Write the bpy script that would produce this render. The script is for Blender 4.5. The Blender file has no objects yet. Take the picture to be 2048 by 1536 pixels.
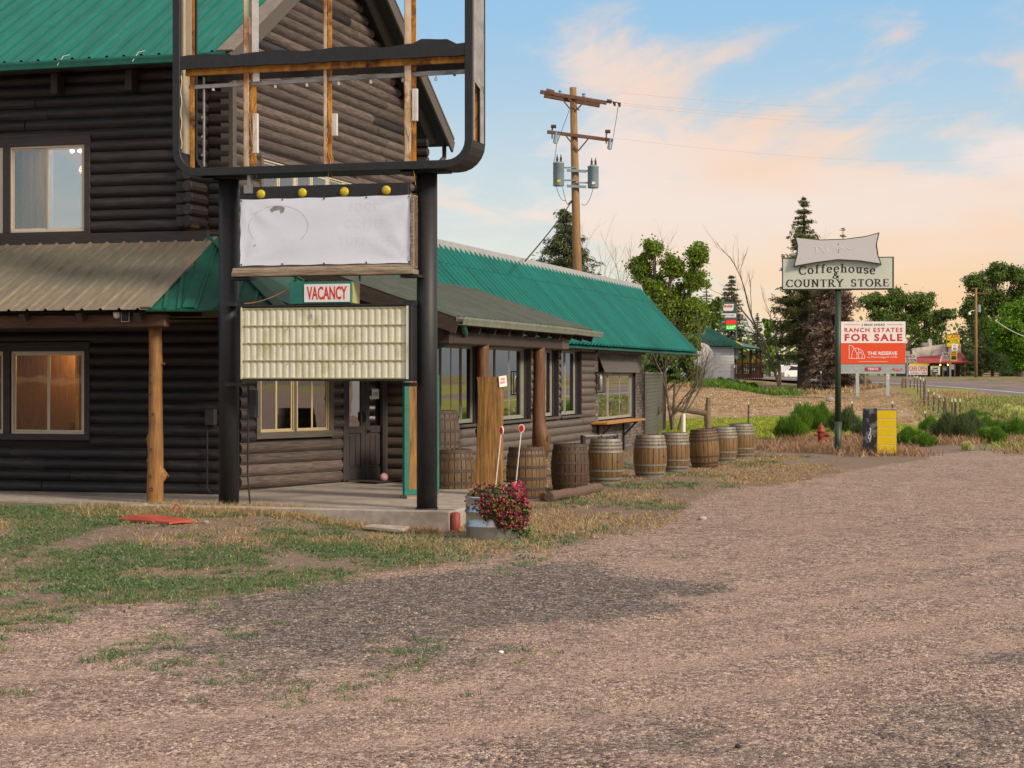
import bpy, math, random
import numpy as np
from mathutils import Vector, Matrix
random.seed(7); rng = np.random.default_rng(7)
S = bpy.context.scene
COL = S.collection
R = math.radians
# ------------------------------------------------------------------ camera
CAMH = 2.15
cd = bpy.data.cameras.new('camera'); cam = bpy.data.objects.new('camera', cd); COL.objects.link(cam)
cam.location = (0, 0, CAMH); cam.rotation_euler = (R(90), 0, 0)
cd.sensor_width = 36; cd.lens = 3700/2048*36; cd.shift_y = -18/2048
cd.clip_start = .3; cd.clip_end = 9000
S.camera = cam
# ------------------------------------------------------------------ world, sun, exposure
SUN_AZ, SUN_EL = R(128), R(30)        # azimuth clockwise from +Y
wd = bpy.data.worlds.new('World'); S.world = wd; wd.use_nodes = True
nt = wd.node_tree; nt.nodes.clear()
def N(t, **k):
    n = nt.nodes.new(t)
    for a, b in k.items(): setattr(n, a, b)
    return n
def LK(a, b): nt.links.new(a, b)
def mth(op, a, b=None, c=None, clamp=False):
    n = N('ShaderNodeMath', operation=op); n.use_clamp = clamp
    for i, v in enumerate((a, b, c)):
        if v is None: continue
        if isinstance(v, (int, float)): n.inputs[i].default_value = v
        else: LK(v, n.inputs[i])
    return n.outputs[0]
def mixc(f, a, b):
    n = N('ShaderNodeMix', data_type='RGBA'); n.clamp_factor = True
    for s, v in ((n.inputs[0], f), (n.inputs[6], a), (n.inputs[7], b)):
        if isinstance(v, (int, float)): s.default_value = v
        elif isinstance(v, tuple): s.default_value = (*v, 1)
        else: LK(v, s)
    return n.outputs[2]
def sstep(v, lo, hi):
    n = N('ShaderNodeMapRange', interpolation_type='SMOOTHSTEP')
    LK(v, n.inputs[0]); n.inputs[1].default_value = lo; n.inputs[2].default_value = hi
    return n.outputs[0]
tc = N('ShaderNodeTexCoord'); sep = N('ShaderNodeSeparateXYZ'); LK(tc.outputs['Generated'], sep.inputs[0])
X, Y, Z = sep.outputs
sky = N('ShaderNodeTexSky', sky_type='NISHITA'); sky.sun_disc = False
sky.sun_elevation = SUN_EL; sky.sun_rotation = SUN_AZ; sky.air_density = 1.0; sky.dust_density = 1.2
nish = N('ShaderNodeVectorMath', operation='SCALE'); LK(sky.outputs[0], nish.inputs[0]); nish.inputs[3].default_value = .10
el = mth('MAXIMUM', Z, 0.0)
# planar cloud projection
den = mth('ADD', el, .10)
u = mth('DIVIDE', X, den); v = mth('DIVIDE', Y, den)
cmb = N('ShaderNodeCombineXYZ'); LK(u, cmb.inputs[0]); LK(v, cmb.inputs[1])
def cloudn(scale, sx, sy, off, detail=7, rough=.56, dist=.6, rot=0):
    mp = N('ShaderNodeMapping'); LK(cmb.outputs[0], mp.inputs[0])
    mp.inputs['Scale'].default_value = (sx, sy, 1); mp.inputs['Location'].default_value = off
    mp.inputs['Rotation'].default_value = (0, 0, rot)
    n = N('ShaderNodeTexNoise'); LK(mp.outputs[0], n.inputs[0])
    n.inputs['Scale'].default_value = scale; n.inputs['Detail'].default_value = detail
    n.inputs['Roughness'].default_value = rough; n.inputs['Distortion'].default_value = dist
    return n.outputs[0]
c1 = cloudn(1.0, .95, .55, (3.1, 1.7, 0), rot=.5)
c2 = cloudn(2.6, .8, .45, (7.3, 4.1, 0), rot=-.35)
c3 = cloudn(.45, 1, .8, (1.2, 8.3, 0), detail=3)
blue = mixc(sstep(el, .02, .22), (.76, .78, .70), (.30, .54, .78))
nadd = N('ShaderNodeVectorMath', operation='ADD'); LK(nish.outputs[0], nadd.inputs[0]); nadd.inputs[1].default_value = (.46, .44, .42)
blue = mixc(sstep(el, .22, .6), blue, nadd.outputs[0])
base = mixc(sstep(el, .085, -.01), blue, (.93, .77, .50))
right = sstep(X, -.25, .35)
c4 = cloudn(6.0, .7, .35, (2.3, 9.1, 0), rot=.25, rough=.65)
mask = mth('ADD', mth('ADD', mth('MULTIPLY', c1, .95), mth('MULTIPLY', c2, .55)), mth('MULTIPLY', c4, .34))
bd = mth('SUBTRACT', mth('ADD', mth('MULTIPLY', X, .526), mth('MULTIPLY', Z, .85)), .150)
band = mth('MULTIPLY', mth('EXPONENT', mth('MULTIPLY', mth('POWER', mth('ABSOLUTE', mth('DIVIDE', bd, .045)), 2.0), -1.0)), sstep(Y, .2, .8))
mask = mth('ADD', mask, mth('MULTIPLY', right, .06))
mask = mth('ADD', mask, mth('MULTIPLY', band, .19))
leftclear = mth('MULTIPLY', sstep(X, .07, -.03), mth('MULTIPLY', sstep(el, .10, .16), sstep(Y, .2, .8)))
mask = mth('SUBTRACT', mask, mth('MULTIPLY', leftclear, .28))
lowclear = mth('MULTIPLY', sstep(bd, -.03, -.08), .10)
mask = mth('SUBTRACT', mask, lowclear)
mask = mth('ADD', mask, mth('MULTIPLY', sstep(Y, .2, -.2), .10))
m1 = sstep(mask, .86, 1.08)
ccol = mixc(sstep(c3, .35, .62), (.98, .66, .46), (.92, .78, .72))
ccol = mixc(sstep(el, .12, .0), ccol, (.95, .66, .38))
base = mixc(mth('MULTIPLY', mth('MULTIPLY', sstep(mth('ADD', mth('MULTIPLY', c2, .6), mth('MULTIPLY', c4, .4)), .46, .62), sstep(el, .16, .04)), .55), base, (.78, .80, .76))
skyc = mixc(mth('MULTIPLY', m1, .84), base, ccol)
glow = mth('MULTIPLY', mth('MULTIPLY', sstep(el, .11, .0), sstep(X, .05, .30)), .38)
skyc = mixc(glow, skyc, (.97, .52, .24))
bg = N('ShaderNodeBackground'); LK(skyc, bg.inputs[0]); bg.inputs[1].default_value = .95
out = N('ShaderNodeOutputWorld'); LK(bg.outputs[0], out.inputs[0])
sd = bpy.data.lights.new('sun', 'SUN'); sun = bpy.data.objects.new('sun', sd); COL.objects.link(sun)
sd.energy = 3.3; sd.angle = R(11); sd.color = (1, .84, .64)
dv = Vector((math.sin(SUN_AZ)*math.cos(SUN_EL), math.cos(SUN_AZ)*math.cos(SUN_EL), math.sin(SUN_EL)))
sun.rotation_euler = dv.to_track_quat('Z', 'Y').to_euler(); sun.location = dv*60
S.view_settings.view_transform = 'Standard'; S.view_settings.look = 'None'
S.view_settings.exposure = 0.12; S.view_settings.gamma = 1; S.view_settings.use_curve_mapping = False
S.cycles.max_bounces = 6; S.cycles.transparent_max_bounces = 12

# ------------------------------------------------------------------ measuring helpers
F_, HY = 3700.0, 750.0
TH = math.atan(1056/F_); cc, ss = math.cos(TH), math.sin(TH)
def W(a, b, z=0.0): return Vector((a*cc+b*ss, -a*ss+b*cc, z))
def at(px, py, Yd): return Vector(((px-1024)/F_*Yd, Yd, CAMH-(py-HY)*Yd/F_))
def onA(px, py, a):
    k = (px-1024)/F_; b = a*(cc+k*ss)/(k*cc-ss); Yd = -a*ss+b*cc
    return b, CAMH-(py-HY)*Yd/F_
def onB(px, py, b):
    k = (px-1024)/F_; a = b*(k*cc-ss)/(cc+k*ss); Yd = -a*ss+b*cc
    return a, CAMH-(py-HY)*Yd/F_
_ZY = [(-400, 0), (55, 0), (62, .2), (70, .45), (90, .93), (105, 1.25), (125, 1.6), (145, 1.93), (170, 2.0), (400, 2.0), (6000, 2.0)]
def sm(x, a, b):
    t = np.clip((np.asarray(x, float)-a)/(b-a), 0, 1); return t*t*(3-2*t)
def hsh(ix, iy, s):
    n = (ix.astype(np.int64)*374761393+iy.astype(np.int64)*668265263+s*1442695041) & 0x7fffffff
    n = ((n ^ (n >> 13))*1274126177) & 0x7fffffff
    return ((n ^ (n >> 16)) & 0xffff)/65535.0
def vn(x, y, s=0):
    x = np.asarray(x, float); y = np.asarray(y, float)
    ix = np.floor(x); iy = np.floor(y); fx = x-ix; fy = y-iy
    fx = fx*fx*(3-2*fx); fy = fy*fy*(3-2*fy)
    a = hsh(ix, iy, s); b = hsh(ix+1, iy, s); c = hsh(ix, iy+1, s); d = hsh(ix+1, iy+1, s)
    return (a*(1-fx)+b*fx)*(1-fy)+(c*(1-fx)+d*fx)*fy
def fbm(x, y, s=0, o=4):
    r = 0; am = .5; t = 0
    for i in range(o): r = r+am*vn(x*2**i, y*2**i, s+i*17); t += am; am *= .5
    return r/t
def m_track(x, y):    # pale wheel tracks curving across the lot
    c = y-(11.6+.55*(x+1.5)+.05*(x+1.5)**2); t = 0
    for o in (-1.15, .35, 2.6, 4.3): t = np.maximum(t, np.exp(-((c-o+.4*(fbm(x*.8, y*.5, 41)-.5))/.28)**2))
    return np.clip(t*(.35+.9*fbm(x*.7, y*.9, 43)), 0, 1)
def gz(x, y):
    x = np.asarray(x, float); y = np.asarray(y, float)
    z = np.interp(y, [p[0] for p in _ZY], [p[1] for p in _ZY])
    aa = x*cc-y*ss; bb = x*ss+y*cc
    bank = sm(bb, 17.5, 24.0)*(1-sm(aa, -10.6, -8.3))*(1-sm(bb, 40, 50))*.21
    z = z+bank
    near = 1-sm(y, 50, 70)
    z = z+near*(.035*(fbm(x*.35, y*.35, 3)-.5)+.018*(fbm(x*1.7, y*1.7, 5)-.5))
    z = z+(1-near)*(.12*(fbm(x*.12, y*.12, 9)-.5))*(1-sm(y, 95, 140))
    z = z-.022*m_track(x, y)*(1-sm(y, 20, 26))*sm(y, 5, 8)
    ditch = sm(x, 12, 16)*(1-sm(x, 19.5, 23.5))*sm(y, 52, 70)*(1-sm(y, 120, 150))*.45
    hump = sm(x, 6, 14)*sm(y, 48, 60)*(1-sm(y, 70, 90))*.15
    return z-ditch+hump
def gzf(x, y): return float(gz(np.array([x]), np.array([y]))[0])

# ------------------------------------------------------------------ materials
MATS = {}
def M(name, c1, c2=None, rough=.8, scale=6, stretch=(1, 1, 1), bump=.25, bdist=.01, metal=0.0, blot=None, bscale=1.2, bth=(.5, .65),
      rnd=0.0, island=False, emit=None, alpha=None, spec=.5, detail=5, island_cols=None, coat=0):
    if name in MATS: return MATS[name]
    m = bpy.data.materials.new(name); m.use_nodes = True; MATS[name] = m
    t = m.node_tree; nd = t.nodes; bs = nd['Principled BSDF']; L = t.links.new
    bs.inputs['Roughness'].default_value = rough; bs.inputs['Metallic'].default_value = metal
    bs.inputs['Specular IOR Level'].default_value = spec
    if coat: bs.inputs['Coat Weight'].default_value = coat
    c2 = c2 or tuple(min(1, x*.75) for x in c1)
    tcn = nd.new('ShaderNodeTexCoord'); mp = nd.new('ShaderNodeMapping'); L(tcn.outputs['Object'], mp.inputs[0])
    mp.inputs['Scale'].default_value = stretch
    oi = nd.new('ShaderNodeObjectInfo')
    vm = nd.new('ShaderNodeVectorMath'); vm.operation = 'ADD'; L(mp.outputs[0], vm.inputs[0])
    sc = nd.new('ShaderNodeMath'); sc.operation = 'MULTIPLY'; sc.inputs[1].default_value = 37.0; L(oi.outputs['Random'], sc.inputs[0])
    L(sc.outputs[0], vm.inputs[1])
    nz = nd.new('ShaderNodeTexNoise'); L(vm.outputs[0], nz.inputs[0]); nz.inputs['Scale'].default_value = scale; nz.inputs['Detail'].default_value = detail
    nz.inputs['Roughness'].default_value = .6
    mr = nd.new('ShaderNodeMapRange'); L(nz.outputs[0], mr.inputs[0]); mr.inputs[1].default_value = .35; mr.inputs[2].default_value = .68
    mx = nd.new('ShaderNodeMix'); mx.data_type = 'RGBA'; L(mr.outputs[0], mx.inputs[0]); mx.inputs[6].default_value = (*c1, 1); mx.inputs[7].default_value = (*c2, 1)
    col = mx.outputs[2]
    if blot:
        n2 = nd.new('ShaderNodeTexNoise'); L(vm.outputs[0] if blot and stretch != (1, 1, 1) and bscale < 0 else tcn.outputs['Object'], n2.inputs[0])
        n2.inputs['Scale'].default_value = abs(bscale); n2.inputs['Detail'].default_value = 6; n2.inputs['Roughness'].default_value = .65
        r2 = nd.new('ShaderNodeMapRange'); L(n2.outputs[0], r2.inputs[0]); r2.inputs[1].default_value = bth[0]; r2.inputs[2].default_value = bth[1]
        m2 = nd.new('ShaderNodeMix'); m2.data_type = 'RGBA'; L(r2.outputs[0], m2.inputs[0]); L(col, m2.inputs[6]); m2.inputs[7].default_value = (*blot, 1); col = m2.outputs[2]
    if island or island_cols:
        g = nd.new('ShaderNodeNewGeometry')
        if island_cols:
            cr = nd.new('ShaderNodeValToRGB'); L(g.outputs['Random Per Island'], cr.inputs[0]); cr.color_ramp.interpolation = 'CONSTANT'
            e = cr.color_ramp.elements; n_ = len(island_cols)
            e[0].color = (*island_cols[0], 1); e[1].position = 1/n_; e[1].color = (*island_cols[1], 1)
            for i in range(2, n_): q = e.new(i/n_); q.color = (*island_cols[i], 1)
            m3 = nd.new('ShaderNodeMix'); m3.data_type = 'RGBA'; m3.inputs[0].default_value = .8; L(col, m3.inputs[6]); L(cr.outputs[0], m3.inputs[7]); col = m3.outputs[2]
        hs = nd.new('ShaderNodeHueSaturation'); a = nd.new('ShaderNodeMapRange'); L(g.outputs['Random Per Island'], a.inputs[0])
        a.inputs[3].default_value = .6; a.inputs[4].default_value = 1.5; L(a.outputs[0], hs.inputs['Value']); L(col, hs.inputs['Color']); col = hs.outputs[0]
    if rnd:
        hs = nd.new('ShaderNodeHueSaturation'); a = nd.new('ShaderNodeMapRange'); L(oi.outputs['Random'], a.inputs[0])
        a.inputs[3].default_value = 1-rnd; a.inputs[4].default_value = 1+rnd; L(a.outputs[0], hs.inputs['Value']); L(col, hs.inputs['Color']); col = hs.outputs[0]
    L(col, bs.inputs['Base Color'])
    if bump:
        b = nd.new('ShaderNodeBump'); b.inputs['Strength'].default_value = bump; b.inputs['Distance'].default_value = bdist; L(nz.outputs[0], b.inputs['Height']); L(b.outputs[0], bs.inputs['Normal'])
    if emit: bs.inputs['Emission Color'].default_value = (*emit[:3], 1); bs.inputs['Emission Strength'].default_value = emit[3]
    return m
def glassmat(name, tint=(.9, .95, .93), refl=1.0, add=.03):
    m = bpy.data.materials.new(name); m.use_nodes = True; t = m.node_tree; nd = t.nodes; L = t.links.new
    nd.remove(nd['Principled BSDF']); o = nd['Material Output']
    tr = nd.new('ShaderNodeBsdfTransparent'); tr.inputs[0].default_value = (*tint, 1)
    gl = nd.new('ShaderNodeBsdfGlossy'); gl.inputs['Roughness'].default_value = .015
    n = nd.new('ShaderNodeTexNoise'); n.inputs['Scale'].default_value = 1.3; tcn = nd.new('ShaderNodeTexCoord'); L(tcn.outputs['Object'], n.inputs[0])
    b = nd.new('ShaderNodeBump'); b.inputs['Strength'].default_value = .05; b.inputs['Distance'].default_value = .02; L(n.outputs[0], b.inputs['Height']); L(b.outputs[0], gl.inputs['Normal'])
    fr = nd.new('ShaderNodeFresnel'); fr.inputs[0].default_value = 1.52
    a = nd.new('ShaderNodeMath'); a.operation = 'MULTIPLY_ADD'; L(fr.outputs[0], a.inputs[0]); a.inputs[1].default_value = 1.8*refl; a.inputs[2].default_value = add; a.use_clamp = True
    mx = nd.new('ShaderNodeMixShader'); L(a.outputs[0], mx.inputs[0]); L(tr.outputs[0], mx.inputs[1]); L(gl.outputs[0], mx.inputs[2]); L(mx.outputs[0], o.inputs[0])
    MATS[name] = m; return m
def wood(name, c1, c2, ax='x', **k):
    st = {'x': (1.3, 16, 16), 'z': (16, 16, 1.3), 'y': (16, 1.3, 16)}[ax]
    k.setdefault('bump', .5); k.setdefault('scale', 2.4); k.setdefault('rough', .75)
    return M(name, c1, c2, stretch=st, **k)
m_logdark = wood('stain_dark_logs', (.028, .0235, .025), (.011, .0095, .0105), rnd=.36, blot=(.060, .051, .052), bscale=-1.6, bth=(.5, .8), rough=.55, bump=.9)
m_loggable = wood('stain_weathered_logs', (.125, .098, .086), (.045, .034, .030), rnd=.3, blot=(.19, .16, .145), bscale=-2, bth=(.55, .8), rough=.75, bump=.9)
m_logwing = wood('stain_grey_logs', (.135, .115, .098), (.085, .07, .06), rnd=.12, rough=.6, blot=(.16, .14, .12), bscale=-2, bth=(.55, .8))
m_backing = M('backing_dark', (.012, .010, .010), (.02, .016, .015), rough=.9)
m_trimdark = wood('trim_dark_boards', (.046, .038, .038), (.025, .021, .021), rnd=.15, rough=.65)
m_trimdarkz = wood('trim_dark_posts', (.046, .038, .038), (.025, .021, .021), ax='z', rnd=.15, rough=.65)
m_trimgrey = wood('trim_grey', (.10, .088, .076), (.07, .06, .05), rnd=.1, rough=.6)
m_rake = M('rake_flashing', (.22, .18, .15), (.15, .125, .105), rough=.6, scale=9, bump=.1)
m_teal = M('roof_paint_teal', (.005, .160, .124), (.003, .12, .092), rough=.5, scale=2, stretch=(5, .6, .6), bump=.05, rnd=.10, blot=(.06, .20, .15), bscale=-2.5, bth=(.58, .85), spec=.3)
m_teal2 = M('roof_paint_teal_bright', (.003, .160, .142), (.002, .12, .106), rough=.55, scale=2, stretch=(.6, 5, .6), bump=.05, rnd=.12, blot=(.035, .17, .145), bscale=-2.5, bth=(.6, .85), spec=.18)
m_tealdark = M('roof_paint_deep_green', (.010, .105, .072), (.007, .07, .052), rough=.45, scale=3, bump=.05, rnd=.12, blot=(.05, .16, .12), bscale=1.4, bth=(.55, .9))
m_dustroof = M('roof_dusty_brown', (.225, .185, .135), (.15, .13, .095), rough=.7, scale=5, stretch=(3, .6, 1), bump=.08, rnd=.07, blot=(.11, .15, .11), bscale=.8, bth=(.55, .8))
m_greyroof = M('roof_grey_green', (.105, .125, .105), (.065, .09, .076), rough=.5, scale=4, bump=.06, rnd=.06, blot=(.06, .12, .10), bscale=1, bth=(.58, .8))
m_ridge = M('ridge_cap_metal', (.40, .41, .40), (.32, .33, .33), rough=.45, metal=.2, bump=.05, rnd=.06)
m_gutter = M('gutter_green', (.012, .15, .115), (.008, .11, .085), rough=.4, bump=.05)
m_gutter2 = M('gutter_grey_green', (.20, .22, .18), (.12, .15, .125), rough=.45, bump=.08)
m_vinyl = M('window_vinyl', (.62, .56, .44), (.55, .5, .4), rough=.5, bump=.05)
m_vinylgrey = M('window_alu', (.33, .33, .29), (.26, .26, .23), rough=.45, bump=.05)
m_glass = glassmat('glass_clear')
m_glassdark = glassmat('glass_store', tint=(.75, .82, .78), refl=1.15, add=.30)
m_glassup = glassmat('glass_upper', tint=(.9, .92, .9), refl=1.0, add=.08); m_glassref = glassmat('glass_reflecting', tint=(.9, .92, .9), refl=1.3, add=.45)
m_glasslow = glassmat('glass_lower', tint=(.95, .9, .8), refl=.5, add=.0)
m_int = wood('interior_amber_wood', (.55, .29, .02), (.34, .16, .012), ax='z', rough=.6)
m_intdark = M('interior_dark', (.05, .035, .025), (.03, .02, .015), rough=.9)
m_curtain = M('curtain_cloth', (.62, .50, .34), (.36, .28, .18), rough=.9, stretch=(9, 9, .6), scale=2)
def translucent(m, f=.55):
    t = m.node_tree; b = t.nodes['Principled BSDF']; o = t.nodes['Material Output']; tr = t.nodes.new('ShaderNodeBsdfTranslucent'); mx = t.nodes.new('ShaderNodeMixShader'); mx.inputs[0].default_value = f
    t.links.new(b.inputs['Base Color'].links[0].from_socket, tr.inputs[0]); t.links.new(b.outputs[0], mx.inputs[1]); t.links.new(tr.outputs[0], mx.inputs[2]); t.links.new(mx.outputs[0], o.inputs[0])
translucent(m_curtain)
m_post = wood('porch_post_amber', (.36, .175, .045), (.17, .085, .028), ax='z', rough=.6, blot=(.12, .065, .03), bscale=1.8, bth=(.5, .75), bump=.7)
m_postdark = wood('porch_post_brown', (.17, .075, .028), (.075, .035, .016), ax='z', rough=.6, bump=.7)
m_beam = wood('porch_beam', (.12, .055, .025), (.05, .025, .014), rough=.65)
m_beamd = wood('porch_rafter', (.060, .042, .032), (.03, .022, .017), rough=.75)
m_concrete = M('concrete', (.40, .36, .32), (.27, .24, .21), rough=.9, scale=7, bump=.25, blot=(.22, .19, .165), bscale=1.1, bth=(.5, .7))
m_black = M('sign_black_paint', (.018, .020, .024), (.011, .012, .015), rough=.55, scale=14, bump=.12, blot=(.035, .037, .04), bscale=2, bth=(.6, .85))
m_rust = M('rusty_steel', (.66, .33, .05), (.30, .11, .025), rough=.8, scale=7, stretch=(1, 1, .5), bump=.5, blot=(.05, .022, .012), bscale=2.6, bth=(.52, .66))
m_rustw = M('rust_streaked_white_paint', (.70, .62, .50), (.50, .34, .17), rough=.7, scale=9, stretch=(1, 1, .35), bump=.4, blot=(.33, .12, .03), bscale=1.7, bth=(.52, .62))
m_white = M('white_paint_worn', (.66, .66, .66), (.52, .52, .51), rough=.55, scale=8, bump=.1, blot=(.45, .40, .33), bscale=2, bth=(.6, .75))
m_cream = M('cream_panel', (.46, .41, .30), (.38, .33, .23), rough=.6, bump=.1)
m_alu = M('weathered_aluminium', (.38, .37, .35), (.26, .25, .24), rough=.5, metal=.3, bump=.15, blot=(.16, .15, .14), bscale=3, bth=(.55, .7))
m_banner = M('banner_vinyl', (.72, .79, .92), (.68, .75, .88), rough=.5, scale=2, bump=.25, bdist=.03)
m_fade = M('faded_lettering', (.69, .75, .88), (.69, .75, .88), rough=.55, bump=0)
m_sketch = M('smudged_ink', (.22, .22, .23), (.34, .34, .35), rough=.7, scale=18, bump=0)
m_timber = wood('weathered_timber', (.36, .29, .21), (.16, .12, .085), rough=.85, bump=.9, blot=(.10, .075, .055), bscale=-2.2, bth=(.5, .7))
m_yellamp = M('amber_lens', (.62, .50, .03), (.45, .33, .02), rough=.35, scale=20, bump=.2)
m_teals = M('sign_teal_paint', (.012, .17, .135), (.012, .13, .105), rough=.5, bump=.1, blot=(.30, .32, .2), bscale=5, bth=(.68, .72))
m_signwhite = M('sign_white', (.80, .78, .80), (.75, .73, .76), rough=.45, bump=0)
m_red = M('sign_red', (.62, .055, .02), (.50, .045, .02), rough=.5, bump=0)
m_letter = M('letterboard_fibreglass', (.68, .69, .56), (.61, .62, .49), rough=.55, scale=12, bump=.15, blot=(.42, .43, .22), bscale=2.4, bth=(.52, .75))
m_rail = M('letter_rail_yellowed', (.48, .45, .19), (.36, .33, .12), rough=.6, scale=14, bump=.2)
m_steel = M('steel_grey', (.30, .31, .32), (.22, .22, .23), rough=.45, metal=.4, bump=.1)
m_wire = M('wire_black', (.012, .012, .014), (.02, .02, .02), rough=.6, bump=0)
m_orange = M('orange_cord', (.62, .27, .09), (.5, .2, .07), rough=.6, bump=0)
m_barwood = wood('barrel_oak', (.165, .10, .042), (.075, .046, .024), ax='z', rnd=.25, rough=.6, bump=.6, blot=(.055, .035, .02), bscale=-1.5, bth=(.55, .75))
m_barwood2 = wood('barrel_oak_golden', (.225, .135, .052), (.12, .07, .03), ax='z', rnd=.22, rough=.55, bump=.5, blot=(.09, .05, .022), bscale=-1.5, bth=(.55, .75))
m_barend = wood('barrel_head_weathered', (.23, .17, .12), (.12, .085, .06), rough=.85)
m_hoopr = M('hoop_rusted', (.085, .06, .055), (.05, .035, .03), rough=.75, scale=9, bump=.3, metal=.1)
m_hoopg = M('hoop_galvanised', (.25, .28, .28), (.15, .17, .17), rough=.6, scale=7, bump=.2, metal=.2, blot=(.20, .15, .09), bscale=4, bth=(.58, .72))
m_brick = M('painted_block', (.155, .13, .115), (.12, .10, .088), rough=.75, scale=9, bump=.3, island=True)
m_mortar = M('painted_mortar', (.085, .072, .062), (.07, .06, .05), rough=.9)
m_counter = wood('counter_varnish', (.55, .25, .04), (.36, .14, .025), ax='y', rough=.4)
m_pole = wood('utility_pole_wood', (.33, .20, .085), (.17, .10, .045), ax='z', rough=.85, bump=.7)
m_arm = wood('crossarm_wood', (.19, .10, .06), (.085, .05, .032), rough=.85)
m_trafo = M('transformer_paint', (.23, .31, .37), (.18, .25, .31), rough=.5, bump=.05)
m_insul = M('insulator_brown', (.10, .06, .05), (.06, .04, .035), rough=.3, bump=0)
m_slab = wood('slab_post_wood', (.33, .175, .04), (.15, .075, .022), ax='z', rough=.55, scale=1.6, bump=1.0, bdist=.02, blot=(.10, .05, .02), bscale=-1.3, bth=(.52, .68))
m_zinc = M('galvanised_drum', (.50, .53, .55), (.40, .42, .44), rough=.28, metal=.75, scale=5, bump=.1, blot=(.26, .2, .13), bscale=5, bth=(.66, .74))
m_hyd = M('hydrant_red', (.30, .045, .03), (.20, .03, .022), rough=.55, bump=.15)
m_yellow = M('box_yellow', (.80, .58, .006), (.76, .53, .005), rough=.45, scale=5, bump=.08)
m_blackw = M('box_black_worn', (.012, .014, .017), (.02, .022, .025), rough=.5, scale=4, stretch=(2, 2, .6), bump=.3, blot=(.13, .16, .18), bscale=2.6, bth=(.52, .57))
m_signgreen = M('sign_pale_green', (.60, .66, .58), (.56, .62, .55), rough=.5, bump=0)
m_ink = M('sign_ink', (.010, .016, .018), (.010, .016, .018), rough=.5, bump=0)
m_greenpost = M('post_green_paint', (.035, .065, .035), (.02, .045, .03), rough=.5, bump=.1, blot=(.01, .09, .08), bscale=1.1, bth=(.6, .7))
m_signgrey = M('sign_faded_face', (.60, .60, .63), (.56, .56, .59), rough=.6, scale=30, bump=.2)
m_orangered = M('billboard_orange', (.72, .075, .018), (.68, .07, .018), rough=.5, bump=0)
m_redtxt = M('billboard_red_text', (.50, .035, .035), (.46, .03, .03), rough=.5, bump=0)
m_magenta = M('billboard_plate', (.42, .02, .07), (.40, .02, .07), rough=.5, bump=0)
m_bbgrey = M('billboard_skirt', (.40, .47, .50), (.34, .40, .43), rough=.5, bump=.05)
m_logold = wood('old_ground_log', (.17, .11, .085), (.08, .05, .04), rough=.9, bump=1)
m_stone = M('field_stone', (.42, .38, .33), (.28, .25, .22), rough=.9, scale=9, bump=.4, rnd=.25)
m_redboard = M('red_board', (.46, .085, .05), (.33, .05, .03), rough=.7, scale=3, bump=.2, blot=(.30, .18, .15), bscale=4, bth=(.62, .7))
m_fencew = wood('fence_post_wood', (.25, .185, .13), (.13, .095, .07), ax='z', rough=.9, bump=.9)
m_tpost = M('steel_t_post', (.055, .035, .028), (.035, .025, .022), rough=.7, bump=.1)
m_ttip = M('t_post_tip_paint', (.42, .55, .28), (.5, .6, .4), rough=.6, bump=0)
m_bark = wood('bark_grey', (.22, .18, .145), (.11, .09, .075), ax='z', rough=.9, bump=1)
m_barkd = wood('bark_dark', (.075, .05, .04), (.04, .028, .022), ax='z', rough=.9, bump=1)
m_twig = M('bare_twigs', (.17, .13, .11), (.11, .08, .07), rough=.9, bump=0)
def leaf(name, cols): return M(name, cols[0], cols[1], rough=.55, scale=.6, bump=0, island_cols=cols, spec=.3)
m_leafA = leaf('leaves_fresh_green', [(.19, .30, .035), (.13, .23, .028), (.26, .36, .04), (.10, .17, .028)])
m_leafB = leaf('leaves_mid_green', [(.14, .22, .05), (.10, .17, .04), (.19, .27, .05), (.07, .13, .035)])
m_leafC = leaf('leaves_bright', [(.15, .32, .022), (.11, .25, .022), (.20, .36, .025), (.08, .18, .02)])
m_leafD = leaf('leaves_deep', [(.05, .12, .020), (.035, .09, .018), (.075, .15, .022), (.028, .07, .015)])
m_spruce = leaf('spruce_needles', [(.06, .095, .042), (.042, .07, .034), (.085, .115, .04), (.11, .12, .042)])
m_spruce2 = leaf('spruce_needles_olive', [(.11, .125, .032), (.07, .09, .026), (.16, .16, .036), (.05, .065, .022)])
m_deadsp = leaf('dead_needles', [(.19, .13, .10), (.13, .09, .07), (.25, .17, .125), (.09, .062, .05)])
m_grassg = leaf('weed_blades_green', [(.10, .17, .055), (.06, .125, .045), (.17, .22, .055), (.075, .135, .075)])
m_grassy = leaf('lawn_blades', [(.30, .38, .03), (.22, .32, .025), (.40, .42, .05), (.18, .27, .025)])
m_grassd = leaf('dry_grass_blades', [(.40, .30, .15), (.30, .20, .10), (.50, .40, .22), (.24, .16, .09)])
m_bush = leaf('rabbitbrush_blades', [(.13, .27, .022), (.09, .21, .022), (.18, .33, .025), (.07, .14, .04)])
m_sage = leaf('sagebrush_blades', [(.13, .18, .07), (.09, .14, .06), (.17, .23, .08), (.07, .10, .05)])
m_bloom = leaf('pale_bloom', [(.55, .58, .22), (.45, .52, .16), (.65, .62, .35), (.35, .45, .12)])
m_petal = leaf('flower_petals', [(.36, .035, .065), (.26, .02, .09), (.46, .10, .08), (.13, .014, .04)])
m_plstem = leaf('planter_leaves', [(.06, .14, .025), (.03, .07, .03), (.12, .22, .03), (.055, .05, .045)])
for m_ in (m_leafA, m_leafB, m_leafC, m_leafD, m_bush, m_sage): translucent(m_, .35)
m_gravel = leaf('gravel_stones', [(.36, .255, .195), (.18, .13, .11), (.50, .39, .30), (.07, .058, .056)])
m_gravel = MATS['gravel_stones']
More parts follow.
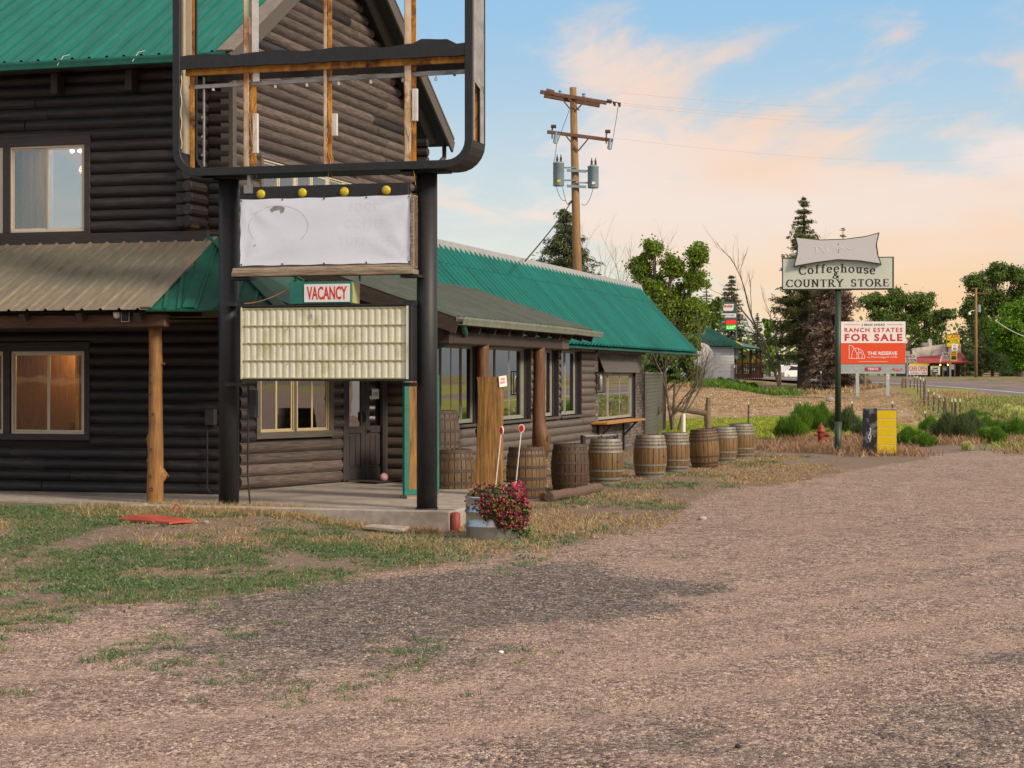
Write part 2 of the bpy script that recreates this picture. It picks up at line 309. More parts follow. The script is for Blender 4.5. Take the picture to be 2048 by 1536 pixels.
m_graveldark = leaf('gravel_stones_dark', [(.15, .135, .14), (.08, .075, .08), (.28, .25, .235), (.045, .042, .047)])

# ------------------------------------------------------------------ mesh builder
class G:
    def __init__(s): s.v = []; s.f = []
    def add(s, vs, fs):
        o = len(s.v); s.v += [tuple(p) for p in vs]; s.f += [tuple(i+o for i in f) for f in fs]; return s
    def box(s, x0, x1, y0, y1, z0, z1):
        return s.add([(x0, y0, z0), (x1, y0, z0), (x1, y1, z0), (x0, y1, z0), (x0, y0, z1), (x1, y0, z1), (x1, y1, z1), (x0, y1, z1)],
                     [(0, 3, 2, 1), (4, 5, 6, 7), (0, 1, 5, 4), (1, 2, 6, 5), (2, 3, 7, 6), (3, 0, 4, 7)])
    def bar(s, p, q, w, h, up=(0, 0, 1)):
        p = Vector(p); q = Vector(q); d = (q-p); L = d.length; d.normalize()
        up = Vector(up); sx = d.cross(up)
        if sx.length < 1e-4: sx = d.cross(Vector((0, 1, 0)))
        sx.normalize(); up = sx.cross(d); vs = []
        for e in (p, q):
            for a, b in ((-1, -1), (1, -1), (1, 1), (-1, 1)): vs.append(e+sx*(a*w/2)+up*(b*h/2))
        return s.add(vs, [(0, 3, 2, 1), (4, 5, 6, 7), (0, 1, 5, 4), (1, 2, 6, 5), (2, 3, 7, 6), (3, 0, 4, 7)])
    def tube(s, pts, rad, n=8, cap=True):
        pts = [Vector(p) for p in pts]
        if isinstance(rad, (int, float)): rad = [rad]*len(pts)
        o = len(s.v); up = None
        for i, p in enumerate(pts):
            d = (pts[min(i+1, len(pts)-1)]-pts[max(i-1, 0)])
            if d.length < 1e-9: d = Vector((0, 0, 1))
            d.normalize()
            if up is None:
                up = d.cross(Vector((0, 0, 1)));
                if up.length < .1: up = d.cross(Vector((0, 1, 0)))
                up.normalize()
            up = (up-d*up.dot(d)); up.normalize(); w = d.cross(up)
            for k in range(n):
                a = 2*math.pi*k/n; s.v.append(tuple(p+(up*math.cos(a)+w*math.sin(a))*rad[i]))
        for i in range(len(pts)-1):
            for k in range(n):
                k2 = (k+1) % n; s.f.append((o+i*n+k, o+i*n+k2, o+(i+1)*n+k2, o+(i+1)*n+k))
        if cap:
            s.f.append(tuple(o+k for k in range(n))[::-1]); s.f.append(tuple(o+(len(pts)-1)*n+k for k in range(n)))
        return s
    def lathe(s, prof, n=24, c=(0, 0, 0), cap=True):
        o = len(s.v)
        for r, z in prof:
            for k in range(n):
                a = 2*math.pi*k/n; s.v.append((c[0]+r*math.cos(a), c[1]+r*math.sin(a), c[2]+z))
        for i in range(len(prof)-1):
            for k in range(n):
                k2 = (k+1) % n; s.f.append((o+i*n+k, o+i*n+k2, o+(i+1)*n+k2, o+(i+1)*n+k))
        if cap:
            s.f.append(tuple(o+k for k in range(n))[::-1]); s.f.append(tuple(o+(len(prof)-1)*n+k for k in range(n)))
        return s
    def poly(s, pts, th=None, nrm=None):
        """flat polygon; with th it is a slab th thick against nrm"""
        n = len(pts); pts = [Vector(p) for p in pts]
        if th is None: return s.add(pts, [tuple(range(n))])
        d = Vector(nrm)*-th
        return s.add(pts+[p+d for p in pts], [tuple(range(n)), tuple(range(2*n-1, n-1, -1))]+[(i, i+n, (i+1) % n+n, (i+1) % n) for i in range(n)])
    def build(s, name, mat, parent=None, loc=None, rot=None, smooth=False, bevel=0, label=None, kind=None, cat=None, group=None, segs=1):
        me = bpy.data.meshes.new(name); me.from_pydata(s.v, [], s.f); me.update()
        return link(name, me, mat, parent, loc, rot, smooth, bevel, label, kind, cat, group, segs)
def link(name, me, mat, parent=None, loc=None, rot=None, smooth=False, bevel=0, label=None, kind=None, cat=None, group=None, segs=1):
    if mat is not None and len(me.materials) == 0: me.materials.append(mat)
    if smooth: me.polygons.foreach_set('use_smooth', [True]*len(me.polygons))
    o = bpy.data.objects.new(name, me); COL.objects.link(o)
    if parent: o.parent = parent
    if loc is not None: o.location = loc
    if rot is not None: o.rotation_euler = rot
    if bevel:
        b = o.modifiers.new('bevel', 'BEVEL'); b.width = bevel; b.segments = segs; b.limit_method = 'ANGLE'; b.angle_limit = R(40)
    if label: o['label'] = label
    if kind: o['kind'] = kind
    if cat: o['category'] = cat
    if group: o['group'] = group
    return o
def thing(name, label, cat, loc=(0, 0, 0), rz=0.0, group=None):
    o = bpy.data.objects.new(name, None); COL.objects.link(o); o.location = loc; o.rotation_euler = (0, 0, rz)
    o.empty_display_size = .2; o['label'] = label; o['category'] = cat
    if group: o['group'] = group
    return o
def kids(o): return [c for c in bpy.data.objects if c.parent == o]
def copy_thing(src, loc, rz, label, scale=None):
    c = src.copy(); COL.objects.link(c); c.location = loc; c.rotation_euler = (0, 0, rz) if not isinstance(rz, tuple) else rz; c['label'] = label
    if scale: c.scale = scale
    for ch in list(src.children):
        d = ch.copy(); COL.objects.link(d); d.parent = c
        for g in list(ch.children):
            e = g.copy(); COL.objects.link(e); e.parent = d
    return c
def npmesh(name, V, Fs, mat, **k):
    """V (n,3) float, Fs (m,q) int"""
    me = bpy.data.meshes.new(name); V = np.ascontiguousarray(V, np.float32); Fs = np.ascontiguousarray(Fs, np.int32); q = Fs.shape[1]
    me.vertices.add(len(V)); me.vertices.foreach_set('co', V.ravel())
    me.loops.add(Fs.size); me.loops.foreach_set('vertex_index', Fs.ravel())
    me.polygons.add(len(Fs)); me.polygons.foreach_set('loop_start', np.arange(0, Fs.size, q, dtype=np.int32))
    me.update(calc_edges=True)
    return link(name, me, mat, **k)
# text as flat mesh fitted to a box
def textmesh(body, w, h, bold=0.0, ext=.002, space=1.0, lsp=1.0):
    cu = bpy.data.curves.new('t', 'FONT'); cu.body = body; cu.align_x = 'CENTER'; cu.offset = bold; cu.extrude = .01; cu.space_character = space; cu.space_line = lsp; cu.resolution_u = 3
    ob = bpy.data.objects.new('t', cu); COL.objects.link(ob); dg = bpy.context.evaluated_depsgraph_get()
    me = bpy.data.meshes.new_from_object(ob.evaluated_get(dg)); bpy.data.objects.remove(ob); bpy.data.curves.remove(cu)
    n = len(me.vertices); a = np.empty(n*3, np.float32); me.vertices.foreach_get('co', a); a = a.reshape(-1, 3)
    lo, hi = a.min(0), a.max(0); c = (lo+hi)/2
    a = (a-c); a[:, 0] *= w/(hi[0]-lo[0]); a[:, 1] *= h/(hi[1]-lo[1]); a[:, 2] *= ext/.02*1.0
    b = np.stack([a[:, 0], -a[:, 2], a[:, 1]], 1)     # stand it up: x right, z up, faces -y
    me.vertices.foreach_set('co', np.ascontiguousarray(b).ravel()); me.materials.clear(); me.update()
    return me
def text(name, body, w, h, mat, parent, loc, rot=None, **k):
    me = textmesh(body, w, h, **k); me.name = name
    return link(name, me, mat, parent, loc, rot)
# pen-drawn serif lettering
def _arc(cx, cy, rx, ry, a0, a1, n=14): return [(cx+rx*math.cos(R(a0+(a1-a0)*i/n)), cy+ry*math.sin(R(a0+(a1-a0)*i/n))) for i in range(n+1)]
GL = {  # width, strokes, serif points (x, y)
 'C': (.78, [_arc(.42, .5, .38, .48, 42, 318)], [], [(.72, .70, .92), (.72, .06, .28)]),
 'O': (.86, [_arc(.43, .5, .38, .48, 0, 360, 24)], [], []),
 'U': (.84, [[(.16, .98), (.16, .35)]+_arc(.42, .35, .26, .33, 180, 360)[1:]+[(.68, .98)]], [(.16, .98), (.68, .98)], []),
 'N': (.86, [[(.15, .02), (.15, .98)], [(.15, .98), (.70, .02)], [(.70, .02), (.70, .98)]], [(.15, .02), (.12, .98), (.70, .98)], []),
 'T': (.76, [[(.38, .02), (.38, .96)], [(.04, .96), (.72, .96)]], [(.38, .02)], [(.05, .76, .97), (.71, .76, .97)]),
 'R': (.82, [[(.16, .02), (.16, .97)], [(.16, .96)]+_arc(.36, .73, .24, .23, 90, -90)+[(.16, .5)], [(.38, .5), (.74, .03)]], [(.16, .02), (.10, .97), (.74, .02)], []),
 'Y': (.80, [[(.10, .97), (.40, .5), (.40, .02)], [(.70, .97), (.40, .5)]], [(.10, .97), (.70, .97), (.40, .02)], []),
 'S': (.62, [_arc(.30, .74, .22, .23, 30, 250)+_arc(.30, .26, .23, .24, 80, -150)], [], [(.53, .70, .93), (.07, .07, .30)]),
 'E': (.70, [[(.16, .02), (.16, .97)], [(.10, .96), (.62, .96)], [(.16, .51), (.50, .51)], [(.10, .03), (.64, .03)]], [], [(.62, .78, .97), (.64, .03, .24), (.50, .41, .61)]),
 'o': (.62, [_arc(.31, .33, .26, .32, 0, 360, 20)], [], []),
 'f': (.46, [[(.20, .02), (.20, .80)]+_arc(.34, .80, .14, .17, 180, 40, 8), [(.06, .62), (.40, .62)]], [(.20, .02)], []),
 'e': (.58, [[(.06, .36), (.50, .36)]+_arc(.29, .33, .24, .32, 8, 320)], [], []),
 'h': (.68, [[(.15, .02), (.15, .99)], [(.15, .45)]+_arc(.34, .44, .19, .20, 160, 0, 8)+[(.53, .02)]], [(.15, .02), (.53, .02), (.12, .98)], []),
 'u': (.68, [[(.15, .64), (.15, .20)]+_arc(.32, .20, .17, .18, 180, 350, 8), [(.52, .64), (.52, .02)]], [(.12, .64), (.49, .64), (.56, .02)], []),
 's': (.48, [_arc(.24, .48, .17, .16, 30, 250, 9)+_arc(.24, .17, .18, .17, 80, -150, 9)], [], [(.42, .46, .60), (.06, .06, .20)]),
 '&': (.80, [[(.76, .04), (.26, .66)]+_arc(.36, .80, .15, .17, 215, -20, 10)+[(.24, .48)]+_arc(.30, .24, .25, .23, 110, 300, 10)+[(.68, .46)]], [(.68, .47)], []),
 ' ': (.6, [], [], [])}
def serif(name, body, w, h, mat, parent, loc, rot=None, gap=.12, curve=0.0, thick=.17, thin=.06):
    g = G(); x = 0; k = 0; W_ = sum(GL[c][0]+gap for c in body)-gap
    def q(pts, yo):
        nonlocal k
        k += 1; g.add([((p[0]/W_-.5)*w, -.002-.00015*(k % 12), (p[1]+yo-.5)*h) for p in pts], [(0, 1, 2, 3)])
    for c in body:
        gw, st, sf, tk = GL[c]; t = (x+gw/2)/W_*2-1; yo = curve*(1-t*t)
        for pl in st:
            for (x0, y0), (x1, y1) in zip(pl, pl[1:]):
                dx, dy = x1-x0, y1-y0; L = math.hypot(dx, dy)
                if L < 1e-6: continue
                wd_ = thin+(thick-thin)*abs(dy)/L; nx, ny = -dy/L*wd_/2, dx/L*wd_/2; ex, ey = dx/L*.012, dy/L*.012
                q([(x+x0-ex-nx, y0-ey-ny), (x+x1+ex-nx, y1+ey-ny), (x+x1+ex+nx, y1+ey+ny), (x+x0-ex+nx, y0-ey+ny)], yo)
        for sx_, sy in sf: q([(x+sx_-.17, sy-.03), (x+sx_+.17, sy-.03), (x+sx_+.17, sy+.03), (x+sx_-.17, sy+.03)], yo)
        for sx_, ya, yb in tk: q([(x+sx_-.03, ya), (x+sx_+.03, ya), (x+sx_+.03, yb), (x+sx_-.03, yb)], yo)
        x += gw+gap
    return g.build(name, mat, parent, loc, rot)

# ================================================================== SETTING: ground, road, hills
def axis(segs):
    o = []
    for a, b, st in segs: o += list(np.arange(a, b, st))
    return np.array(o+[segs[-1][1]])
gxs = axis([(-3000, -400, 400), (-400, -100, 50), (-100, -24, 6), (-24, -9, .6), (-9, 11, .16), (11, 40, .6), (40, 120, 5), (120, 400, 40), (400, 3000, 400)])
gys = axis([(-300, 0, 30), (0, 8, 1), (8, 30, .13), (30, 62, .3), (62, 150, 1.2), (150, 400, 12), (400, 6000, 500)])
GX, GY = np.meshgrid(gxs, gys); GZ = gz(GX, GY)
nx, ny = len(gxs), len(gys)
V = np.stack([GX.ravel(), GY.ravel(), GZ.ravel()], 1)
ii = (np.arange(ny-1)[:, None]*nx+np.arange(nx-1)[None]).ravel()
Fq = np.stack([ii, ii+1, ii+nx+1, ii+nx], 1)
def m_lot(x, y):      # 0 = gravel lot, 1 = vegetated / field side
    edge = np.interp(x, [-30, -9, -5, -3.2, -1.2, .6, 2.2, 3.6, 6, 9, 12, 16, 30], [11.5, 12.5, 14.4, 17.0, 19.8, 22.2, 27, 33, 38, 44, 50, 55, 70])
    edge = edge+2.2*(fbm(x*.5, y*.3, 21)-.5)+1.5*(fbm(x*2, y*1.4, 22)-.5)
    return sm(y-edge, -1.0, 1.4)
def m_dark(x, y):     # spilled dark gravel
    w = 1.9*(fbm(x*1.1, y*.7, 31, 6)-.5); w2 = 2.6*(fbm(x*1.1, y*.7, 32, 6)-.5)
    d1 = ((x+.55+w)/2.2)**2+((y-17.3+w2*2-(x+.6)*.55)/3.0)**2; d5 = ((x+.9+w*1.3)/1.5)**2+((y-13.9+w2*1.6-(x+.6)*.3)/1.1)**2
    d3 = ((x-1.0+w)/1.05)**2+((y-18.3+w2)/.75)**2
    a = np.maximum(1-sm(np.minimum(d1, d3), .35, 1.7), .62*(1-sm(d5, .2, 1.8)))
    d2 = sm((x-1.7)*.75-(y-12.6)*.60+w*2.4+1.1*(fbm(x*2.2, y*1.1, 33)-.5), -.6, 1.4)*(1-sm(y, 15, 22))
    d4 = sm(x-4.0+w*2, 0, 1.8)*.30*(1-sm(y, 24, 34))
    return np.clip(np.maximum(np.maximum(a, d2*.6), d4), 0, 1)
def m_field(x, y):
    e = 70.5+2.5*(fbm(x*.15, y*.1, 51)-.5)
    rt = np.interp(y, [60, 77, 88, 98, 112], [15.0, 17.3, 19.3, 21.2, 23.4])
    return sm(y, e-1.5, e+2.0)*(1-sm(x, rt-.8, rt+.8))*(1-sm(y, 113, 118))
def m_lawn(x, y):
    f = sm(y, 57, 60)*(1-sm(y, 69, 72))*(1-sm(x, 9, 15)*.4)
    g2 = sm(x, 13, 16)*sm(y, 46+2*(x-13)*.3, 50+2*(x-13)*.3)*(.75+.25*fbm(x*.3, y*.3, 3))
    return np.clip(np.maximum(f, g2*(1-sm(y, 112, 122))*(1-m_field(x, y))), 0, 1)
ME = bpy.data.meshes.new('ground')
ME.vertices.add(len(V)); ME.vertices.foreach_set('co', V.astype(np.float32).ravel())
ME.loops.add(Fq.size); ME.loops.foreach_set('vertex_index', Fq.astype(np.int32).ravel())
ME.polygons.add(len(Fq)); ME.polygons.foreach_set('loop_start', np.arange(0, Fq.size, 4, dtype=np.int32)); ME.update(calc_edges=True)
for nme, fn in (('lot', m_lot), ('dark', m_dark), ('track', m_track), ('field', m_field), ('lawn', m_lawn)):
    at_ = ME.attributes.new(nme, 'FLOAT', 'POINT'); at_.data.foreach_set('value', np.asarray(fn(GX, GY), np.float32).ravel())
gm = bpy.data.materials.new('ground_mixed'); gm.use_nodes = True; nt = gm.node_tree; bs = nt.nodes['Principled BSDF']; bs.inputs['Roughness'].default_value = .95; bs.inputs['Specular IOR Level'].default_value = .2
tcg = N('ShaderNodeTexCoord')
def gn(scale, detail=6, rough=.6, st=(1, 1, 1), typ='noise'):
    mp = N('ShaderNodeMapping'); LK(tcg.outputs['Object'], mp.inputs[0]); mp.inputs['Scale'].default_value = st
    if typ == 'noise':
        n = N('ShaderNodeTexNoise'); n.inputs['Detail'].default_value = detail; n.inputs['Roughness'].default_value = rough
    else: n = N('ShaderNodeTexVoronoi')
    LK(mp.outputs[0], n.inputs[0]); n.inputs['Scale'].default_value = scale; return n
def ramp(v, cols):
    cr = N('ShaderNodeValToRGB'); LK(v, cr.inputs[0]); e = cr.color_ramp.elements
    e[0].position, e[0].color = cols[0][0], (*cols[0][1], 1); e[1].position, e[1].color = cols[-1][0], (*cols[-1][1], 1)
    for p, c in cols[1:-1]: q = e.new(p); q.color = (*c, 1)
    return cr.outputs[0]
def attr(n): a = N('ShaderNodeAttribute', attribute_name=n); return a.outputs['Fac']
vo = gn(70, typ='v'); vo2 = gn(34, typ='v'); vsep = N('ShaderNodeSeparateColor'); LK(vo.outputs['Color'], vsep.inputs[0]); vsep2 = N('ShaderNodeSeparateColor'); LK(vo2.outputs['Color'], vsep2.inputs[0])
vo3 = gn(13, typ='v'); vsep3 = N('ShaderNodeSeparateColor'); LK(vo3.outputs['Color'], vsep3.inputs[0])
peb = mth('ADD', mth('ADD', mth('MULTIPLY', vsep.outputs[0], .46), mth('MULTIPLY', vsep2.outputs[1], .34)), mth('MULTIPLY', vsep3.outputs[0], .20))
gravel = ramp(peb, [(.2, (.05, .038, .038)), (.36, (.20, .142, .120)), (.5, (.37, .262, .212)), (.65, (.50, .37, .30)), (.82, (.76, .64, .54))])
dgrav = ramp(peb, [(.2, (.03, .026, .026)), (.4, (.10, .085, .078)), (.55, (.18, .148, .13)), (.7, (.32, .26, .215)), (.85, (.56, .48, .39))])
big = gn(.55, 5); fine = gn(9, 6, .7)
dust = mixc(fine.outputs[0], (.53, .385, .31), (.41, .295, .24)); mid = gn(2.6, 7, .7, (1, .7, 1)); big2 = gn(.22, 4)
gravel = mixc(mth('MULTIPLY', sstep(big.outputs[0], .42, .66), .45), gravel, dust)
gravel = mixc(mth('MULTIPLY', sstep(mid.outputs[0], .50, .68), .42), gravel, (.15, .11, .10))
farsp = gn(1.1, 8, .78, (1, .45, 1)); gravel = mixc(mth('MULTIPLY', sstep(farsp.outputs[0], .52, .66), .38), gravel, (.17, .122, .108))
gravel = mixc(mth('MULTIPLY', sstep(big2.outputs[0], .45, .65), .2), gravel, (.25, .18, .15))
gravel = mixc(mth('MULTIPLY', attr('track'), .6), gravel, dust)
dk = sstep(mth('ADD', mth('ADD', attr('dark'), mth('MULTIPLY', mth('SUBTRACT', fine.outputs[0], .5), .9)), mth('MULTIPLY', mth('SUBTRACT', mid.outputs[0], .5), 1.7)), .22, .95)
gravel = mixc(dk, gravel, dgrav)
soil = ramp(mth('ADD', mth('MULTIPLY', fine.outputs[0], .6), mth('MULTIPLY', vsep.outputs[1], .4)), [(.25, (.10, .078, .062)), (.5, (.21, .16, .12)), (.75, (.33, .255, .18))])
soilm = sstep(mth('ADD', attr('lot'), mth('MULTIPLY', mth('SUBTRACT', fine.outputs[0], .5), .5)), .3, .75)
col = mixc(mth('MULTIPLY', soilm, .75), gravel, soil)
n3 = gn(.7, 8, .7, (1, .5, 1)); spk = gn(5, typ='v'); ss2 = N('ShaderNodeSeparateColor'); LK(spk.outputs['Color'], ss2.inputs[0])
fld = ramp(mth('ADD', mth('MULTIPLY', n3.outputs[0], .7), mth('MULTIPLY', fine.outputs[0], .3)), [(.32, (.24, .19, .085)), (.48, (.42, .275, .14)), (.68, (.54, .375, .22))])
fld = mixc(mth('MULTIPLY', sstep(ss2.outputs[0], .86, .9), .75), fld, (.62, .52, .42))
fld = mixc(mth('MULTIPLY', sstep(ss2.outputs[1], .9, .93), .6), fld, (.11, .08, .06))
col = mixc(attr('field'), col, fld)
lwn = ramp(mth('ADD', mth('MULTIPLY', n3.outputs[0], .6), mth('MULTIPLY', fine.outputs[0], .4)), [(.3, (.16, .22, .025)), (.48, (.30, .33, .035)), (.68, (.42, .38, .10))])
col = mixc(mth('MULTIPLY', attr('lawn'), .9), col, lwn)
sepo = N('ShaderNodeSeparateXYZ'); LK(tcg.outputs['Object'], sepo.inputs[0])
far = sstep(sepo.outputs[1], 112, 122)
col = mixc(far, col, mixc(sstep(n3.outputs[0], .45, .6), (.30, .23, .12), (.10, .13, .035)))
LK(col, bs.inputs['Base Color'])
bp = N('ShaderNodeBump'); bp.inputs['Strength'].default_value = 1.0; bp.inputs['Distance'].default_value = .022
LK(mth('ADD', mth('MULTIPLY', mth('SUBTRACT', 1.0, vo.outputs['Distance']), .6), mth('ADD', mth('MULTIPLY', vo2.outputs['Distance'], -.8), mth('MULTIPLY', fine.outputs[0], 1.2))), bp.inputs['Height']); LK(bp.outputs[0], bs.inputs['Normal'])
link('ground', ME, gm, smooth=True, kind='structure')

# road
CL = [(34.6, -60), (34.4, 20), (34.2, 60), (34, 90), (33.4, 105), (32, 120), (29.5, 133), (25, 147), (17, 160), (5, 172), (-15, 186), (-70, 215)]
def spline(P, n=8):
    P = [Vector((*p, 0)) for p in P]; o = []
    for i in range(len(P)-1):
        p0, p1, p2, p3 = P[max(i-1, 0)], P[i], P[i+1], P[min(i+2, len(P)-1)]
        for k in range(n):
            t = k/n; o.append(.5*((2*p1)+(p2-p0)*t+(2*p0-5*p1+4*p2-p3)*t*t+(3*p1-p0-3*p2+p3)*t**3))
    return o+[P[-1]]
CLs = spline(CL)
def strip(name, off0, off1, zoff, mat, kind='structure', ncross=2, parent=None):
    vs = []; m = len(CLs)
    for i, p in enumerate(CLs):
        d = (CLs[min(i+1, m-1)]-CLs[max(i-1, 0)]).normalized(); nrm = Vector((d.y, -d.x, 0))
        zc = float(np.interp(p.y, [q[0] for q in _ZY], [q[1] for q in _ZY]))
        for k in range(ncross):
            o = off0+(off1-off0)*k/(ncross-1); q = p+nrm*o
            vs.append((q.x, q.y, zc+.06+zoff-.012*min(abs(o), 9)-(.45 if (o < -8.9 or o > 30) else 0)))
    f = [(i*ncross+k, i*ncross+k+1, (i+1)*ncross+k+1, (i+1)*ncross+k) for i in range(m-1) for k in range(ncross-1)]
    me = bpy.data.meshes.new(name); me.from_pydata(vs, [], f); me.update()
    return link(name, me, mat, kind=kind, smooth=True, parent=parent)
m_asph = M('asphalt_worn', (.17, .145, .14), (.125, .108, .105), rough=.9, scale=1.2, bump=.2, blot=(.20, .172, .165), bscale=.25, bth=(.45, .65))
m_shoulder = M('shoulder_grit', (.20, .16, .12), (.13, .105, .08), rough=.95, scale=5, bump=.4)
m_lw = M('road_paint_white', (.62, .60, .60), (.5, .48, .47), rough=.7, bump=0)
m_ly = M('road_paint_yellow', (.60, .33, .06), (.5, .28, .06), rough=.7, bump=0)
strip('road_shoulder', -9.6, 9.6, -.02, m_shoulder, ncross=9)
strip('cafe_forecourt', 8.5, 26, -.004, m_asph, ncross=6)
strip('road', -8.5, 8.5, 0, m_asph, ncross=5)
for nme, o, w, mt in (('road_edge_line', -5.8, .15, m_lw), ('road_edge_line', 5.8, .15, m_lw), ('road_centre_line', -2, .13, m_ly), ('road_centre_line', 2, .13, m_ly)):
    strip(nme, o-w, o+w, .012, mt)

# distant hills ring
m_hill = M('hills_haze_tint', (.17, .21, .25), (.25, .26, .27), rough=1, scale=.004, bump=0, spec=0)  # distance haze is put into this pale bluish base colour
hv = []; hf = []; nseg = 260
for i in range(nseg+1):
    az = -math.pi+2*math.pi*i/nseg; dist = 2600
    base = 42+30*float(vn(np.array([az*2.2+9]), np.array([0.])))+26*float(fbm(np.array([az*7]), np.array([2.]), 4))
    side = float(sm(abs(az), .32, .62)); h = base*(.35+.65*side)+150*side*float(fbm(np.array([az*2.6+3]), np.array([5.]), 8))
    for dd, hh in ((dist-500, -3), (dist-120, h*.62), (dist, h), (dist+500, -3)): hv.append((math.sin(az)*dd, math.cos(az)*dd, 2+hh))
for i in range(nseg):
    for k in range(3): hf.append((i*4+k, i*4+k+1, (i+1)*4+k+1, (i+1)*4+k))
g = G(); g.add(hv, hf); g.build('hills', m_hill, kind='structure', smooth=True)

# ================================================================== LOG LODGE
A0, B0 = -12.7, 27.196
PITCH = .0
lodge = thing('log_lodge', 'dark brown two-storey log building with teal metal roof and wrap-round porch', 'building', W(A0, B0, 0), -TH)
def lp(a, b, z): return (a-A0, b-B0, z)
LOGH = .188
logcache = {}
def logmesh(L, flat=.058, h=LOGH):
    key = (round(L, 2), flat, h)
    if key in logcache: return logcache[key]
    g = G(); nu = max(2, int(L/1.2)+1); prof = []
    for k in range(7):
        t = -1+2*k/6; prof.append((-(flat*max(0, 1-abs(t)**2.4))-.004, t*h*.497))
    rr = random.Random(int(L*1000)); o = 0; vs = []
    for i in range(nu+1):
        dz = rr.uniform(-.003, .003); sc = rr.uniform(.93, 1.07)
        for (y, z) in prof: vs.append((L*i/nu, y*sc, z+dz*(abs(z) < h*.4)))
    fs = [(i*7+k, (i+1)*7+k, (i+1)*7+k+1, i*7+k+1) for i in range(nu) for k in range(6)]
    fs += [tuple(range(6, -1, -1)), tuple(nu*7+k for k in range(7))]
    me = bpy.data.meshes.new('log'); me.from_pydata(vs, [], fs); me.update(); me.polygons.foreach_set('use_smooth', [True]*len(me.polygons))
    if hasattr(me, 'set_sharp_from_angle'): me.set_sharp_from_angle(angle=R(60))
    logcache[key] = me; return me
def sub_intervals(iv, cut):
    o = []
    for a, b in iv:
        c, d = cut
        if d <= a or c >= b: o.append((a, b))
        else:
            if c > a: o.append((a, c))
            if d < b: o.append((d, b))
    return o
def logwall(parent, p0, ang, L, z0, z1, openings, mat, rise=0.0, lim=None, joint=3.6, h=LOGH, back=m_backing, name='log', flat=.058):
    rr = random.Random(int(L*100+z0*10)); n = int(round((z1-z0)/h)); R_ = Matrix.Rotation(ang, 4, 'Z'); P = Vector(p0)
    for i in range(n):
        zc = z0+(i+.5)*h; iv = [(0, L)]
        if lim:
            lo, hi = lim(zc+h*.3); lo = max(0, lo); hi = min(L, hi)
            if hi-lo < .1: continue
            iv = [(lo, hi)]
        for (u0, u1, c0, c1_) in openings:
            if c0 < zc+h*.12 and c1_ > zc-h*.12: iv = sub_intervals(iv, (u0, u1))
        for a, b in iv:
            cuts = [a]; x = a+rr.uniform(.6, 1)*joint
            while x < b-.8: cuts.append(x); x += rr.uniform(.6, 1)*joint
            cuts.append(b)
            for c, d in zip(cuts, cuts[1:]):
                if d-c < .05: continue
                o = link(name, logmesh(round(d-c-.004, 2), flat, h), mat, parent); o.location = P+R_ @ Vector((c+.002, rr.uniform(-.006, .004), zc+rr.uniform(-.004, .004))); o.rotation_euler = (0, 0, ang); o.scale = (1, rr.uniform(.85, 1.15), rr.uniform(.97, 1.02))
    # backing wall with openings
    zs = sorted({z0-.02, z1+.02}|{o[2] for o in openings}|{o[3] for o in openings}); zs = [z for z in zs if z0-.03 <= z <= z1+.03]
    g = G()
    for za, zb in zip(zs, zs[1:]):
        iv = [(0, L)]
        for (u0, u1, c0, c1_) in openings:
            if c0 < (za+zb)/2 < c1_: iv = sub_intervals(iv, (u0, u1))
        for a, b in iv:
            if lim:
                l0, h0 = lim(za); l1, h1 = lim(zb)
                q = [(max(a, l0), za), (min(b, h0), za), (min(b, h1), zb), (max(a, l1), zb)]
                g.add([(x, .002, z) for x, z in q]+[(x, .12, z) for x, z in q], [(0, 1, 2, 3), (7, 6, 5, 4), (0, 4, 5, 1), (1, 5, 6, 2), (2, 6, 7, 3), (3, 7, 4, 0)])
            else: g.box(a, b, .002, .12, za, zb)
    g.build('wall', back, parent, P, (0, 0, ang))
def window(parent, p0, ang, u0, u1, z0, z1, slide='l', glass=None, frame=m_vinyl, trim=None, tw=.10, cas=.035, deep=0.0, cols=2, name='window', trimtop=None, glass2=None, screen=True):
    """sliding window; deep>0 sets it back into the wall"""
    y = -.045+deep; g = G()
    for a, b, c, d in ((u0, u1, z1-cas, z1), (u0, u1, z0, z0+cas), (u0, u0+cas, z0+cas, z1-cas), (u1-cas, u1, z0+cas, z1-cas)): g.box(a, b, y, y+.08, c, d)
    w = g.build(name, frame, parent, p0, (0, 0, ang), bevel=.004)
    step = (u1-u0-2*cas)/cols
    for i in range(cols):
        a = u0+cas+i*step; b = a+step; in_ = (i % 2 == 0) == (slide == 'l'); yy = y+(.012 if not in_ else .032); sw = .032
        g = G()
        for p, q, c, d in ((a, b, z1-cas-sw, z1-cas), (a, b, z0+cas, z0+cas+sw), (a, a+sw, z0+cas+sw, z1-cas-sw), (b-sw, b, z0+cas+sw, z1-cas-sw)): g.box(p+.001, q-.001, yy, yy+.022, c, d)
        g.build('sash', frame, w, bevel=.003)
        g = G(); g.box(a+sw, b-sw, yy+.008, yy+.013, z0+cas+sw, z1-cas-sw)
        g.build('pane', (glass2 if (glass2 and i % 2) else glass) or m_glass, w)
    if trim:
        g = G(); e = .006; t0 = z0-tw; t1 = z1+(trimtop or tw)
        for a, b, c, d in ((u0-tw, u1+tw, z1, t1), (u0-tw, u1+tw, t0, z0), (u0-tw, u0, z0, z1), (u1, u1+tw, z0, z1)): g.box(a, b, -.075, -.002+max(0, deep), c, d)
        g.build('trim', trim, w, bevel=.005)
    return w
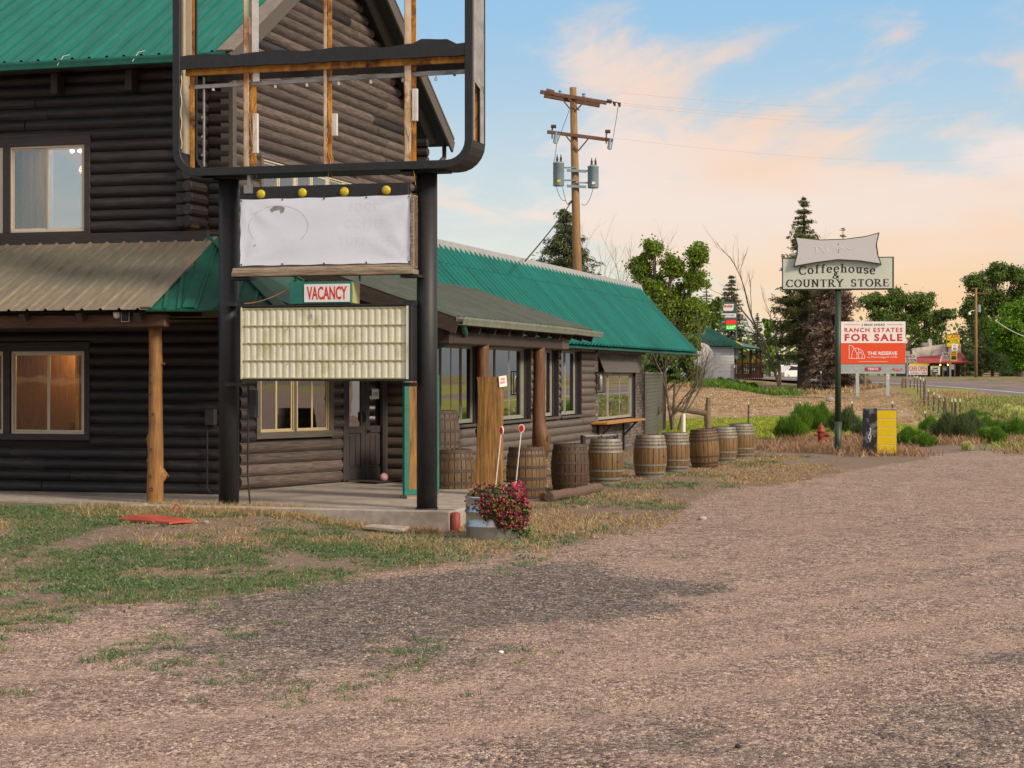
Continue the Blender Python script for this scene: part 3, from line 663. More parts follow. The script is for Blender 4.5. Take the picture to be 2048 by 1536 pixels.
# ---- front wall
FL = -21.0                           # left end (a)
def U(a): return a-FL
p_front = lp(FL, B0, 0)
ups = [(-19.35, -17.97), (-17.94-.0, -16.52), (-16.39, -15.01)]
ups = [(-17.90, -16.52), (-16.39, -15.01)]; los = [(-17.87, -16.49), (-16.36, -15.01)]
op_up = [(U(-18.0), U(-14.91), 4.40, 6.02)]; op_lo = [(U(-17.97), U(-14.91), 1.08, 2.66)]
logwall(lodge, p_front, 0, U(-13.22), 4.48, 7.45, op_up, m_logdark)
logwall(lodge, p_front, 0, U(-12.62), .22, 3.05, op_lo, m_logdark)
for (a, b), z0, z1, gm_ in ((ups[0], 4.5, 5.92, m_glassup), (ups[1], 4.5, 5.92, m_glassup), (los[0], 1.18, 2.54, m_glasslow), (los[1], 1.18, 2.54, m_glasslow)):
    window(lodge, p_front, 0, U(a), U(b), z0, z1, 'l', gm_, m_vinyl, glass2=(m_glassref if z0 > 3 else None))
for z0, z1, a1 in ((4.5, 5.92, -18.0), (1.18, 2.54, -17.97)):
    g = G(); g.box(U(a1), U(-14.91), -.07, .0, z1, z1+.15); g.box(U(a1), U(-14.91), -.07, .0, z0-.10, z0)
    g.box(U(-15.01), U(-14.91), -.07, 0, z0, z1); g.box(U(-16.505), U(-16.375), -.07, 0, z0, z1); g.box(U(a1), U(-17.9), -.07, 0, z0, z1)
    g.build('window_trim', m_trimdark, lodge, p_front, bevel=.005)
# ledger board at porch roof junction, brackets
g = G(); g.box(U(FL), U(-12.8), -.10, -.003, 4.24, 4.46); g.build('ledger_board', m_trimdark, lodge, p_front, bevel=.006)
for px in (120, 268):
    a, _ = onB(px, 160, B0-.1); g = G(); g.box(-.06, .06, -.30, -.06, -.33, 0); g.build('rafter_bracket', m_trimdarkz, lodge, lp(a, B0, 7.06), bevel=.006)
# corner: stacked log ends, recessed return
n = 14
for i in range(n):
    z = 4.54+(i+.5)*LOGH-.02
    if z > 7.1: break
    g = G(); w_ = random.uniform(-.012, .012); dd = random.uniform(-.02, .03)
    g.tube([(0, -.18+dd, 0), (0, -.168+dd, 0), (0, .4, 0)], [.078, .094, .094], 10); g.build('log_end', m_logdark, lodge, lp(-13.11+w_, B0, z), smooth=False)
    g = G(); g.box(-.09, .085, -.135, 0, -.09, .09); g.build('corner_block', m_logdark, lodge, lp(-13.26, B0+.02, z), bevel=.02)
logwall(lodge, lp(-13.05, 27.72, 0), 0, .36, 4.35, 7.25, [], m_logdark)
# ---- gable wall (faces +a)
GB0, GB1, RB, RZ, EZ = 27.78, 36.8, 32.1, 10.46, 7.12
pg = lp(A0, GB0, 0)
def glim(z):
    if z < 7.5: return (0, GB1-GB0)
    d = (RZ-.12-z)/.6; return (RB-d-GB0, RB+d-GB0)
gw0 = onA(520, 330, A0)[0]-GB0; gw1 = onA(708, 360, A0)[0]-GB0
logwall(lodge, pg, math.pi/2, GB1-GB0, 4.1, 10.3, [(gw0-.09, gw1+.09, 4.55, 5.90)], m_loggable, lim=glim, joint=4.5)
xs = [520, 546, 588, 615, 652, 680, 708]
bs_ = [onA(x, 350, A0)[0]-GB0 for x in xs]
seg = [(bs_[0], bs_[2]), (bs_[2], bs_[4]), (bs_[4], bs_[6])]
for a, b in seg: window(lodge, pg, math.pi/2, a+.02, b-.02, 4.62, 5.82, 'l', m_glassup, m_vinyl, deep=.0)
g = G(); g.box(gw0-.09, gw1+.09, -.07, 0, 5.82, 5.92); g.box(gw0-.09, gw1+.09, -.07, 0, 4.5, 4.62); g.box(gw0-.09, gw0, -.07, 0, 4.62, 5.82); g.box(gw1, gw1+.09, -.07, 0, 4.62, 5.82)
g.build('window_trim', m_loggable, lodge, pg, (0, 0, math.pi/2), bevel=.005)
g = G(); g.box(-.10, .04, -.085, .14, 4.2, 7.12); g.build('corner_trim', m_trimgrey, lodge, pg, (0, 0, math.pi/2), bevel=.006)
g = G(); g.bar((-.30, -.04, 7.36), (.0, -.04, 7.02), .06, .12); g.build('corner_trim', m_trimgrey, lodge, pg, (0, 0, math.pi/2), bevel=.006)
# far corner log ends
for i in range(15):
    z = 4.3+(i+.5)*LOGH
    g = G(); g.tube([(-.5, 0, 0), (.33, 0, 0), (.34, 0, 0)], [.094, .094, .08], 8); g.build('log_end', m_logdark, lodge, lp(A0, GB1+.1, z))
# back and side closing walls
g = G(); g.box(-8.3, -.02, GB1-B0, GB1-B0+.12, 0, 7.2); g.box(-8.3, -8.18, 0, GB1-B0, 0, 7.2); g.build('back_wall', m_backing, lodge)
# ---- upper roof
def roofplane(parent, O, Ud, Vd, width, vlen, pan, mat, ribw=.055, ribh=.028, ribs=1, name='roof_panel', start=0.0, lo=None):
    """O eave corner (parent space), Ud unit along eave, Vd unit up the slope; one object per sheet"""
    O = Vector(O); Ud = Vector(Ud).normalized(); Vd = Vector(Vd).normalized(); Nn = Ud.cross(Vd).normalized()
    if Nn.z < 0: Nn = -Nn
    n = int(math.ceil(width/pan-1e-6)); cache = {}
    for i in range(n):
        w = min(pan, width-i*pan); prof = []
        for r in range(ribs):
            st = r*pan/ribs
            if st+ribw*1.6 > w: break
            prof += [(st, 0), (st+ribw*.3, ribh), (st+ribw*.8, ribh), (st+ribw*1.1, 0)]
            if ribs == 1 and pan > .25: prof += [(st+pan*.5, 0), (st+pan*.52, .004), (st+pan*.56, .004), (st+pan*.58, 0)]
        prof.append((w, 0))
        jit = (random.random()-.5)*.012
        L0 = (lo((i+.5)*pan) if lo else 0)+jit; vs = []
        for (x, hgt) in prof:
            xx = i*pan+x; h1 = vlen(xx) if callable(vlen) else vlen
            for v in (L0, h1): vs.append(O+Ud*xx+Vd*v+Nn*(hgt+.012)-O-Ud*(i*pan))
        m = len(prof); fs = [(2*k, 2*k+2, 2*k+3, 2*k+1) for k in range(m-1)]
        g = G(); g.add(vs, fs); o = g.build(name, mat, parent, O+Ud*(i*pan))
PV = Vector((0, 1, .6)).normalized()
roofplane(lodge, lp(FL, 26.5, EZ+.05), (1, 0, 0), PV, -12.15-FL, 5.6/PV.y, .305, m_teal, ribh=.045, ribw=.07)
roofplane(lodge, lp(FL, 37.7, EZ+.05), (1, 0, 0), (0, -1, .6), -12.15-FL, 5.6/PV.y, .305, m_teal, ribh=.045, ribw=.07)
g = G()
for s_ in (-1, 1):
    e = RB+s_*5.6; g.add([lp(FL, e, EZ-.08), lp(-12.12, e, EZ-.08), lp(-12.12, RB, RZ-.06), lp(FL, RB, RZ-.06), lp(FL, e, EZ+.04), lp(-12.12, e, EZ+.04), lp(-12.12, RB, RZ+.06), lp(FL, RB, RZ+.06)],
                      [(0, 1, 2, 3), (7, 6, 5, 4), (0, 4, 5, 1), (1, 5, 6, 2), (2, 6, 7, 3), (3, 7, 4, 0)])
g.build('roof_deck', m_trimdark, lodge)
for s_ in (-1, 1):      # barge boards and flashing
    e = RB+s_*5.66
    g = G(); g.bar(lp(-12.09, e, EZ-.10), lp(-12.09, RB, RZ-.10+.03), .05, .26); g.build('barge_board', m_trimgrey, lodge, bevel=.006)
    g = G(); g.bar(lp(-12.19, e, EZ+.075), lp(-12.19, RB, RZ+.10), .28, .035); g.build('rake_flashing', m_rake, lodge, bevel=.004)
    g = G(); g.bar(lp(-12.45, e+.3*-s_, EZ+.0), lp(-12.45, RB, RZ-.16), .12, .14); g.build('rafter', m_trimgrey, lodge)
# gutters
def gutter(name, p, q, mat, parent, w=.13, h=.12):
    g = G(); p = Vector(p); q = Vector(q); d = (q-p).normalized(); sx = Vector((d.y, -d.x, 0))
    pr = [(-w/2, h/2), (-w/2, -h/2), (w*.32, -h/2), (w*.40, -h*.1), (w/2, h*.25), (w/2, h/2), (w*.44, h/2), (w*.44, h*.2), (w*.3, -h*.42), (-w*.44, -h*.42), (-w*.44, h/2)]
    vs = []
    for e in (p, q):
        for a, b in pr: vs.append(e+sx*a+Vector((0, 0, b)))
    m = len(pr); g.add(vs, [(i, (i+1) % m, m+(i+1) % m, m+i) for i in range(m)]+[tuple(range(m)), tuple(range(2*m-1, m-1, -1))])
    return g.build(name, mat, parent)
gutter('gutter', lp(FL, 26.42, EZ-.01), lp(-12.15, 26.42, EZ-.01), m_gutter, lodge)
gutter('gutter', lp(-12.1, 37.78, EZ+.02), lp(-14.1, 37.78, EZ+.02), m_trimgrey, lodge)
g = G(); g.tube([lp(-12.3, 37.8, EZ-.05), lp(-12.3, 37.8, EZ-.3), lp(-12.45, 37.4, EZ-.62), lp(-12.6, 37.0, EZ-.75)], .05, 8); g.build('downspout', m_trimgrey, lodge, smooth=True)
for px in (118, 268):   # bent white straps on the eave
    a, _ = onB(px, 125, 26.4); g = G(); g.bar((0, -.06, -.06), (.06, .03, .1), .02, .006); g.bar((.06, .03, .1), (.14, .1, .13), .02, .006); g.build('bent_strap', m_white, lodge, lp(a, 26.4, EZ+.02))
# interior
g = G(); g.box(-8.2, -1.2, 2.4, 2.5, .2, 3.0); g.build('interior_wall', m_int, lodge)
g = G(); g.box(-2.62, -2.55, .2, 2.4, .2, 3.0); g.build('interior_wall', m_int, lodge)
g = G(); g.box(-8.2, -3.12, 1.3, 1.36, .2, 3.0); g.build('interior_wall', wood('added_partition_wood', (.16, .07, .035), (.08, .035, .02), ax='z'), lodge)  # last wall: dark partition added so the left lower panes look dark
g = G(); g.box(-8.2, -.6, .13, 5.6, .15, .2); g.box(-8.2, -.3, .13, 6.0, 3.1, 3.2); g.box(-8.2, -.15, .13, 9, 7.0, 7.05); g.box(-8.2, -.2, 3.0, 3.1, 3.2, 7.0); g.build('interior_floor', m_intdark, lodge)
for i, px in enumerate((478, 485, 488)):
    g = G(); g.box(-.05, .05, -.015, 0, -.07, .07); g.build('wall_plate', m_beamd, lodge, (-2.75-.1*i if i else -2.75, 2.38, 1.9-.28*i))
g = G(); g.box(-3.75, -3.45, 1.2, 1.5, 1.15, 1.2); [g.box(-3.75+x, -3.73+x, 1.2+y, 1.22+y, .2, 1.15) for x in (0, .26) for y in (0, .26)]; g.box(-3.3, -3.0, 1.2, 1.4, 1.3, 1.34); g.box(-3.1, -3.07, 1.3, 1.33, .2, 1.3); g.build('bar_stool', m_intdark, lodge)
for k, (a0_, a1_) in enumerate(((-16.33, -15.72), (-17.85, -17.2))):   # upstairs curtains
    g = G(); n_ = 40; vs = []
    for i in range(n_+1):
        x = a0_+(a1_-a0_)*i/n_; y = .22+.035*math.sin(i*1.25)+.02*math.sin(i*.61)
        for z in (4.5, 5.9): vs.append((x-A0, y, z))
    g.add(vs, [(2*i, 2*i+2, 2*i+3, 2*i+1) for i in range(n_)]); g.build('curtain', m_curtain, lodge, smooth=True)
m_bulb = M('lit_bulb', (1, .8, .5), emit=(1, .62, .28, 26), bump=0)
m_bulblow = M('shade_warm', (.5, .35, .2), bump=0)
for i, px in enumerate((144, 160)):
    a, z = onB(px, 302, B0+.6); g = G(); g.lathe([(.001, -.035), (.03, -.025), (.038, 0), (.03, .025), (.001, .035)], 10); b = g.build('ceiling_bulb', m_bulb, lodge, lp(a, B0+.6, z), smooth=True, label='lit bulb of ceiling lamp behind the upper window')
g = G(); g.box(-.25, .2, -.02, .02, .05, .08); g.tube([(-.02, 0, .08), (-.02, 0, 1.1)], .01, 5); g.build('lamp_bar', m_intdark, lodge, lp(onB(152, 302, B0+.6)[0], B0+.6, onB(152, 302, B0+.6)[1]))
for nm, lc, en in (('upstairs_lamp_light', lp(onB(152, 302, B0+.5)[0], B0+.75, 5.6), 45),):
    ld = bpy.data.lights.new(nm, 'POINT'); ld.energy = en; ld.color = (1, .6, .28); ld.shadow_soft_size = .08; lo_ = bpy.data.objects.new(nm, ld); COL.objects.link(lo_); lo_.parent = lodge; lo_.location = lc
for nm, lc in (('room_fill_light', (-2.95, .9, 2.6)), ('entry_fill_light', (.3, 3.5, 2.6))):  # added fill lights, unseen, to warm the lower panes and door glass
    ld = bpy.data.lights.new(nm, 'POINT'); ld.energy = 60; ld.color = (1, .72, .24); ld.shadow_soft_size = .1; lo_ = bpy.data.objects.new(nm, ld); COL.objects.link(lo_); lo_.parent = lodge; lo_.location = lc

# ---- porch slab and porch roofs
slab = G()
slab.poly([lp(FL, 25.0, .22), lp(-7.6, 25.0, .25), lp(-8.9, 31.2, .29), lp(-11.3, 32.5, .29), lp(-13, 29, .24), lp(FL, 27.4, .22)], .5, (0, 0, 1))
slab.build('porch_slab', m_concrete, lodge)
PE = 24.62; pz0, pz1 = 3.10, 4.28; PVl = Vector((0, 27.1-PE, pz1-pz0)); 
roofplane(lodge, lp(FL, PE, pz0), (1, 0, 0), PVl.normalized(), -12.62-FL, PVl.length, .305, m_dustroof, ribh=.03)
def facet(parent, pts, mat, rib=.30, name='roof_panel', capw=.0, base=(0, 1)):
    P = [Vector(p) for p in pts]; O = P[base[0]]; Ud = (P[base[1]]-O).normalized(); Nn = (P[1]-P[0]).cross(P[2]-P[0]).normalized()
    if Nn.z < 0: Nn = -Nn
    Vd = Nn.cross(Ud);
    if Vd.z < 0: Vd = -Vd
    q = [((p-O).dot(Ud), (p-O).dot(Vd)) for p in P]; u0 = min(a for a, b in q); u1 = max(a for a, b in q)
    g = G(); g.poly([p+Nn*.012 for p in P], .03, Nn); u = u0+rib*.4
    while u < u1:
        hits = []
        for (a0, b0), (a1, b1) in zip(q, q[1:]+q[:1]):
            if (a0-u)*(a1-u) < 0: hits.append(b0+(b1-b0)*(u-a0)/(a1-a0))
        if len(hits) >= 2:
            hits.sort(); g.bar(O+Ud*u+Vd*(hits[0])+Nn*.025, O+Ud*u+Vd*(hits[-1]-.02)+Nn*.025, .05, .03, up=Nn)
        u += rib
    return g.build(name, mat, parent)
T = lp(-12.72, 27.12, pz1+.02); C0 = lp(-12.62, PE, pz0); C1 = lp(-12.05, 24.86, pz0); C3 = lp(-10.75, 25.25, pz0); C4 = lp(-10.35, 26.1, pz0); T2 = lp(-12.62, 29.7, pz1-.05)
facet(lodge, [C0, C1, T], m_tealdark, .2); facet(lodge, [C1, C3, T], m_tealdark, .28); facet(lodge, [C3, C4, T2, T], m_tealdark, .28)
for p, q in ((C0, T), (C1, T), (C3, T)):
    p = Vector(p); q = Vector(q); g = G(); up = Vector((0, 0, 1)); g.bar(p+up*.045, q+up*.055, .17, .02); g.build('hip_cap', m_dustroof if p == Vector(C0) else m_tealdark, lodge)
# beam, eave fascia, post
g = G(); g.box(-8.3, onB(335, 640, 24.95)[0]-A0, 24.87-B0, 25.03-B0, 2.86, 3.06); g.build('porch_beam', m_beam, lodge, bevel=.02)
for i in range(9):
    a = -20.4+i*.95; g = G(); g.bar(lp(a, PE+.08, 3.0), lp(a, 27.0, 4.12), .09, .13); g.build('porch_rafter', m_beamd, lodge)
g = G(); g.poly([lp(FL, PE+.06, 3.08), lp(-12.62, PE+.06, 3.08), lp(-12.05, 24.9, 3.08), lp(-10.75, 25.3, 3.08), lp(-10.35, 26.1, 3.08), lp(-12.6, 29.7, 4.18), lp(-12.75, 27.1, 4.22), lp(FL, 27.1, 4.22)]); g.build('porch_ceiling', m_beamd, lodge)
def rustic_post(parent, name, loc, h, r, mat, knots, seed, flare=1.12):
    rr = random.Random(seed); n = 26; ns = 16; vs = []; ph = [rr.uniform(0, 6) for _ in range(6)]
    for i in range(n+1):
        z = h*i/n; t = i/n
        for k in range(ns):
            a = 2*math.pi*k/ns; rad = r*(flare-(flare-1)*min(1, t*2.2)-.10*t)*(1+.05*math.sin(2*a+ph[0]+z)+.04*math.sin(3*a+ph[1]-z*2.1)+.03*math.sin(z*5+ph[2]+a))
            for (ka, kz, kh, kr) in knots:
                da = (a-ka+math.pi) % (2*math.pi)-math.pi; rad += kh*math.exp(-(da*r/kr)**2-((z-kz)/kr)**2)
            vs.append((math.cos(a)*rad, math.sin(a)*rad, z))
    fs = [(i*ns+k, i*ns+(k+1) % ns, (i+1)*ns+(k+1) % ns, (i+1)*ns+k) for i in range(n) for k in range(ns)]+[tuple(range(n*ns, n*ns+ns))]
    g = G(); g.add(vs, fs); o = g.build(name, mat, parent, loc, smooth=True)
    mk = MATS['knot_dark']
    for (ka, kz, kh, kr) in knots:
        g = G(); a = ka; rad = r+kh; g.lathe([(kr*.34, -.004), (kr*.40, .010), (kr*.24, .014), (.001, .008)], 9, cap=False)
        k_ = g.build('knot', mk, o, (math.cos(a)*rad*.96, math.sin(a)*rad*.96, kz)); k_.rotation_euler = Vector((math.cos(a), math.sin(a), 0)).to_track_quat('Z', 'Y').to_euler()
    return o
M('knot_dark', (.16, .09, .02), (.05, .03, .012), rough=.7, scale=30, bump=.5)
pa = onB(311, 1000, 25.2)[0]
ks = [(-1.75, 2.05, .02, .07), (-1.7, 1.92, .02, .07), (-.2, 2.2, .05, .05), (-1.9, 1.75, .01, .05), (-1.4, 1.45, .015, .06), (3.3, 1.05, .04, .09), (-1.6, .92, .025, .07), (-1.75, .52, .02, .06), (.0, .52, .10, .055), (-1.55, .33, .03, .08), (-2.4, .75, .015, .06)]
rustic_post(lodge, 'porch_post', lp(pa, 25.2, .12), 2.78, .112, m_post, ks, 3)
# entry (angled) wall
D0 = (-12.70, 28.1); D1 = (-11.40, 31.5); dang = math.atan2(D1[1]-D0[1], D1[0]-D0[0]); DL = math.hypot(D1[0]-D0[0], D1[1]-D0[1])
def onL(px, p0, ang):
    k = (px-1024)/F_; dx, dy = math.cos(ang), math.sin(ang)   # a = p0a+dx t ; b = p0b+dy t ; X = k Y
    # a cc + b ss = k(-a ss + b cc)
    A_ = dx*(cc+k*ss)+dy*(ss-k*cc); B_ = p0[0]*(cc+k*ss)+p0[1]*(ss-k*cc); return -B_/A_
pd = lp(*D0, 0); uw0, uw1, ud0, ud1 = [onL(x, D0, dang) for x in (516, 655, 686, 770)]
logwall(lodge, pd, dang, DL, .28, 3.1, [(uw0-.08, uw1+.08, 1.09, 2.6), (ud0-.05, min(DL, ud1+.05), .28, 2.45)], m_logdark.copy() if False else m_logwing if False else MATS.setdefault('entry_logs', wood('stain_entry_logs', (.10, .076, .062), (.06, .045, .037), rnd=.12, rough=.42)), joint=5)
um = (uw0+uw1)/2
window(lodge, pd, dang, uw0, um-.025, 1.19, 2.5, 'r', m_glassdark, MATS.setdefault('ev', M('window_vinyl_yellowed', (.46, .38, .22), (.38, .31, .18), rough=.5, bump=.05)), cas=.02); window(lodge, pd, dang, um+.025, uw1, 1.19, 2.5, 'r', m_glassdark, MATS['ev'], cas=.02)
g = G(); g.box(uw0-.09, uw1+.09, -.07, 0, 2.5, 2.6); g.box(uw0-.09, uw1+.09, -.07, 0, 1.08, 1.19); g.box(uw0-.09, uw0, -.07, 0, 1.19, 2.5); g.box(uw1, uw1+.09, -.07, 0, 1.19, 2.5); g.box(um-.025, um+.025, -.06, 0, 1.19, 2.5)
g.build('window_trim', m_trimgrey, lodge, pd, (0, 0, dang), bevel=.005)
g = G(); g.box(.0, 2.0, 1.5, 1.55, .3, 3); g.build('interior_wall', m_int, lodge, pd, (0, 0, dang))
# door: two narrow leaves
dm = (ud0+ud1)/2
for k, (a, b) in enumerate(((ud0+.03, dm-.004), (dm+.004, ud1-.03))):
    g = G(); st = .11; y0, y1 = -.03, .02; zt = 2.38
    g.box(a, a+st, y0, y1, .30, zt); g.box(b-st, b, y0, y1, .30, zt); g.box(a+st, b-st, y0, y1, zt-.12, zt); g.box(a+st, b-st, y0, y1, .30, .50); g.box(a+st, b-st, y0, y1, 1.12, 1.24)
    g.box(a+st, b-st, y0+.02, y1, .50, 1.12); w3 = (b-a-2*st-.06)/2
    for j in range(2):
        x = a+st+.02+j*(w3+.02); g.box(x, x+w3, y0+.004, y0+.018, .54, 1.08)
    d = g.build('door', m_trimdarkz, lodge, pd, (0, 0, dang), bevel=.006)
    g = G(); g.box(a+st, b-st, -.005, 0, 1.24, zt-.12); g.build('pane', m_glassdark, d)
    g = G(); x = (b-.055) if k == 0 else (a+.055)
    if k == 0: g.box(x-.02, x+.02, -.06, -.03, 1.3, 1.52); g.box(x-.012, x+.012, -.10, -.08, 1.33, 1.49)
    else: g.box(x-.03, x+.03, -.05, -.03, 1.12, 1.18); g.tube([(x, -.03, 1.15), (x, -.09, 1.15)], .018, 8)
    g.build('handle', m_wire, d)
    if k == 1:
        g = G(); g.box(a+st+.08, b-st-.04, -.012, -.008, 1.72, 1.9); nt_ = g.build('notice', m_signwhite, d)
        text('notice_text', 'PLEASE\nCLOSED', .12, .06, m_ink, d, (a+st+.02+(b-a-2*st)/2, -.014, 1.81))
g = G(); g.box(ud0-.05, ud0+.03, -.06, .03, .28, 2.5); g.box(ud1-.03, ud1+.05, -.06, .03, .28, 2.5); g.box(ud0-.05, ud1+.05, -.06, .03, 2.38, 2.5); g.box(ud0, ud1, -.12, .05, .27, .30); g.build('door_frame', m_trimdarkz, lodge, pd, (0, 0, dang), bevel=.005)
g = G(); g.box(ud0-.1, ud1, 1.2, 1.25, .3, 3); g.build('interior_wall', m_int, lodge, pd, (0, 0, dang))
# short return wall right of the door
logwall(lodge, lp(-11.40, 31.5, 0), 0, .62, .28, 3.0, [], MATS['stain_entry_logs'], joint=4)
g = G(); g.tube([(0, -.09, .3), (0, -.09, 2.9)], .07, 8); g.build('corner_pole', m_trimdarkz, lodge, lp(-11.36, 31.5, 0))
# ---- right porch shed roof
SE = -9.226; sb0, sb1 = 29.06, 38.85; sz = 3.06; sp = .345; SV = Vector((-1, 0, sp)).normalized(); sl = 3.46/abs(SV.x)
roofplane(lodge, lp(SE, sb0, sz+.02), (0, 1, 0), SV, sb1-sb0, sl, .91, m_greyroof, ribw=.07, ribh=.045, ribs=3)
g = G(); a1 = SE-3.44; g.add([lp(SE+.02, sb0, sz-.10), lp(SE+.02, sb1, sz-.10), lp(a1, sb1, sz-.10+3.44*sp), lp(a1, sb0, sz-.10+3.44*sp), lp(SE, sb0, sz+.02), lp(SE, sb1, sz+.02), lp(a1, sb1, sz+.02+3.44*sp), lp(a1, sb0, sz+.02+3.44*sp)],
    [(0, 1, 2, 3), (7, 6, 5, 4), (0, 4, 5, 1), (1, 5, 6, 2), (2, 6, 7, 3), (3, 7, 4, 0)]); g.build('roof_deck', m_beamd, lodge)
g = G(); g.bar(lp(SE+.0, sb0-.03, sz-.13), lp(a1, sb0-.03, sz-.13+3.44*sp), .05, .2); g.build('barge_board', m_beamd, lodge)
g = G(); g.add([lp(-9.5, sb0+.1, 2.75), lp(-12.6, sb0+.1, 2.75), lp(-12.6, sb0+.1, 4.0), lp(-9.5, sb0+.1, 3.02)], [(0, 1, 2, 3)]); g.build('gable_infill', m_beamd, lodge)
for i in range(11):
    b = sb0+.5+i*.92; g = G(); g.bar(lp(SE-.04, b, sz-.15), lp(a1+.4, b, sz-.15+3.0*sp), .07, .12); g.build('porch_rafter', m_beamd, lodge)
g = G(); g.box(-.1, .1, 0, 7.3, -.13, .1); g.build('porch_beam', m_beamd, lodge, lp(-9.5, 29.35, 2.80), bevel=.02)
g = G(); g.box(-3.1, 0, -.1, .1, -.13, .1); g.build('porch_beam', m_beamd, lodge, lp(-9.4, 29.3, 2.79), bevel=.02)
g = G(); g.box(-.09, .11, 0, .55, -.12, .12); g.build('beam_end', m_trimgrey, lodge, lp(-9.5, 36.66, 2.80), bevel=.01)
gutter('gutter', lp(SE+.06, sb0-.05, sz-.02), lp(SE+.06, 36.5, sz-.02), m_gutter2, lodge, .14, .13)
gutter('gutter', lp(SE+.06, 36.52, sz-.02), lp(SE+.12, sb1, sz-.05), m_gutter2, lodge, .13, .11)
q0 = W(SE+.02, sb0+.25, 2.98); q1 = at(930, 668, 31.4); q2 = at(905, 682, 31.7); q3 = at(870, 694, 32.0)
def toL(v): v = Vector(v); d = v-W(A0, B0, 0); return Vector((d.x*cc-d.y*ss, d.x*ss+d.y*cc, d.z))
g = G(); g.tube([toL(q0), toL(q1), toL(q2), toL(q3), toL(q3)+Vector((-.5, .3, -.1))], .055, 8); g.build('downspout', m_gutter, lodge, smooth=True)
for px, kk, sd_, r_ in ((966, [(-.2, 1.75, .06, .14), (2.8, 1.2, .03, .1)], 5, .115), (1078, [(-.2, .95, .10, .22), (-.1, .7, .07, .15), (2.9, 1.5, .03, .1)], 6, .125)):
    b = onA(px, 700, -9.5)[0]; rustic_post(lodge, 'porch_post', lp(-9.5, b, -.05), 2.76, r_, m_postdark, kk, sd_)
# security light, camera, fittings on the left porch beam
a_, z_ = onB(253, 633, 24.85); g = G(); g.box(-.06, .06, -.05, 0, -.075, .075); g.box(-.045, .045, -.058, -.05, -.06, .06); g.build('flood_light', m_wire, lodge, lp(a_, 24.86, z_), bevel=.008)
g = G(); g.box(-.065, .065, -.046, -.04, -.08, -.075); g.box(-.065, -.06, -.05, -.04, -.08, .08); g.box(.06, .065, -.05, -.04, -.08, .08); g.build('flood_light_rim', m_signwhite, lodge, lp(a_, 24.86, z_))
a_, z_ = onB(235, 629, 24.82); g = G(); g.lathe([(.05, .06), (.055, 0), (.04, -.05), (.001, -.06)], 12); g.build('lamp_globe', m_signwhite, lodge, lp(a_, 24.80, z_), smooth=True)
# wall boxes and conduit
a_, z_ = onB(423, 834, B0-.1); g = G(); g.box(-.085, .085, -.12, 0, -.13, .13); g.build('junction_box', m_trimdark, lodge, lp(a_, B0-.06, z_), bevel=.01)
g = G(); a2 = onB(415, 900, B0-.1)[0]; g.tube([lp(a2, B0-.11, z_-.1), lp(a2, B0-.11, .34), lp(a2+.05, B0-.11, .27), lp(a2+.25, B0-.11, .26)], .014, 6); g.build('conduit', m_wire, lodge)

# ================================================================== STORE WING
WA, WB = -11.435, 31.95
wing = thing('store_wing', 'long grey single-storey store with steep teal corrugated roof and tall windows', 'building', W(WA, WB, 0), -TH)
def wp(a, b, z): return (a-WA, b-WB, z)
pw = wp(WA, WB, 0); PI2 = math.pi/2
def ub(px, a=WA): return onA(px, 760, a)[0]-WB
LB = 48.03-WB; LE = 54.15-WB
wins = [(ub(868), ub(957)), (ub(968), ub(1058)), (ub(1086), ub(1113.5)), (ub(1118.5), ub(1159.5))]
m_reveal = M('window_reveal_dark', (.028, .027, .03), (.02, .02, .022), rough=.6, bump=.05)
logwall(wing, pw, PI2, LB, -.10, 2.86, [(a-.02, b+.02, 1.13, 2.80) for a, b in wins], m_logwing, joint=9, h=.19, flat=.05)
for (a, b), c in zip(wins, (4, 3, 2, 2)):
    w = window(wing, pw, PI2, a+.02, b-.16, 1.15, 2.78, 'l', m_glassdark, m_vinylgrey, deep=.13, cols=c, cas=.05)
    g = G(); g.box(a, a+.02, -.05, .2, 1.13, 2.8); g.build('reveal', m_reveal, wing, pw, (0, 0, PI2)); g = G(); g.box(b-.16, b, .06, .2, 1.13, 2.8); g.box(b-.02, b, -.05, .0601, 1.13, 2.8); g.build('reveal', m_reveal, wing, pw, (0, 0, PI2))
    g = G(); g.box(a-.03, b+.03, -.09, .2, 1.07, 1.13); g.build('window_sill', m_trimgrey, wing, pw, (0, 0, PI2), bevel=.01)
    g = G(); g.box(a-.02, b+.02, -.055, .02, 2.78, 2.87); g.build('window_head', m_trimgrey, wing, pw, (0, 0, PI2))
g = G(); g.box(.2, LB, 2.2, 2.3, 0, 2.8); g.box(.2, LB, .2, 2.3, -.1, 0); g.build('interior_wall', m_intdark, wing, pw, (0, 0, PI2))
for i, x in enumerate((4.3, 5.9, 8.2, 11.6, 13.4)):  # drapes added behind the glass to brighten the store windows
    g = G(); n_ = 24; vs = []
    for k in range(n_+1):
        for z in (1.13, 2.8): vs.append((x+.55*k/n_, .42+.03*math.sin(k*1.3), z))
    g.add(vs, [(2*k, 2*k+2, 2*k+3, 2*k+1) for k in range(n_)]); g.build('curtain', M('brightening_drape_blue_grey', (.20, .26, .30), (.14, .18, .2), rough=.9), wing, pw, (0, 0, PI2), smooth=True)
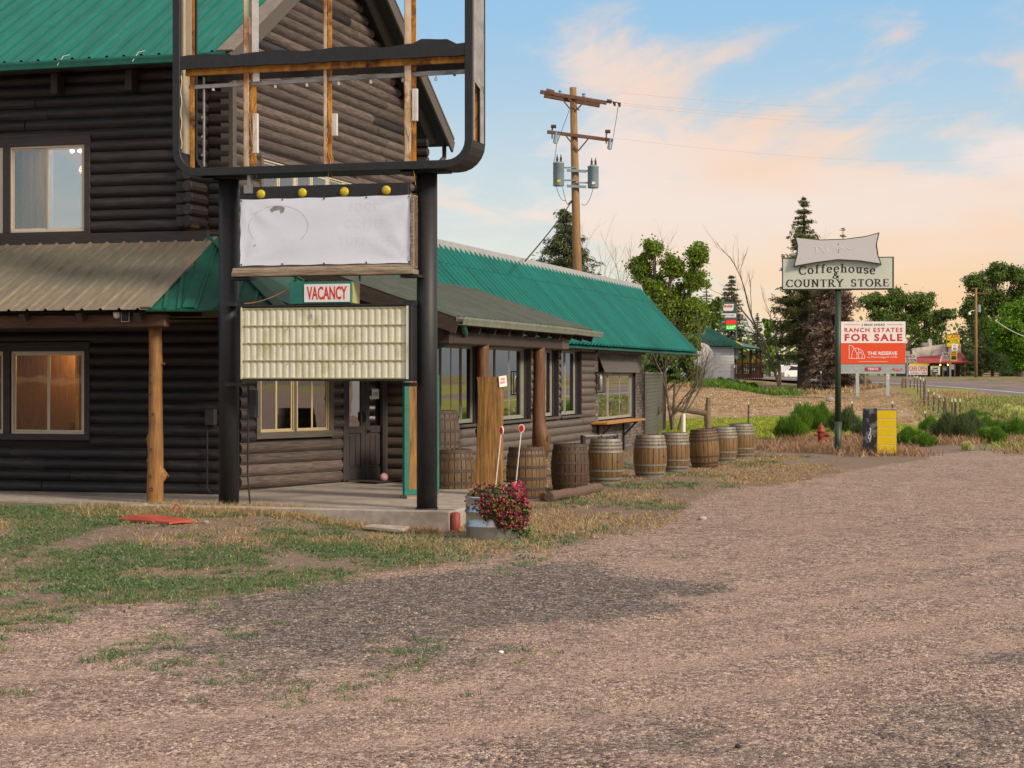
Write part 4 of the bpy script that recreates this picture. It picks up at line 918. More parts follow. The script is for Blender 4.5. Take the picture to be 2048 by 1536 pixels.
# painted block end section
wz0, wz1 = .88, 2.62; bw0, bw1 = ub(1196), ub(1271)
g = G()
for a, b, c, d in ((LB, bw0, -.1, 2.86), (bw1, LE, -.1, 2.86), (bw0, bw1, -.1, wz0), (bw0, bw1, wz1, 2.86)): g.box(a, b, .012, .2, c, d)
g.box(LE-.2, LE, .2, 7, -.1, 2.86); g.build('block_wall_core', m_mortar, wing, pw, (0, 0, PI2))
g = G(); row = 0; z = -.09
while z < 2.84:
    x = LB+.01-(row % 2)*.14
    while x < LE:
        a, b = max(x, LB+.005), min(x+.27, LE+.01)
        for c, d in sub_intervals([(a, b)], (bw0, bw1)) if (z+.07 > wz0 and z < wz1) else [(a, b)]:
            if d-c > .03: j = random.uniform(-.003, .003); g.box(c, d, -.006+j, .012, z, z+.078)
        x += .28
    z += .088; row += 1
bo = g.build('brick', m_brick, wing, pw, (0, 0, PI2), kind='stuff')
g = G()
for k in range(32):
    z = -.09+k*.088; g.box(-.006, .012, (k % 2)*.12, .26-(k % 2)*.0, z, z+.078)
g.build('brick', m_brick, wing, wp(WA, WB+LE+.003, 0), kind='stuff')
gwin = window(wing, pw, PI2, bw0+.02, bw1-.30, .93, 2.20, 'l', m_glassdark, m_vinylgrey, deep=.10, cols=3, cas=.04)
g = G(); s3 = bw0+.02+(bw1-.3-bw0-.02)/3; g.box(s3+.03, s3*1+(bw1-.32-bw0)/3-.02, .075, .10, 1.40, 1.45); g.build('transom', m_vinylgrey, gwin)
g = G(); g.box(bw1-.30, bw1, .05, .25, .88, 2.62); g.box(bw1-.03, bw1, -.004, .05, .88, 2.62); g.build('reveal', m_reveal, wing, pw, (0, 0, PI2))
pwid = (bw1-bw0)/3
for k in range(3):   # three slanting sign panels over the serving window
    g = G(); a = bw0+k*pwid; g.poly([(a+.015, -.20+(.06 if k == 1 else 0), 2.22), (a+pwid-.015, -.20+(.0 if k == 1 else .05), 2.22), (a+pwid-.015, .0, 2.72), (a+.015, .0, 2.72)], .02, (0, -1, .4))
    g.build('awning_panel', m_trimgrey, wing, pw, (0, 0, PI2), bevel=.004)
g = G(); g.box(LB, LE+.1, -.10, .2, 2.74, 2.9); g.build('fascia_board', m_trimgrey, wing, pw, (0, 0, PI2))
# counter shelf with brackets
c0, c1_ = ub(1197, -11.2), ub(1288, -11.0)
g = G(); g.box(c0, c1_, -.48, -.0, .84, .90); g.build('counter_shelf', m_counter, wing, pw, (0, 0, PI2), bevel=.008)
for x in (ub(1204, -11.3), ub(1254, -11.3)):
    g = G(); g.box(x-.03, x+.03, -.06, -.01, -.05 if x > c0+2 else .2, .84); g.bar((x, -.05, .45), (x, -.42, .83), .05, .05); g.box(x-.03, x+.03, -.44, -.01, .79, .84); g.build('shelf_bracket', m_wire, wing, pw, (0, 0, PI2))
# lanterns
for px, a in ((1190, WA), (1066, WA)):
    u_ = ub(px); z = 1.96
    lan = thing('wall_lantern', 'black box wall lantern beside the serving window at the block end' if px == 1190 else 'black box wall lantern half hidden behind the far porch post', 'lantern', W(WA, WB+u_, z), -TH, group='black box lanterns on the store wall')
    g = G(); w2 = .11; h2 = .27
    for sx_ in (-1, 1):
        for sy in (-1, 1): g.box(.14+sx_*w2-.010, .14+sx_*w2+.010, sy*w2-.010, sy*w2+.010, -h2, h2)
    for zz in (-h2, h2):
        g.box(.14-w2, .14+w2, -w2-.01, -w2+.01, zz-.012, zz+.012); g.box(.14-w2, .14+w2, w2-.01, w2+.01, zz-.012, zz+.012); g.box(.14-w2-.01, .14-w2+.01, -w2, w2, zz-.012, zz+.012); g.box(.14+w2-.01, .14+w2+.01, -w2, w2, zz-.012, zz+.012)
    g.box(.04, .14, -.02, .02, h2-.04, h2); g.box(.03, .06, -.06, .06, -.08, .2); g.build('cage', m_wire, lan)
    g = G(); g.lathe([(.06, -.22), (.06, .14), (.035, .17), (.03, .22)], 14, (.14, 0, 0)); g.build('glass_cylinder', M('frosted_cylinder', (.34, .36, .33), bump=0, rough=.25), lan, smooth=True)
# mansard roof
ME_, MR_, mz0, mz1, mb0, mb1 = -10.915, -12.945, 2.87, 5.05, 31.95, 60.64
MV = Vector((MR_-ME_, 0, mz1-mz0)); 
roofplane(wing, wp(ME_, mb0, mz0+.03), (0, 1, 0), MV.normalized(), mb1-mb0, MV.length*.74, .76, m_teal2, ribw=.15, ribh=.075, ribs=2)
roofplane(wing, wp(ME_+.012, mb0+.02, mz0+.036)+Vector(MV*.733) if False else tuple(Vector(wp(ME_+.014, mb0+.015, mz0+.04))+MV*.733), (0, 1, 0), MV.normalized(), mb1-mb0, MV.length*.267, .76, m_teal2, ribw=.15, ribh=.075, ribs=2)
g = G(); e = .05
g.add([wp(ME_, mb0, mz0-.06), wp(ME_, mb1, mz0-.06), wp(MR_, mb1, mz1-.06), wp(MR_, mb0, mz1-.06), wp(-17.5, mb0, 3.2), wp(-17.5, mb1, 3.2), wp(-17.5, mb1, 3.05), wp(-17.5, mb0, 3.05), wp(-11.6, mb0, 2.84), wp(-11.6, mb1, 2.84)],
      [(0, 1, 2, 3), (3, 2, 5, 4), (4, 5, 6, 7), (7, 6, 9, 8), (8, 9, 1, 0), (0, 3, 4, 7, 8), (1, 9, 6, 5, 2)]); g.build('roof_deck', m_tealdark, wing)
n_ = 11; seg = (mb1-mb0)/n_
for i in range(n_):
    g = G(); h = .002*(i % 2); g.add([wp(MR_+.20, mb0+i*seg, mz1-.10+h), wp(MR_+.20, mb0+(i+1)*seg, mz1-.10+h), wp(MR_+.14, mb0+(i+1)*seg, mz1+.11+h), wp(MR_+.14, mb0+i*seg, mz1+.11+h), wp(MR_-.5, mb0+(i+1)*seg, mz1+.02+h), wp(MR_-.5, mb0+i*seg, mz1+.02+h)], [(0, 1, 2, 3), (3, 2, 4, 5)])
    g.build('ridge_cap', m_ridge, wing)
g = G(); g.add([wp(MR_+.05, mb1+.03, mz1+.07), wp(ME_-.02, mb1+.03, mz0-.02), wp(ME_-.02, mb1-.1, mz0-.02), wp(MR_+.05, mb1-.1, mz1+.07)], [(0, 1, 2, 3)]); g.build('rake_flashing', m_teal2, wing)
g = G(); [g.box(x, x+.12, -.06, .06, -.1, 2.9) for x in (-.06,)]; g.build('breezeway_post', m_trimgrey, wing, wp(-15.5, 60.3, 0))
# ================================================================== CONCRETE CURB AND BED
curb = thing('concrete_curb', 'low poured concrete wall edging the porch bed with a red painted end', 'curb', W(-9.5, 24.2, 0), -TH)
g = G(); g.box(-3.2, 1.70, 0, .22, -.4, .275); g.build('wall_block', m_concrete, curb, bevel=.015)
g = G(); g.box(1.62, 1.70, .22, 1.3, -.4, .27); g.box(1.0, 1.62, 1.1, 1.3, -.3, .262); g.build('wall_block', m_concrete, curb, bevel=.012)
g = G(); g.tube([(1.77, .06, -.3), (1.77, .06, .245), (1.77, .06, .26)], [.065, .065, .05], 14); g.build('red_bollard_end', m_hyd, curb, smooth=True)
bed = G(); bed.box(-3.1, 1.6, .22, 1.1, -.3, .20); bed.build('bed_soil', M('bed_soil', (.20, .15, .10), (.12, .09, .06), rough=1, scale=9, bump=.6), curb)
g = G(); g.poly([(-.3, .1, 0), (.28, .05, 0), (.3, .28, 0), (-.22, .25, 0)], .05, (0, 0, 1)); o = g.build('paving_slab', m_concrete, None, W(-8.55, 23.55, gzf(*W(-8.55, 23.55)[:2])+.07), (R(7), R(3), -TH), bevel=.01)
o['label'] = 'small broken concrete slab lying against the foot of the curb'; o['category'] = 'slab'

# ================================================================== ROADSIDE SIGN FRAME
SA, SB = -9.935, 24.97
sg = thing('pylon_sign', 'tall black two-pole sign frame stripped to rusty ribs with blank panels below', 'sign', W(SA, SB, .2), -TH)
def sg_(px, py, b=24.62): a, z = onB(px, py, b); return a-SA, z-.2
FY = 24.62-SB                       # front plane (local y)
def sx(px, py=400, b=24.62): return sg_(px, py, b)[0]
def szz(px, py, b=24.62): return sg_(px, py, b)[1]
for x, r_ in ((-1.535, .15), (1.535, .148)):
    g = G(); g.tube([(x, .05, -.4), (x, .05, szz(650, 335))], r_, 28); g.build('pole', m_black, sg, smooth=False).data.polygons.foreach_set('use_smooth', [True]*28+[False]*2)
    g = G(); g.tube([(x, .05, -.06), (x, .05, .06)], r_+.015, 24); g.build('pole_collar', m_black, sg)
D_ = .62
xl, xr = sx(352, 200), sx(937, 200); zb = szz(640, 336); zt = 8.6; rad = .33
path = [(xl, zt), (xl, zb+rad)]+[(xl+rad-rad*math.cos(R(a)), zb+rad-rad*math.sin(R(a))) for a in (15, 30, 45, 60, 75)]+[(xl+rad, zb), (xr-rad, zb)]+[(xr-rad+rad*math.sin(R(a)), zb+rad-rad*math.cos(R(a))) for a in (15, 30, 45, 60, 75)]+[(xr, zb+rad), (xr, zt)]
def sweep(path, prof, close=True):
    """prof = (offset normal-out, y) polygon"""
    g = G(); vs = []; n = len(path)
    for i, (x, z) in enumerate(path):
        p0 = path[max(i-1, 0)]; p1 = path[min(i+1, n-1)]; dx, dz = p1[0]-p0[0], p1[1]-p0[1]; L = math.hypot(dx, dz); nx_, nz_ = dz/L, -dx/L
        for o, y in prof: vs.append((x-nx_*o*-1, y, z+nz_*o))
    m = len(prof); fs = [(i*m+k, i*m+(k+1) % m, (i+1)*m+(k+1) % m, (i+1)*m+k) for i in range(n-1) for k in range(m)]
    g.add(vs, fs+[tuple(range(m)), tuple(range((n-1)*m, n*m))]); return g
rimw = .058
sweep(path, [(-rimw, FY), (rimw, FY), (rimw, FY+.06), (-rimw, FY+.06)]).build('frame_front_rim', m_black, sg, bevel=.006)
sweep(path, [(-rimw*.8, FY+D_-.05), (rimw, FY+D_-.05), (rimw, FY+D_), (-rimw*.8, FY+D_)]).build('frame_back_rim', m_black, sg)
cut = len(path)-1
sweep(path[1:-1], [(rimw-.012, FY+.06), (rimw-.002, FY+.06), (rimw-.002, FY+D_-.05), (rimw-.012, FY+D_-.05)]).build('frame_skin', m_black, sg)
g = G(); X0 = xr+rimw-.010; zc_ = szz(950, 160)
g.add([(X0, FY+.06, zc_+.02), (X0, FY+D_-.05, zc_-.12), (X0, FY+D_-.05, zt), (X0, FY+.06, zt)], [(0, 1, 2, 3)]); g.add([(X0+.006, FY+.06, zc_+.02), (X0+.006, FY+D_-.05, zc_-.12), (X0+.006, FY+D_-.05, zt), (X0+.006, FY+.06, zt)], [(0, 1, 2, 3)]); g.build('side_skin', m_alu, sg)
g = G(); g.box(xl-rimw+.002, xl-rimw+.012, FY+.06, FY+D_-.05, zb+rad, zt); g.build('side_skin', m_cream, sg)
g = G(); g.box(X0-.004, X0+.006, FY+.06, FY+.12, zb+rad, zc_); g.box(X0-.004, X0+.006, FY+.40, FY+D_-.05, zb+rad, zc_); g.build('side_skin', m_alu, sg)
g = G(); g.tube([(X0-.08, FY+.45, zb+rad-.05), (X0-.08, FY+.45, zc_+.4)], .03, 6); g.build('rusty_rib', m_rust, sg)
# ripped vinyl/cream liner strips on the inner left edge, wavy
g = G(); pts = []
for i in range(14):
    z = zb+.35+i*(szz(380, 150)-zb-.35)/13; w = .012*math.sin(i*1.7); g_ = w
    pts.append((xl+rimw+.01+w, FY+.03, z))
g.tube(pts, .012, 5); g.build('liner_strip', m_cream, sg)
# horizontal centre bar with uneven torn skin
zm0, zm1 = szz(640, 124), szz(640, 98); g = G(); vs = []; n_ = 34
rr = random.Random(4)
for i in range(n_+1):
    x = xl+rimw+(xr-xl-2*rimw)*i/n_; tt = .018*math.sin(i*.7)+rr.uniform(-.008, .008)+(.05 if n_-6 < i < n_-1 else 0); bb = rr.uniform(-.008, .008)
    for y, z in ((FY+.005, zm0+bb), (FY+.005, zm1+tt), (FY+.07, zm1+tt*.6), (FY+.07, zm0+bb)): vs.append((x, y, z))
g.add(vs, [(i*4+k, i*4+(k+1) % 4, i*4+4+(k+1) % 4, i*4+4+k) for i in range(n_) for k in range(4)]+[(0, 1, 2, 3), (n_*4, n_*4+1, n_*4+2, n_*4+3)]); g.build('centre_bar', m_black, sg)
g = G(); g.box(xl+.1, xr-.06, FY+.10, FY+.16, zm0-.085, zm0-.035); g.box(xl+.1, xr-.06, FY+.11, FY+.12, zm0-.035, zm0+.03); g.build('rusty_angle', m_rust, sg)
g = G(); g.box(xl+.3, xr-.06, FY+.40, FY+.44, zm0-.13, zm0-.02); g.build('back_angle', m_black, sg)
g = G(); g.bar((xl+.12, FY+.2, szz(640, 158)+.0), (xr-.08, FY+.2, szz(640, 152)+.0), .05, .055); g.build('wire_raceway', m_alu, sg)
for i in range(16):
    x = xl+.5+i*(xr-xl-.8)/15
    g = G(); g.lathe([(.022, -.03), (.024, 0), (.01, .03)], 8); g.build('lamp_socket', m_white, sg, (x, FY+.2+(.10 if i % 2 else 0), szz(640, 158)-.035+(.07 if i % 2 else 0)))
# vertical ribs
def rib(px, w, kind, px2=None, w2=0, mat2=None, y=.16):
    x = sx(px, 200, 24.62+y); g = G(); g.box(x-w/2, x+w/2, FY+y, FY+y+.012, zb+.05, zt); g.box(x-w/2, x-w/2+.012, FY+y, FY+y+.09, zb+.05, zt)
    g.build('upright_rib', kind, sg)
    if px2:
        x2 = sx(px2, 200, 24.62+y+.05); g = G(); g.box(x2-w2/2, x2+w2/2, FY+y+.06, FY+y+.075, zb+.05, zt); g.build('upright_rib', mat2, sg)
rib(384, .07, m_rust); rib(492, .085, m_rustw, 506, .085, m_rust, .13); rib(650, .05, m_rustw, 659, .055, m_rust, .14); rib(815, .10, m_rustw, 826, .08, m_rust, .12)
g = G(); x = sx(505, 50); g.box(x-.05, x+.05, FY+.09, FY+.10, zm1+.02, zt); g.box(x-.05, x+.05, FY+.125, FY+.135, szz(640, 158)+.03, zm1); g.build('white_liner', m_white, sg)
g = G(); x = sx(371, 50); g.box(x-.045, x+.045, FY+.10, FY+.11, zm1, zt); g.build('cream_liner', m_cream, sg)
g = G(); x = sx(396, 200); g.tube([(x, FY+.2, zb+.1), (x, FY+.2, zm0-.1)], .018, 6); [g.box(x-.03, x+.0, FY+.17, FY+.2, z, z+.035) for z in (zb+.25, zb+.52, zb+.8)]; g.build('socket_tube', m_steel, sg)
for px, y0_, y1_ in ((503, 305, 225), (662, 270, 225), (823, 240, 175)):   # white ballast covers
    x = sx(px); g = G(); za, zb_ = szz(px, y0_), szz(px, y1_); g.box(x-.03, x+.05, FY+.10, FY+.15, za, zb_); g.build('ballast_cover', m_white, sg, bevel=.006)
rr = random.Random(8)
for px, zt_ in ((500, 160), (818, 170), (655, 200)):
    for k in range(3):
        x = sx(px)-.04+.04*k; z0 = szz(px, zt_+20*k); pts = [(x+rr.uniform(-.05, .05), FY+.05+rr.uniform(-.02, .03), z0-i*(.10+.02*k)) for i in range(9)]
        g = G(); g.tube(pts, .0045, 4); g.build('loose_wire', m_rust, sg)
# brackets between cabinet and poles
for x in (-1.535, 1.535):
    g = G(); g.box(x-.34, x+.34, FY+.2, FY+.5, zb-.085, zb-.06); g.box(x-.3, x-.1, FY+.05, FY+.4, zb-.11, zb-.087); g.build('mount_plate', m_wire, sg)
# banner board
bl, br = sx(479), sx(820); bt, bb_ = szz(650, 394), szz(650, 529)
g = G(); g.box(bl-.01, br+.05, FY+.04, FY+.20, bb_-.05, bt+.0); g.build('panel_box', m_timber, sg, bevel=.004)
g = G(); NX, NZ = 46, 18; vs = []; rr = random.Random(2)
corners = [(0, 0), (1, 0), (0, 1), (1, 1)]
def ban_w(u_, v_):
    wv = 0
    for cx_, cz_ in corners:
        dx, dz = (u_-cx_)*2.4, (v_-cz_); r_ = math.hypot(dx, dz); an = math.atan2(dz, dx); wv += .018*math.exp(-r_*2.4)*math.sin(an*11+cx_)
    return wv+.004*math.sin(u_*9+v_*3)+.003*math.sin(v_*14)
def conform(o, keep=False):
    me = o.data; ox, oz = o.location.x, o.location.z
    for v in me.vertices:
        x, z = v.co.x+ox, v.co.z+oz; y = FY+.020+ban_w((x-bl)/(br-bl), (z-bb_)/(bt-bb_))*.55-.0012+(v.co.y*.8 if keep else 0); v.co.y = y-o.location.y
for j in range(NZ+1):
    for i in range(NX+1):
        u_, v_ = i/NX, j/NZ; wv = 0
        for cx_, cz_ in corners:
            dx, dz = (u_-cx_)*2.4, (v_-cz_); r_ = math.hypot(dx, dz); an = math.atan2(dz, dx); wv += .018*math.exp(-r_*2.4)*math.sin(an*11+cx_)
        wv += .004*math.sin(u_*9+v_*3)+.003*math.sin(v_*14)
        x = bl+(br-bl)*u_; z = bb_+(bt-bb_)*v_; ed = .008*math.sin(u_*math.pi*5)**2
        z += (ed if j == 0 else (-ed if j == NZ else 0)); x += (.010*math.sin(v_*math.pi*3)**2)*(1 if i == 0 else (-1 if i == NX else 0))
        vs.append((x, FY+.020+wv*.55, z))
g.add(vs, [(j*(NX+1)+i, j*(NX+1)+i+1, (j+1)*(NX+1)+i+1, (j+1)*(NX+1)+i) for j in range(NZ) for i in range(NX)]); ban = g.build('banner', m_banner, sg, smooth=True)
for i in range(5):
    for z in (bt-.02, bb_+.02):
        g = G(); g.tube([(0, -.008, 0), (0, 0, 0)], .012, 8); g.build('grommet', m_wire, ban, (bl+.02+(br-bl-.04)*i/4, FY+.020, z))
g = G(); ex, ez = sx(555), szz(555, 453); pts = [(ex+sx(622)*0+.46*math.cos(a), FY+.013, ez+.30*math.sin(a)) for a in np.linspace(R(-40), R(215), 90)]; [g.add([(p[0], 0, p[2]), (q[0], 0, q[2]), (ex+(q[0]-ex)*.991, 0, ez+(q[2]-ez)*.986), (ex+(p[0]-ex)*.991, 0, ez+(p[2]-ez)*.986)], [(0, 1, 2, 3)]) for p, q in zip(pts, pts[1:])]; conform(g.build('faded_oval', m_sketch, ban))
g = G(); hx, hz = sx(554), szz(554, 420); g.add([(hx-.12, FY+.011, hz+.01), (hx-.06, FY+.011, hz+.055), (hx+.03, FY+.011, hz+.06), (hx+.115, FY+.011, hz+.035), (hx+.10, FY+.011, hz-.03), (hx+.05, FY+.011, hz-.05), (hx+.03, FY+.011, hz+.0), (hx-.05, FY+.011, hz-.01), (hx-.09, FY+.011, hz-.035)], [tuple(range(9))]); g.add([(sx(505)-.05, FY+.009, szz(505, 490)+.01), (sx(505)+.05, FY+.009, szz(505, 490)), (sx(505)+.02, FY+.009, szz(505, 490)-.025)], [(0, 1, 2)])
conform(g.build('ink_smudge', m_sketch, ban))
for body, y0_, w_ in (('FOOD', 413, .48), ('COFFEE', 446, .62), ('SUPPLIES', 481, .78)):
    conform(text('faded_word', body, w_, .12, m_fade, ban, (sx(730), FY+.0185, szz(730, y0_)), bold=.005, space=1.2, ext=.0005), True)
# lamp beam above the banner
g = G(); g.box(bl-.02, sx(815), FY+.04, FY+.12, szz(650, 397), szz(650, 369)); g.build('lamp_beam', m_black, sg, bevel=.006)
for px, py in ((520, 388), (603, 385), (687, 383), (771, 380)):
    g = G(); g.lathe([(.066, 0), (.066, .02), (.055, .035), (.02, .044), (.001, .045)], 20); o = g.build('amber_lamp', m_yellamp, sg, (sx(px, py), FY+.045, szz(px, py)), (R(90), 0, 0), smooth=True)
g = G(); g.box(-.07, .07, -.01, 0, -.06, .06); g.box(-.02, .02, .0, .1, .06, .3); g.build('hanger_bracket', m_steel, sg, (sx(495), FY+.035, szz(495, 378)))
g = G(); g.box(br+.005, br+.05, FY+.0, FY+.2, szz(825, 535), szz(825, 392)); g.build('edge_batten', m_timber, sg, bevel=.004)
# timber sill
g = G(); g.box(sx(464), sx(829), FY-.03, FY+.19, szz(650, 551), szz(650, 541)+.0); g.build('timber_sill', m_timber, sg, bevel=.008)
g = G(); g.add([(sx(466), FY-.025, szz(650, 541)+.002), (sx(829), FY-.025, szz(650, 541)+.002), (sx(829), FY+.03, szz(650, 529)), (sx(464), FY+.03, szz(650, 533))], [(0, 1, 2, 3)]); g.build('timber_sill', m_timber, sg)
for px in (476, 818): g = G(); x = sx(px); g.box(x-.14, x+.14, FY+.02, FY+.3, szz(650, 557), szz(650, 551)-.004); g.build('sill_bracket', m_wire, sg, bevel=.004)
# vacancy box
v0, v1 = sx(578), sx(703); vz0, vz1 = szz(640, 608), szz(640, 563)
g = G(); g.box(v0, v1, FY+.0, FY+.30, vz0, vz1); vb = g.build('vacancy_box', m_teals, sg, bevel=.008)
g = G(); g.box(v1+.002, v1+.012, FY+.02, FY+.30, vz0+.01, vz1-.01); g.build('box_side', m_rail, vb)
f0, f1 = sx(609), sx(700); g = G(); g.box(f0, f1, FY-.012, FY-.001, szz(650, 604), szz(650, 568)); g.build('vacancy_face', m_signwhite, vb)
text('vacancy_lettering', 'VACANCY', (f1-f0)*.88, .19, m_red, vb, ((f0+f1)/2, FY-.014, szz(650, 586)), bold=.022)
for px in (584, 713): g = G(); x = sx(px); g.box(x-.012, x+.012, FY+.12, FY+.15, vz1, szz(650, 551)); g.build('hanger', m_teals, sg)
g = G(); pts = [(sx(486)+(v0-sx(486))*t, FY+.05, szz(486, 607)+(szz(578, 575)-szz(486, 607))*(t**1.8)) for t in np.linspace(0, 1, 12)]; g.tube(pts, .006, 5); g.build('orange_cord', m_orange, sg)
# letter board
l0, l1, lz0, lz1 = sx(481), sx(816), szz(650, 758), szz(650, 613)
g = G()
for a, b, c, d in ((l0-.02, l1+.055, lz1, lz1+.03), (l0-.02, l1+.055, lz0-.03, lz0), (l0-.02, l0, lz0, lz1), (l1+.01, l1+.055, lz0, lz1)): g.box(a, b, FY+.0, FY+.24, c, d)
g.box(l0, l1+.05, FY+.10, FY+.23, lz0, lz1); lb = g.build('letter_board', m_black, sg, bevel=.005)
nrow = 4; rh = (lz1-lz0-.03)/nrow
for r_ in range(nrow):
    g = G(); nc = 25; pw_ = (l1-l0-.05)/nc; vs = []; z0, z1 = lz0+.02+r_*rh, lz0+.02+(r_+1)*rh-.012
    for i in range(nc*6+1):
        t = (i % 6)/6; x = l0+.025+i*pw_/6; yy = [0, .0, -.008, -.010, -.010, -.008][i % 6]
        vs += [(x, FY+.035+yy, z0), (x, FY+.035+yy, z1)]
    g.add(vs, [(2*i, 2*i+2, 2*i+3, 2*i+1) for i in range(nc*6)]); g.build('letter_panel', m_letter, lb)
for r_ in range(nrow+1):
    z = lz0+.012+r_*rh; g = G(); g.box(l0+.02, l1-.03, FY+.012, FY+.034, z-.006, z+.006); g.build('letter_rail', m_rail, lb)
    if 0 < r_ < nrow:
        for k in range(5): g = G(); g.tube([(0, -.004, 0), (0, .002, 0)], .008, 6); g.build('screw', m_wire, lb, (l0+.12+k*.5+.1*(r_ % 2), FY+.012, z-.05 if k % 2 else z))
for a_, b_ in ((l0, l0+.022), (l1-.03, l1+.008)): g = G(); g.box(a_, b_, FY+.004, FY+.03, lz0, lz1); g.build('edge_strip', m_letter, lb)
g = G(); x = sx(626); z = szz(626, 628); g.box(x-.012, x+.012, FY-.002, FY+.01, z-.035, z+.02); g.build('stray_clip', m_signwhite, lb)
for x in (-1.38, 1.36):
    for z in (lz0-.07, lz1+.06): g = G(); g.box(x-.08, x+.08, FY+.1, FY+.35, z-.035, z+.02); g.build('side_bracket', m_wire, sg)
g = G(); x = sx(487); z0 = szz(487, 815); g.box(x-.055, x+.055, FY+.3, FY+.40, z0-.16, z0+.25); g.build('electrical_box', m_black, sg, bevel=.01)
g = G(); g.tube([(x-.06, FY+.3, szz(487, 765)), (x-.06, FY+.3, z0-.2), (x-.07, FY+.3, .5), (x-.02, FY+.28, .05)], .015, 6); g.build('cable', m_wire, sg)

# ================================================================== teal framed board, ball
g0 = thing('framed_board', 'teal framed wooden board standing behind the right sign pole', 'board', Vector(((842-1024)/F_*28.6, 28.6, .27)), R(38))
g = G(); g.box(-.33, -.24, -.03, .03, .12, 1.85); g.box(-.33, .33, -.03, .03, .03, .12); g.box(.24, .33, -.03, .03, .12, 1.80); g.box(-.24, .33, -.03, .03, 1.80, 1.88); g.build('frame', m_teals, g0, bevel=.006)
g = G(); g.box(-.24, .24, -.01, .02, .12, 1.80); g.build('panel', m_slab, g0)
g = G(); g.box(-.33, .33, -.1, .1, -.05, .03); g.build('foot', m_timber, g0)
g = G(); g.lathe([(.001, -.075)]+[(.075*math.cos(R(a)), .075*math.sin(R(a))) for a in range(-75, 90, 15)]+[(.001, .075)], 16)
k = (768-1024)/F_; yb = 32.3
o = g.build('ball', M('ball_pink', (.60, .28, .30), (.72, .45, .48), scale=18, bump=.2), None, (k*yb, yb, .29+.075), smooth=True); o['label'] = 'small pink ball on the porch slab by the entrance door'; o['category'] = 'ball'
g = G(); g.box(-.5, .5, -.3, .3, 0, .012); o = g.build('door_mat', m_intdark, None, (*W(-11.1, 30.6)[:2], .292), (0, 0, dang-TH)); o['label'] = 'flat dark mat on the slab in front of the entrance door'; o['category'] = 'mat'

# ================================================================== BARRELS
def barrel_proto(name, label, hoops, hoopmat, woodmat, loc, rz, H_=.90, r0=.285, r1=.352, bung=True, seed=0):
    b = thing(name, label, 'barrel', loc, rz, group='old oak barrels lined up in front of the store')
    rr = random.Random(seed); ns = 22; nz = 10; g = G()
    def rad(z): t = 2*z/H_-1; return r0+(r1-r0)*(1-t*t)
    da = 2*math.pi/ns; a = 0; ws = [rr.uniform(.7, 1.3) for _ in range(ns)]; tot = sum(ws)
    for i in range(ns):
        w = ws[i]/tot*2*math.pi; vs = []; off = rr.uniform(-.002, .002)
        for j in range(nz+1):
            z = H_*j/nz; r = rad(z)+off
            for t, dr in ((.03, -.012), (.06, 0), (.5, .001), (.94, 0), (.97, -.012)): vs.append(((r+dr)*math.cos(a+w*t), (r+dr)*math.sin(a+w*t), z))
            vs.append(((r-.03)*math.cos(a+w*.5), (r-.03)*math.sin(a+w*.5), z))
        m = 6; g.add(vs, [(j*m+k, j*m+(k+1) % m, (j+1)*m+(k+1) % m, (j+1)*m+k) for j in range(nz) for k in range(m)]+[tuple(range(m-1, -1, -1)), tuple(range(nz*m, nz*m+m))]); a += w
    g.build('stave', woodmat, b, kind='stuff')
    for (zc, hh) in hoops:
        z0 = (zc-hh/2)*H_; z1 = (zc+hh/2)*H_; g = G(); m = 32; vs = []
        for z, e in ((z0, .001), (z0, .007), (z1, .007), (z1, .001)):
            for k in range(m): q = 2*math.pi*k/m; r = rad(z)+e; vs.append((r*math.cos(q), r*math.sin(q), z))
        g.add(vs, [(i*m+k, i*m+(k+1) % m, (i+1)*m+(k+1) % m, (i+1)*m+k) for i in range(3) for k in range(m)])
        o = g.build('hoop', hoopmat, b); 
    g = G(); g.lathe([(.001, H_-.045), (rad(H_)-.02, H_-.045), (rad(H_)-.02, H_-.06)], 24, cap=False)
    for k in range(-3, 4): g.box(-rad(H_)*.92*math.cos(k/4.2), rad(H_)*.92*math.cos(k/4.2), k*.075-.0025, k*.075+.0025, H_-.046, H_-.0435)
    g.build('barrel_head', m_barend, b)
    if bung:
        g = G(); zz = H_*.5; r = rad(zz); g.tube([(r-.01, 0, zz), (r+.004, 0, zz)], .026, 12); o = g.build('bung_hole', m_wire, b); o.rotation_euler = (0, 0, -PI2+.35)
    return b
HR = [(.035, .065), (.20, .05), (.40, .055), (.62, .055), (.84, .05), (.965, .065)]
HG = [(.035, .06), (.13, .045), (.30, .04), (.72, .045), (.81, .035), (.885, .035), (.965, .055)]
def onG(px, py, z=0.0): Yd = (CAMH-z)*F_/(py-HY); return Vector(((px-1024)/F_*Yd, Yd, z))
protoR = barrel_proto('barrel', 'grey-brown barrel with bung hole between the right sign pole and the slab post', HR, m_hoopr, m_barwood, onG(906, 1009, .0), .55, seed=1, H_=.92, r0=.305, r1=.36)
protoG = barrel_proto('barrel', 'golden barrel with four pale hoops near its rim before the pipe rail', HG, m_hoopg, m_barwood2, onG(1211, 968), .35, seed=2)
def put(src, px, py, rz, label, sc=1.0, tilt=0.0, z=0.0): return copy_thing(src, onG(px, py, z), (tilt, 0, rz), label, (sc, sc, sc))
put(protoR, 1053, 997, 2.6, 'dark-sided barrel standing directly behind the flower drum', .98)
put(protoR, 1140, 985, 4.4, 'dark barrel with rusty hoops behind the old ground log', .97)
put(protoG, 1300, 955, .5, 'golden barrel with bung hole at the store corner, before the pale tree trunk', 1.0)
put(protoG, 1349, 943, 3.3, 'barrel with bright hoops squeezed behind the two foremost corner barrels', .97)
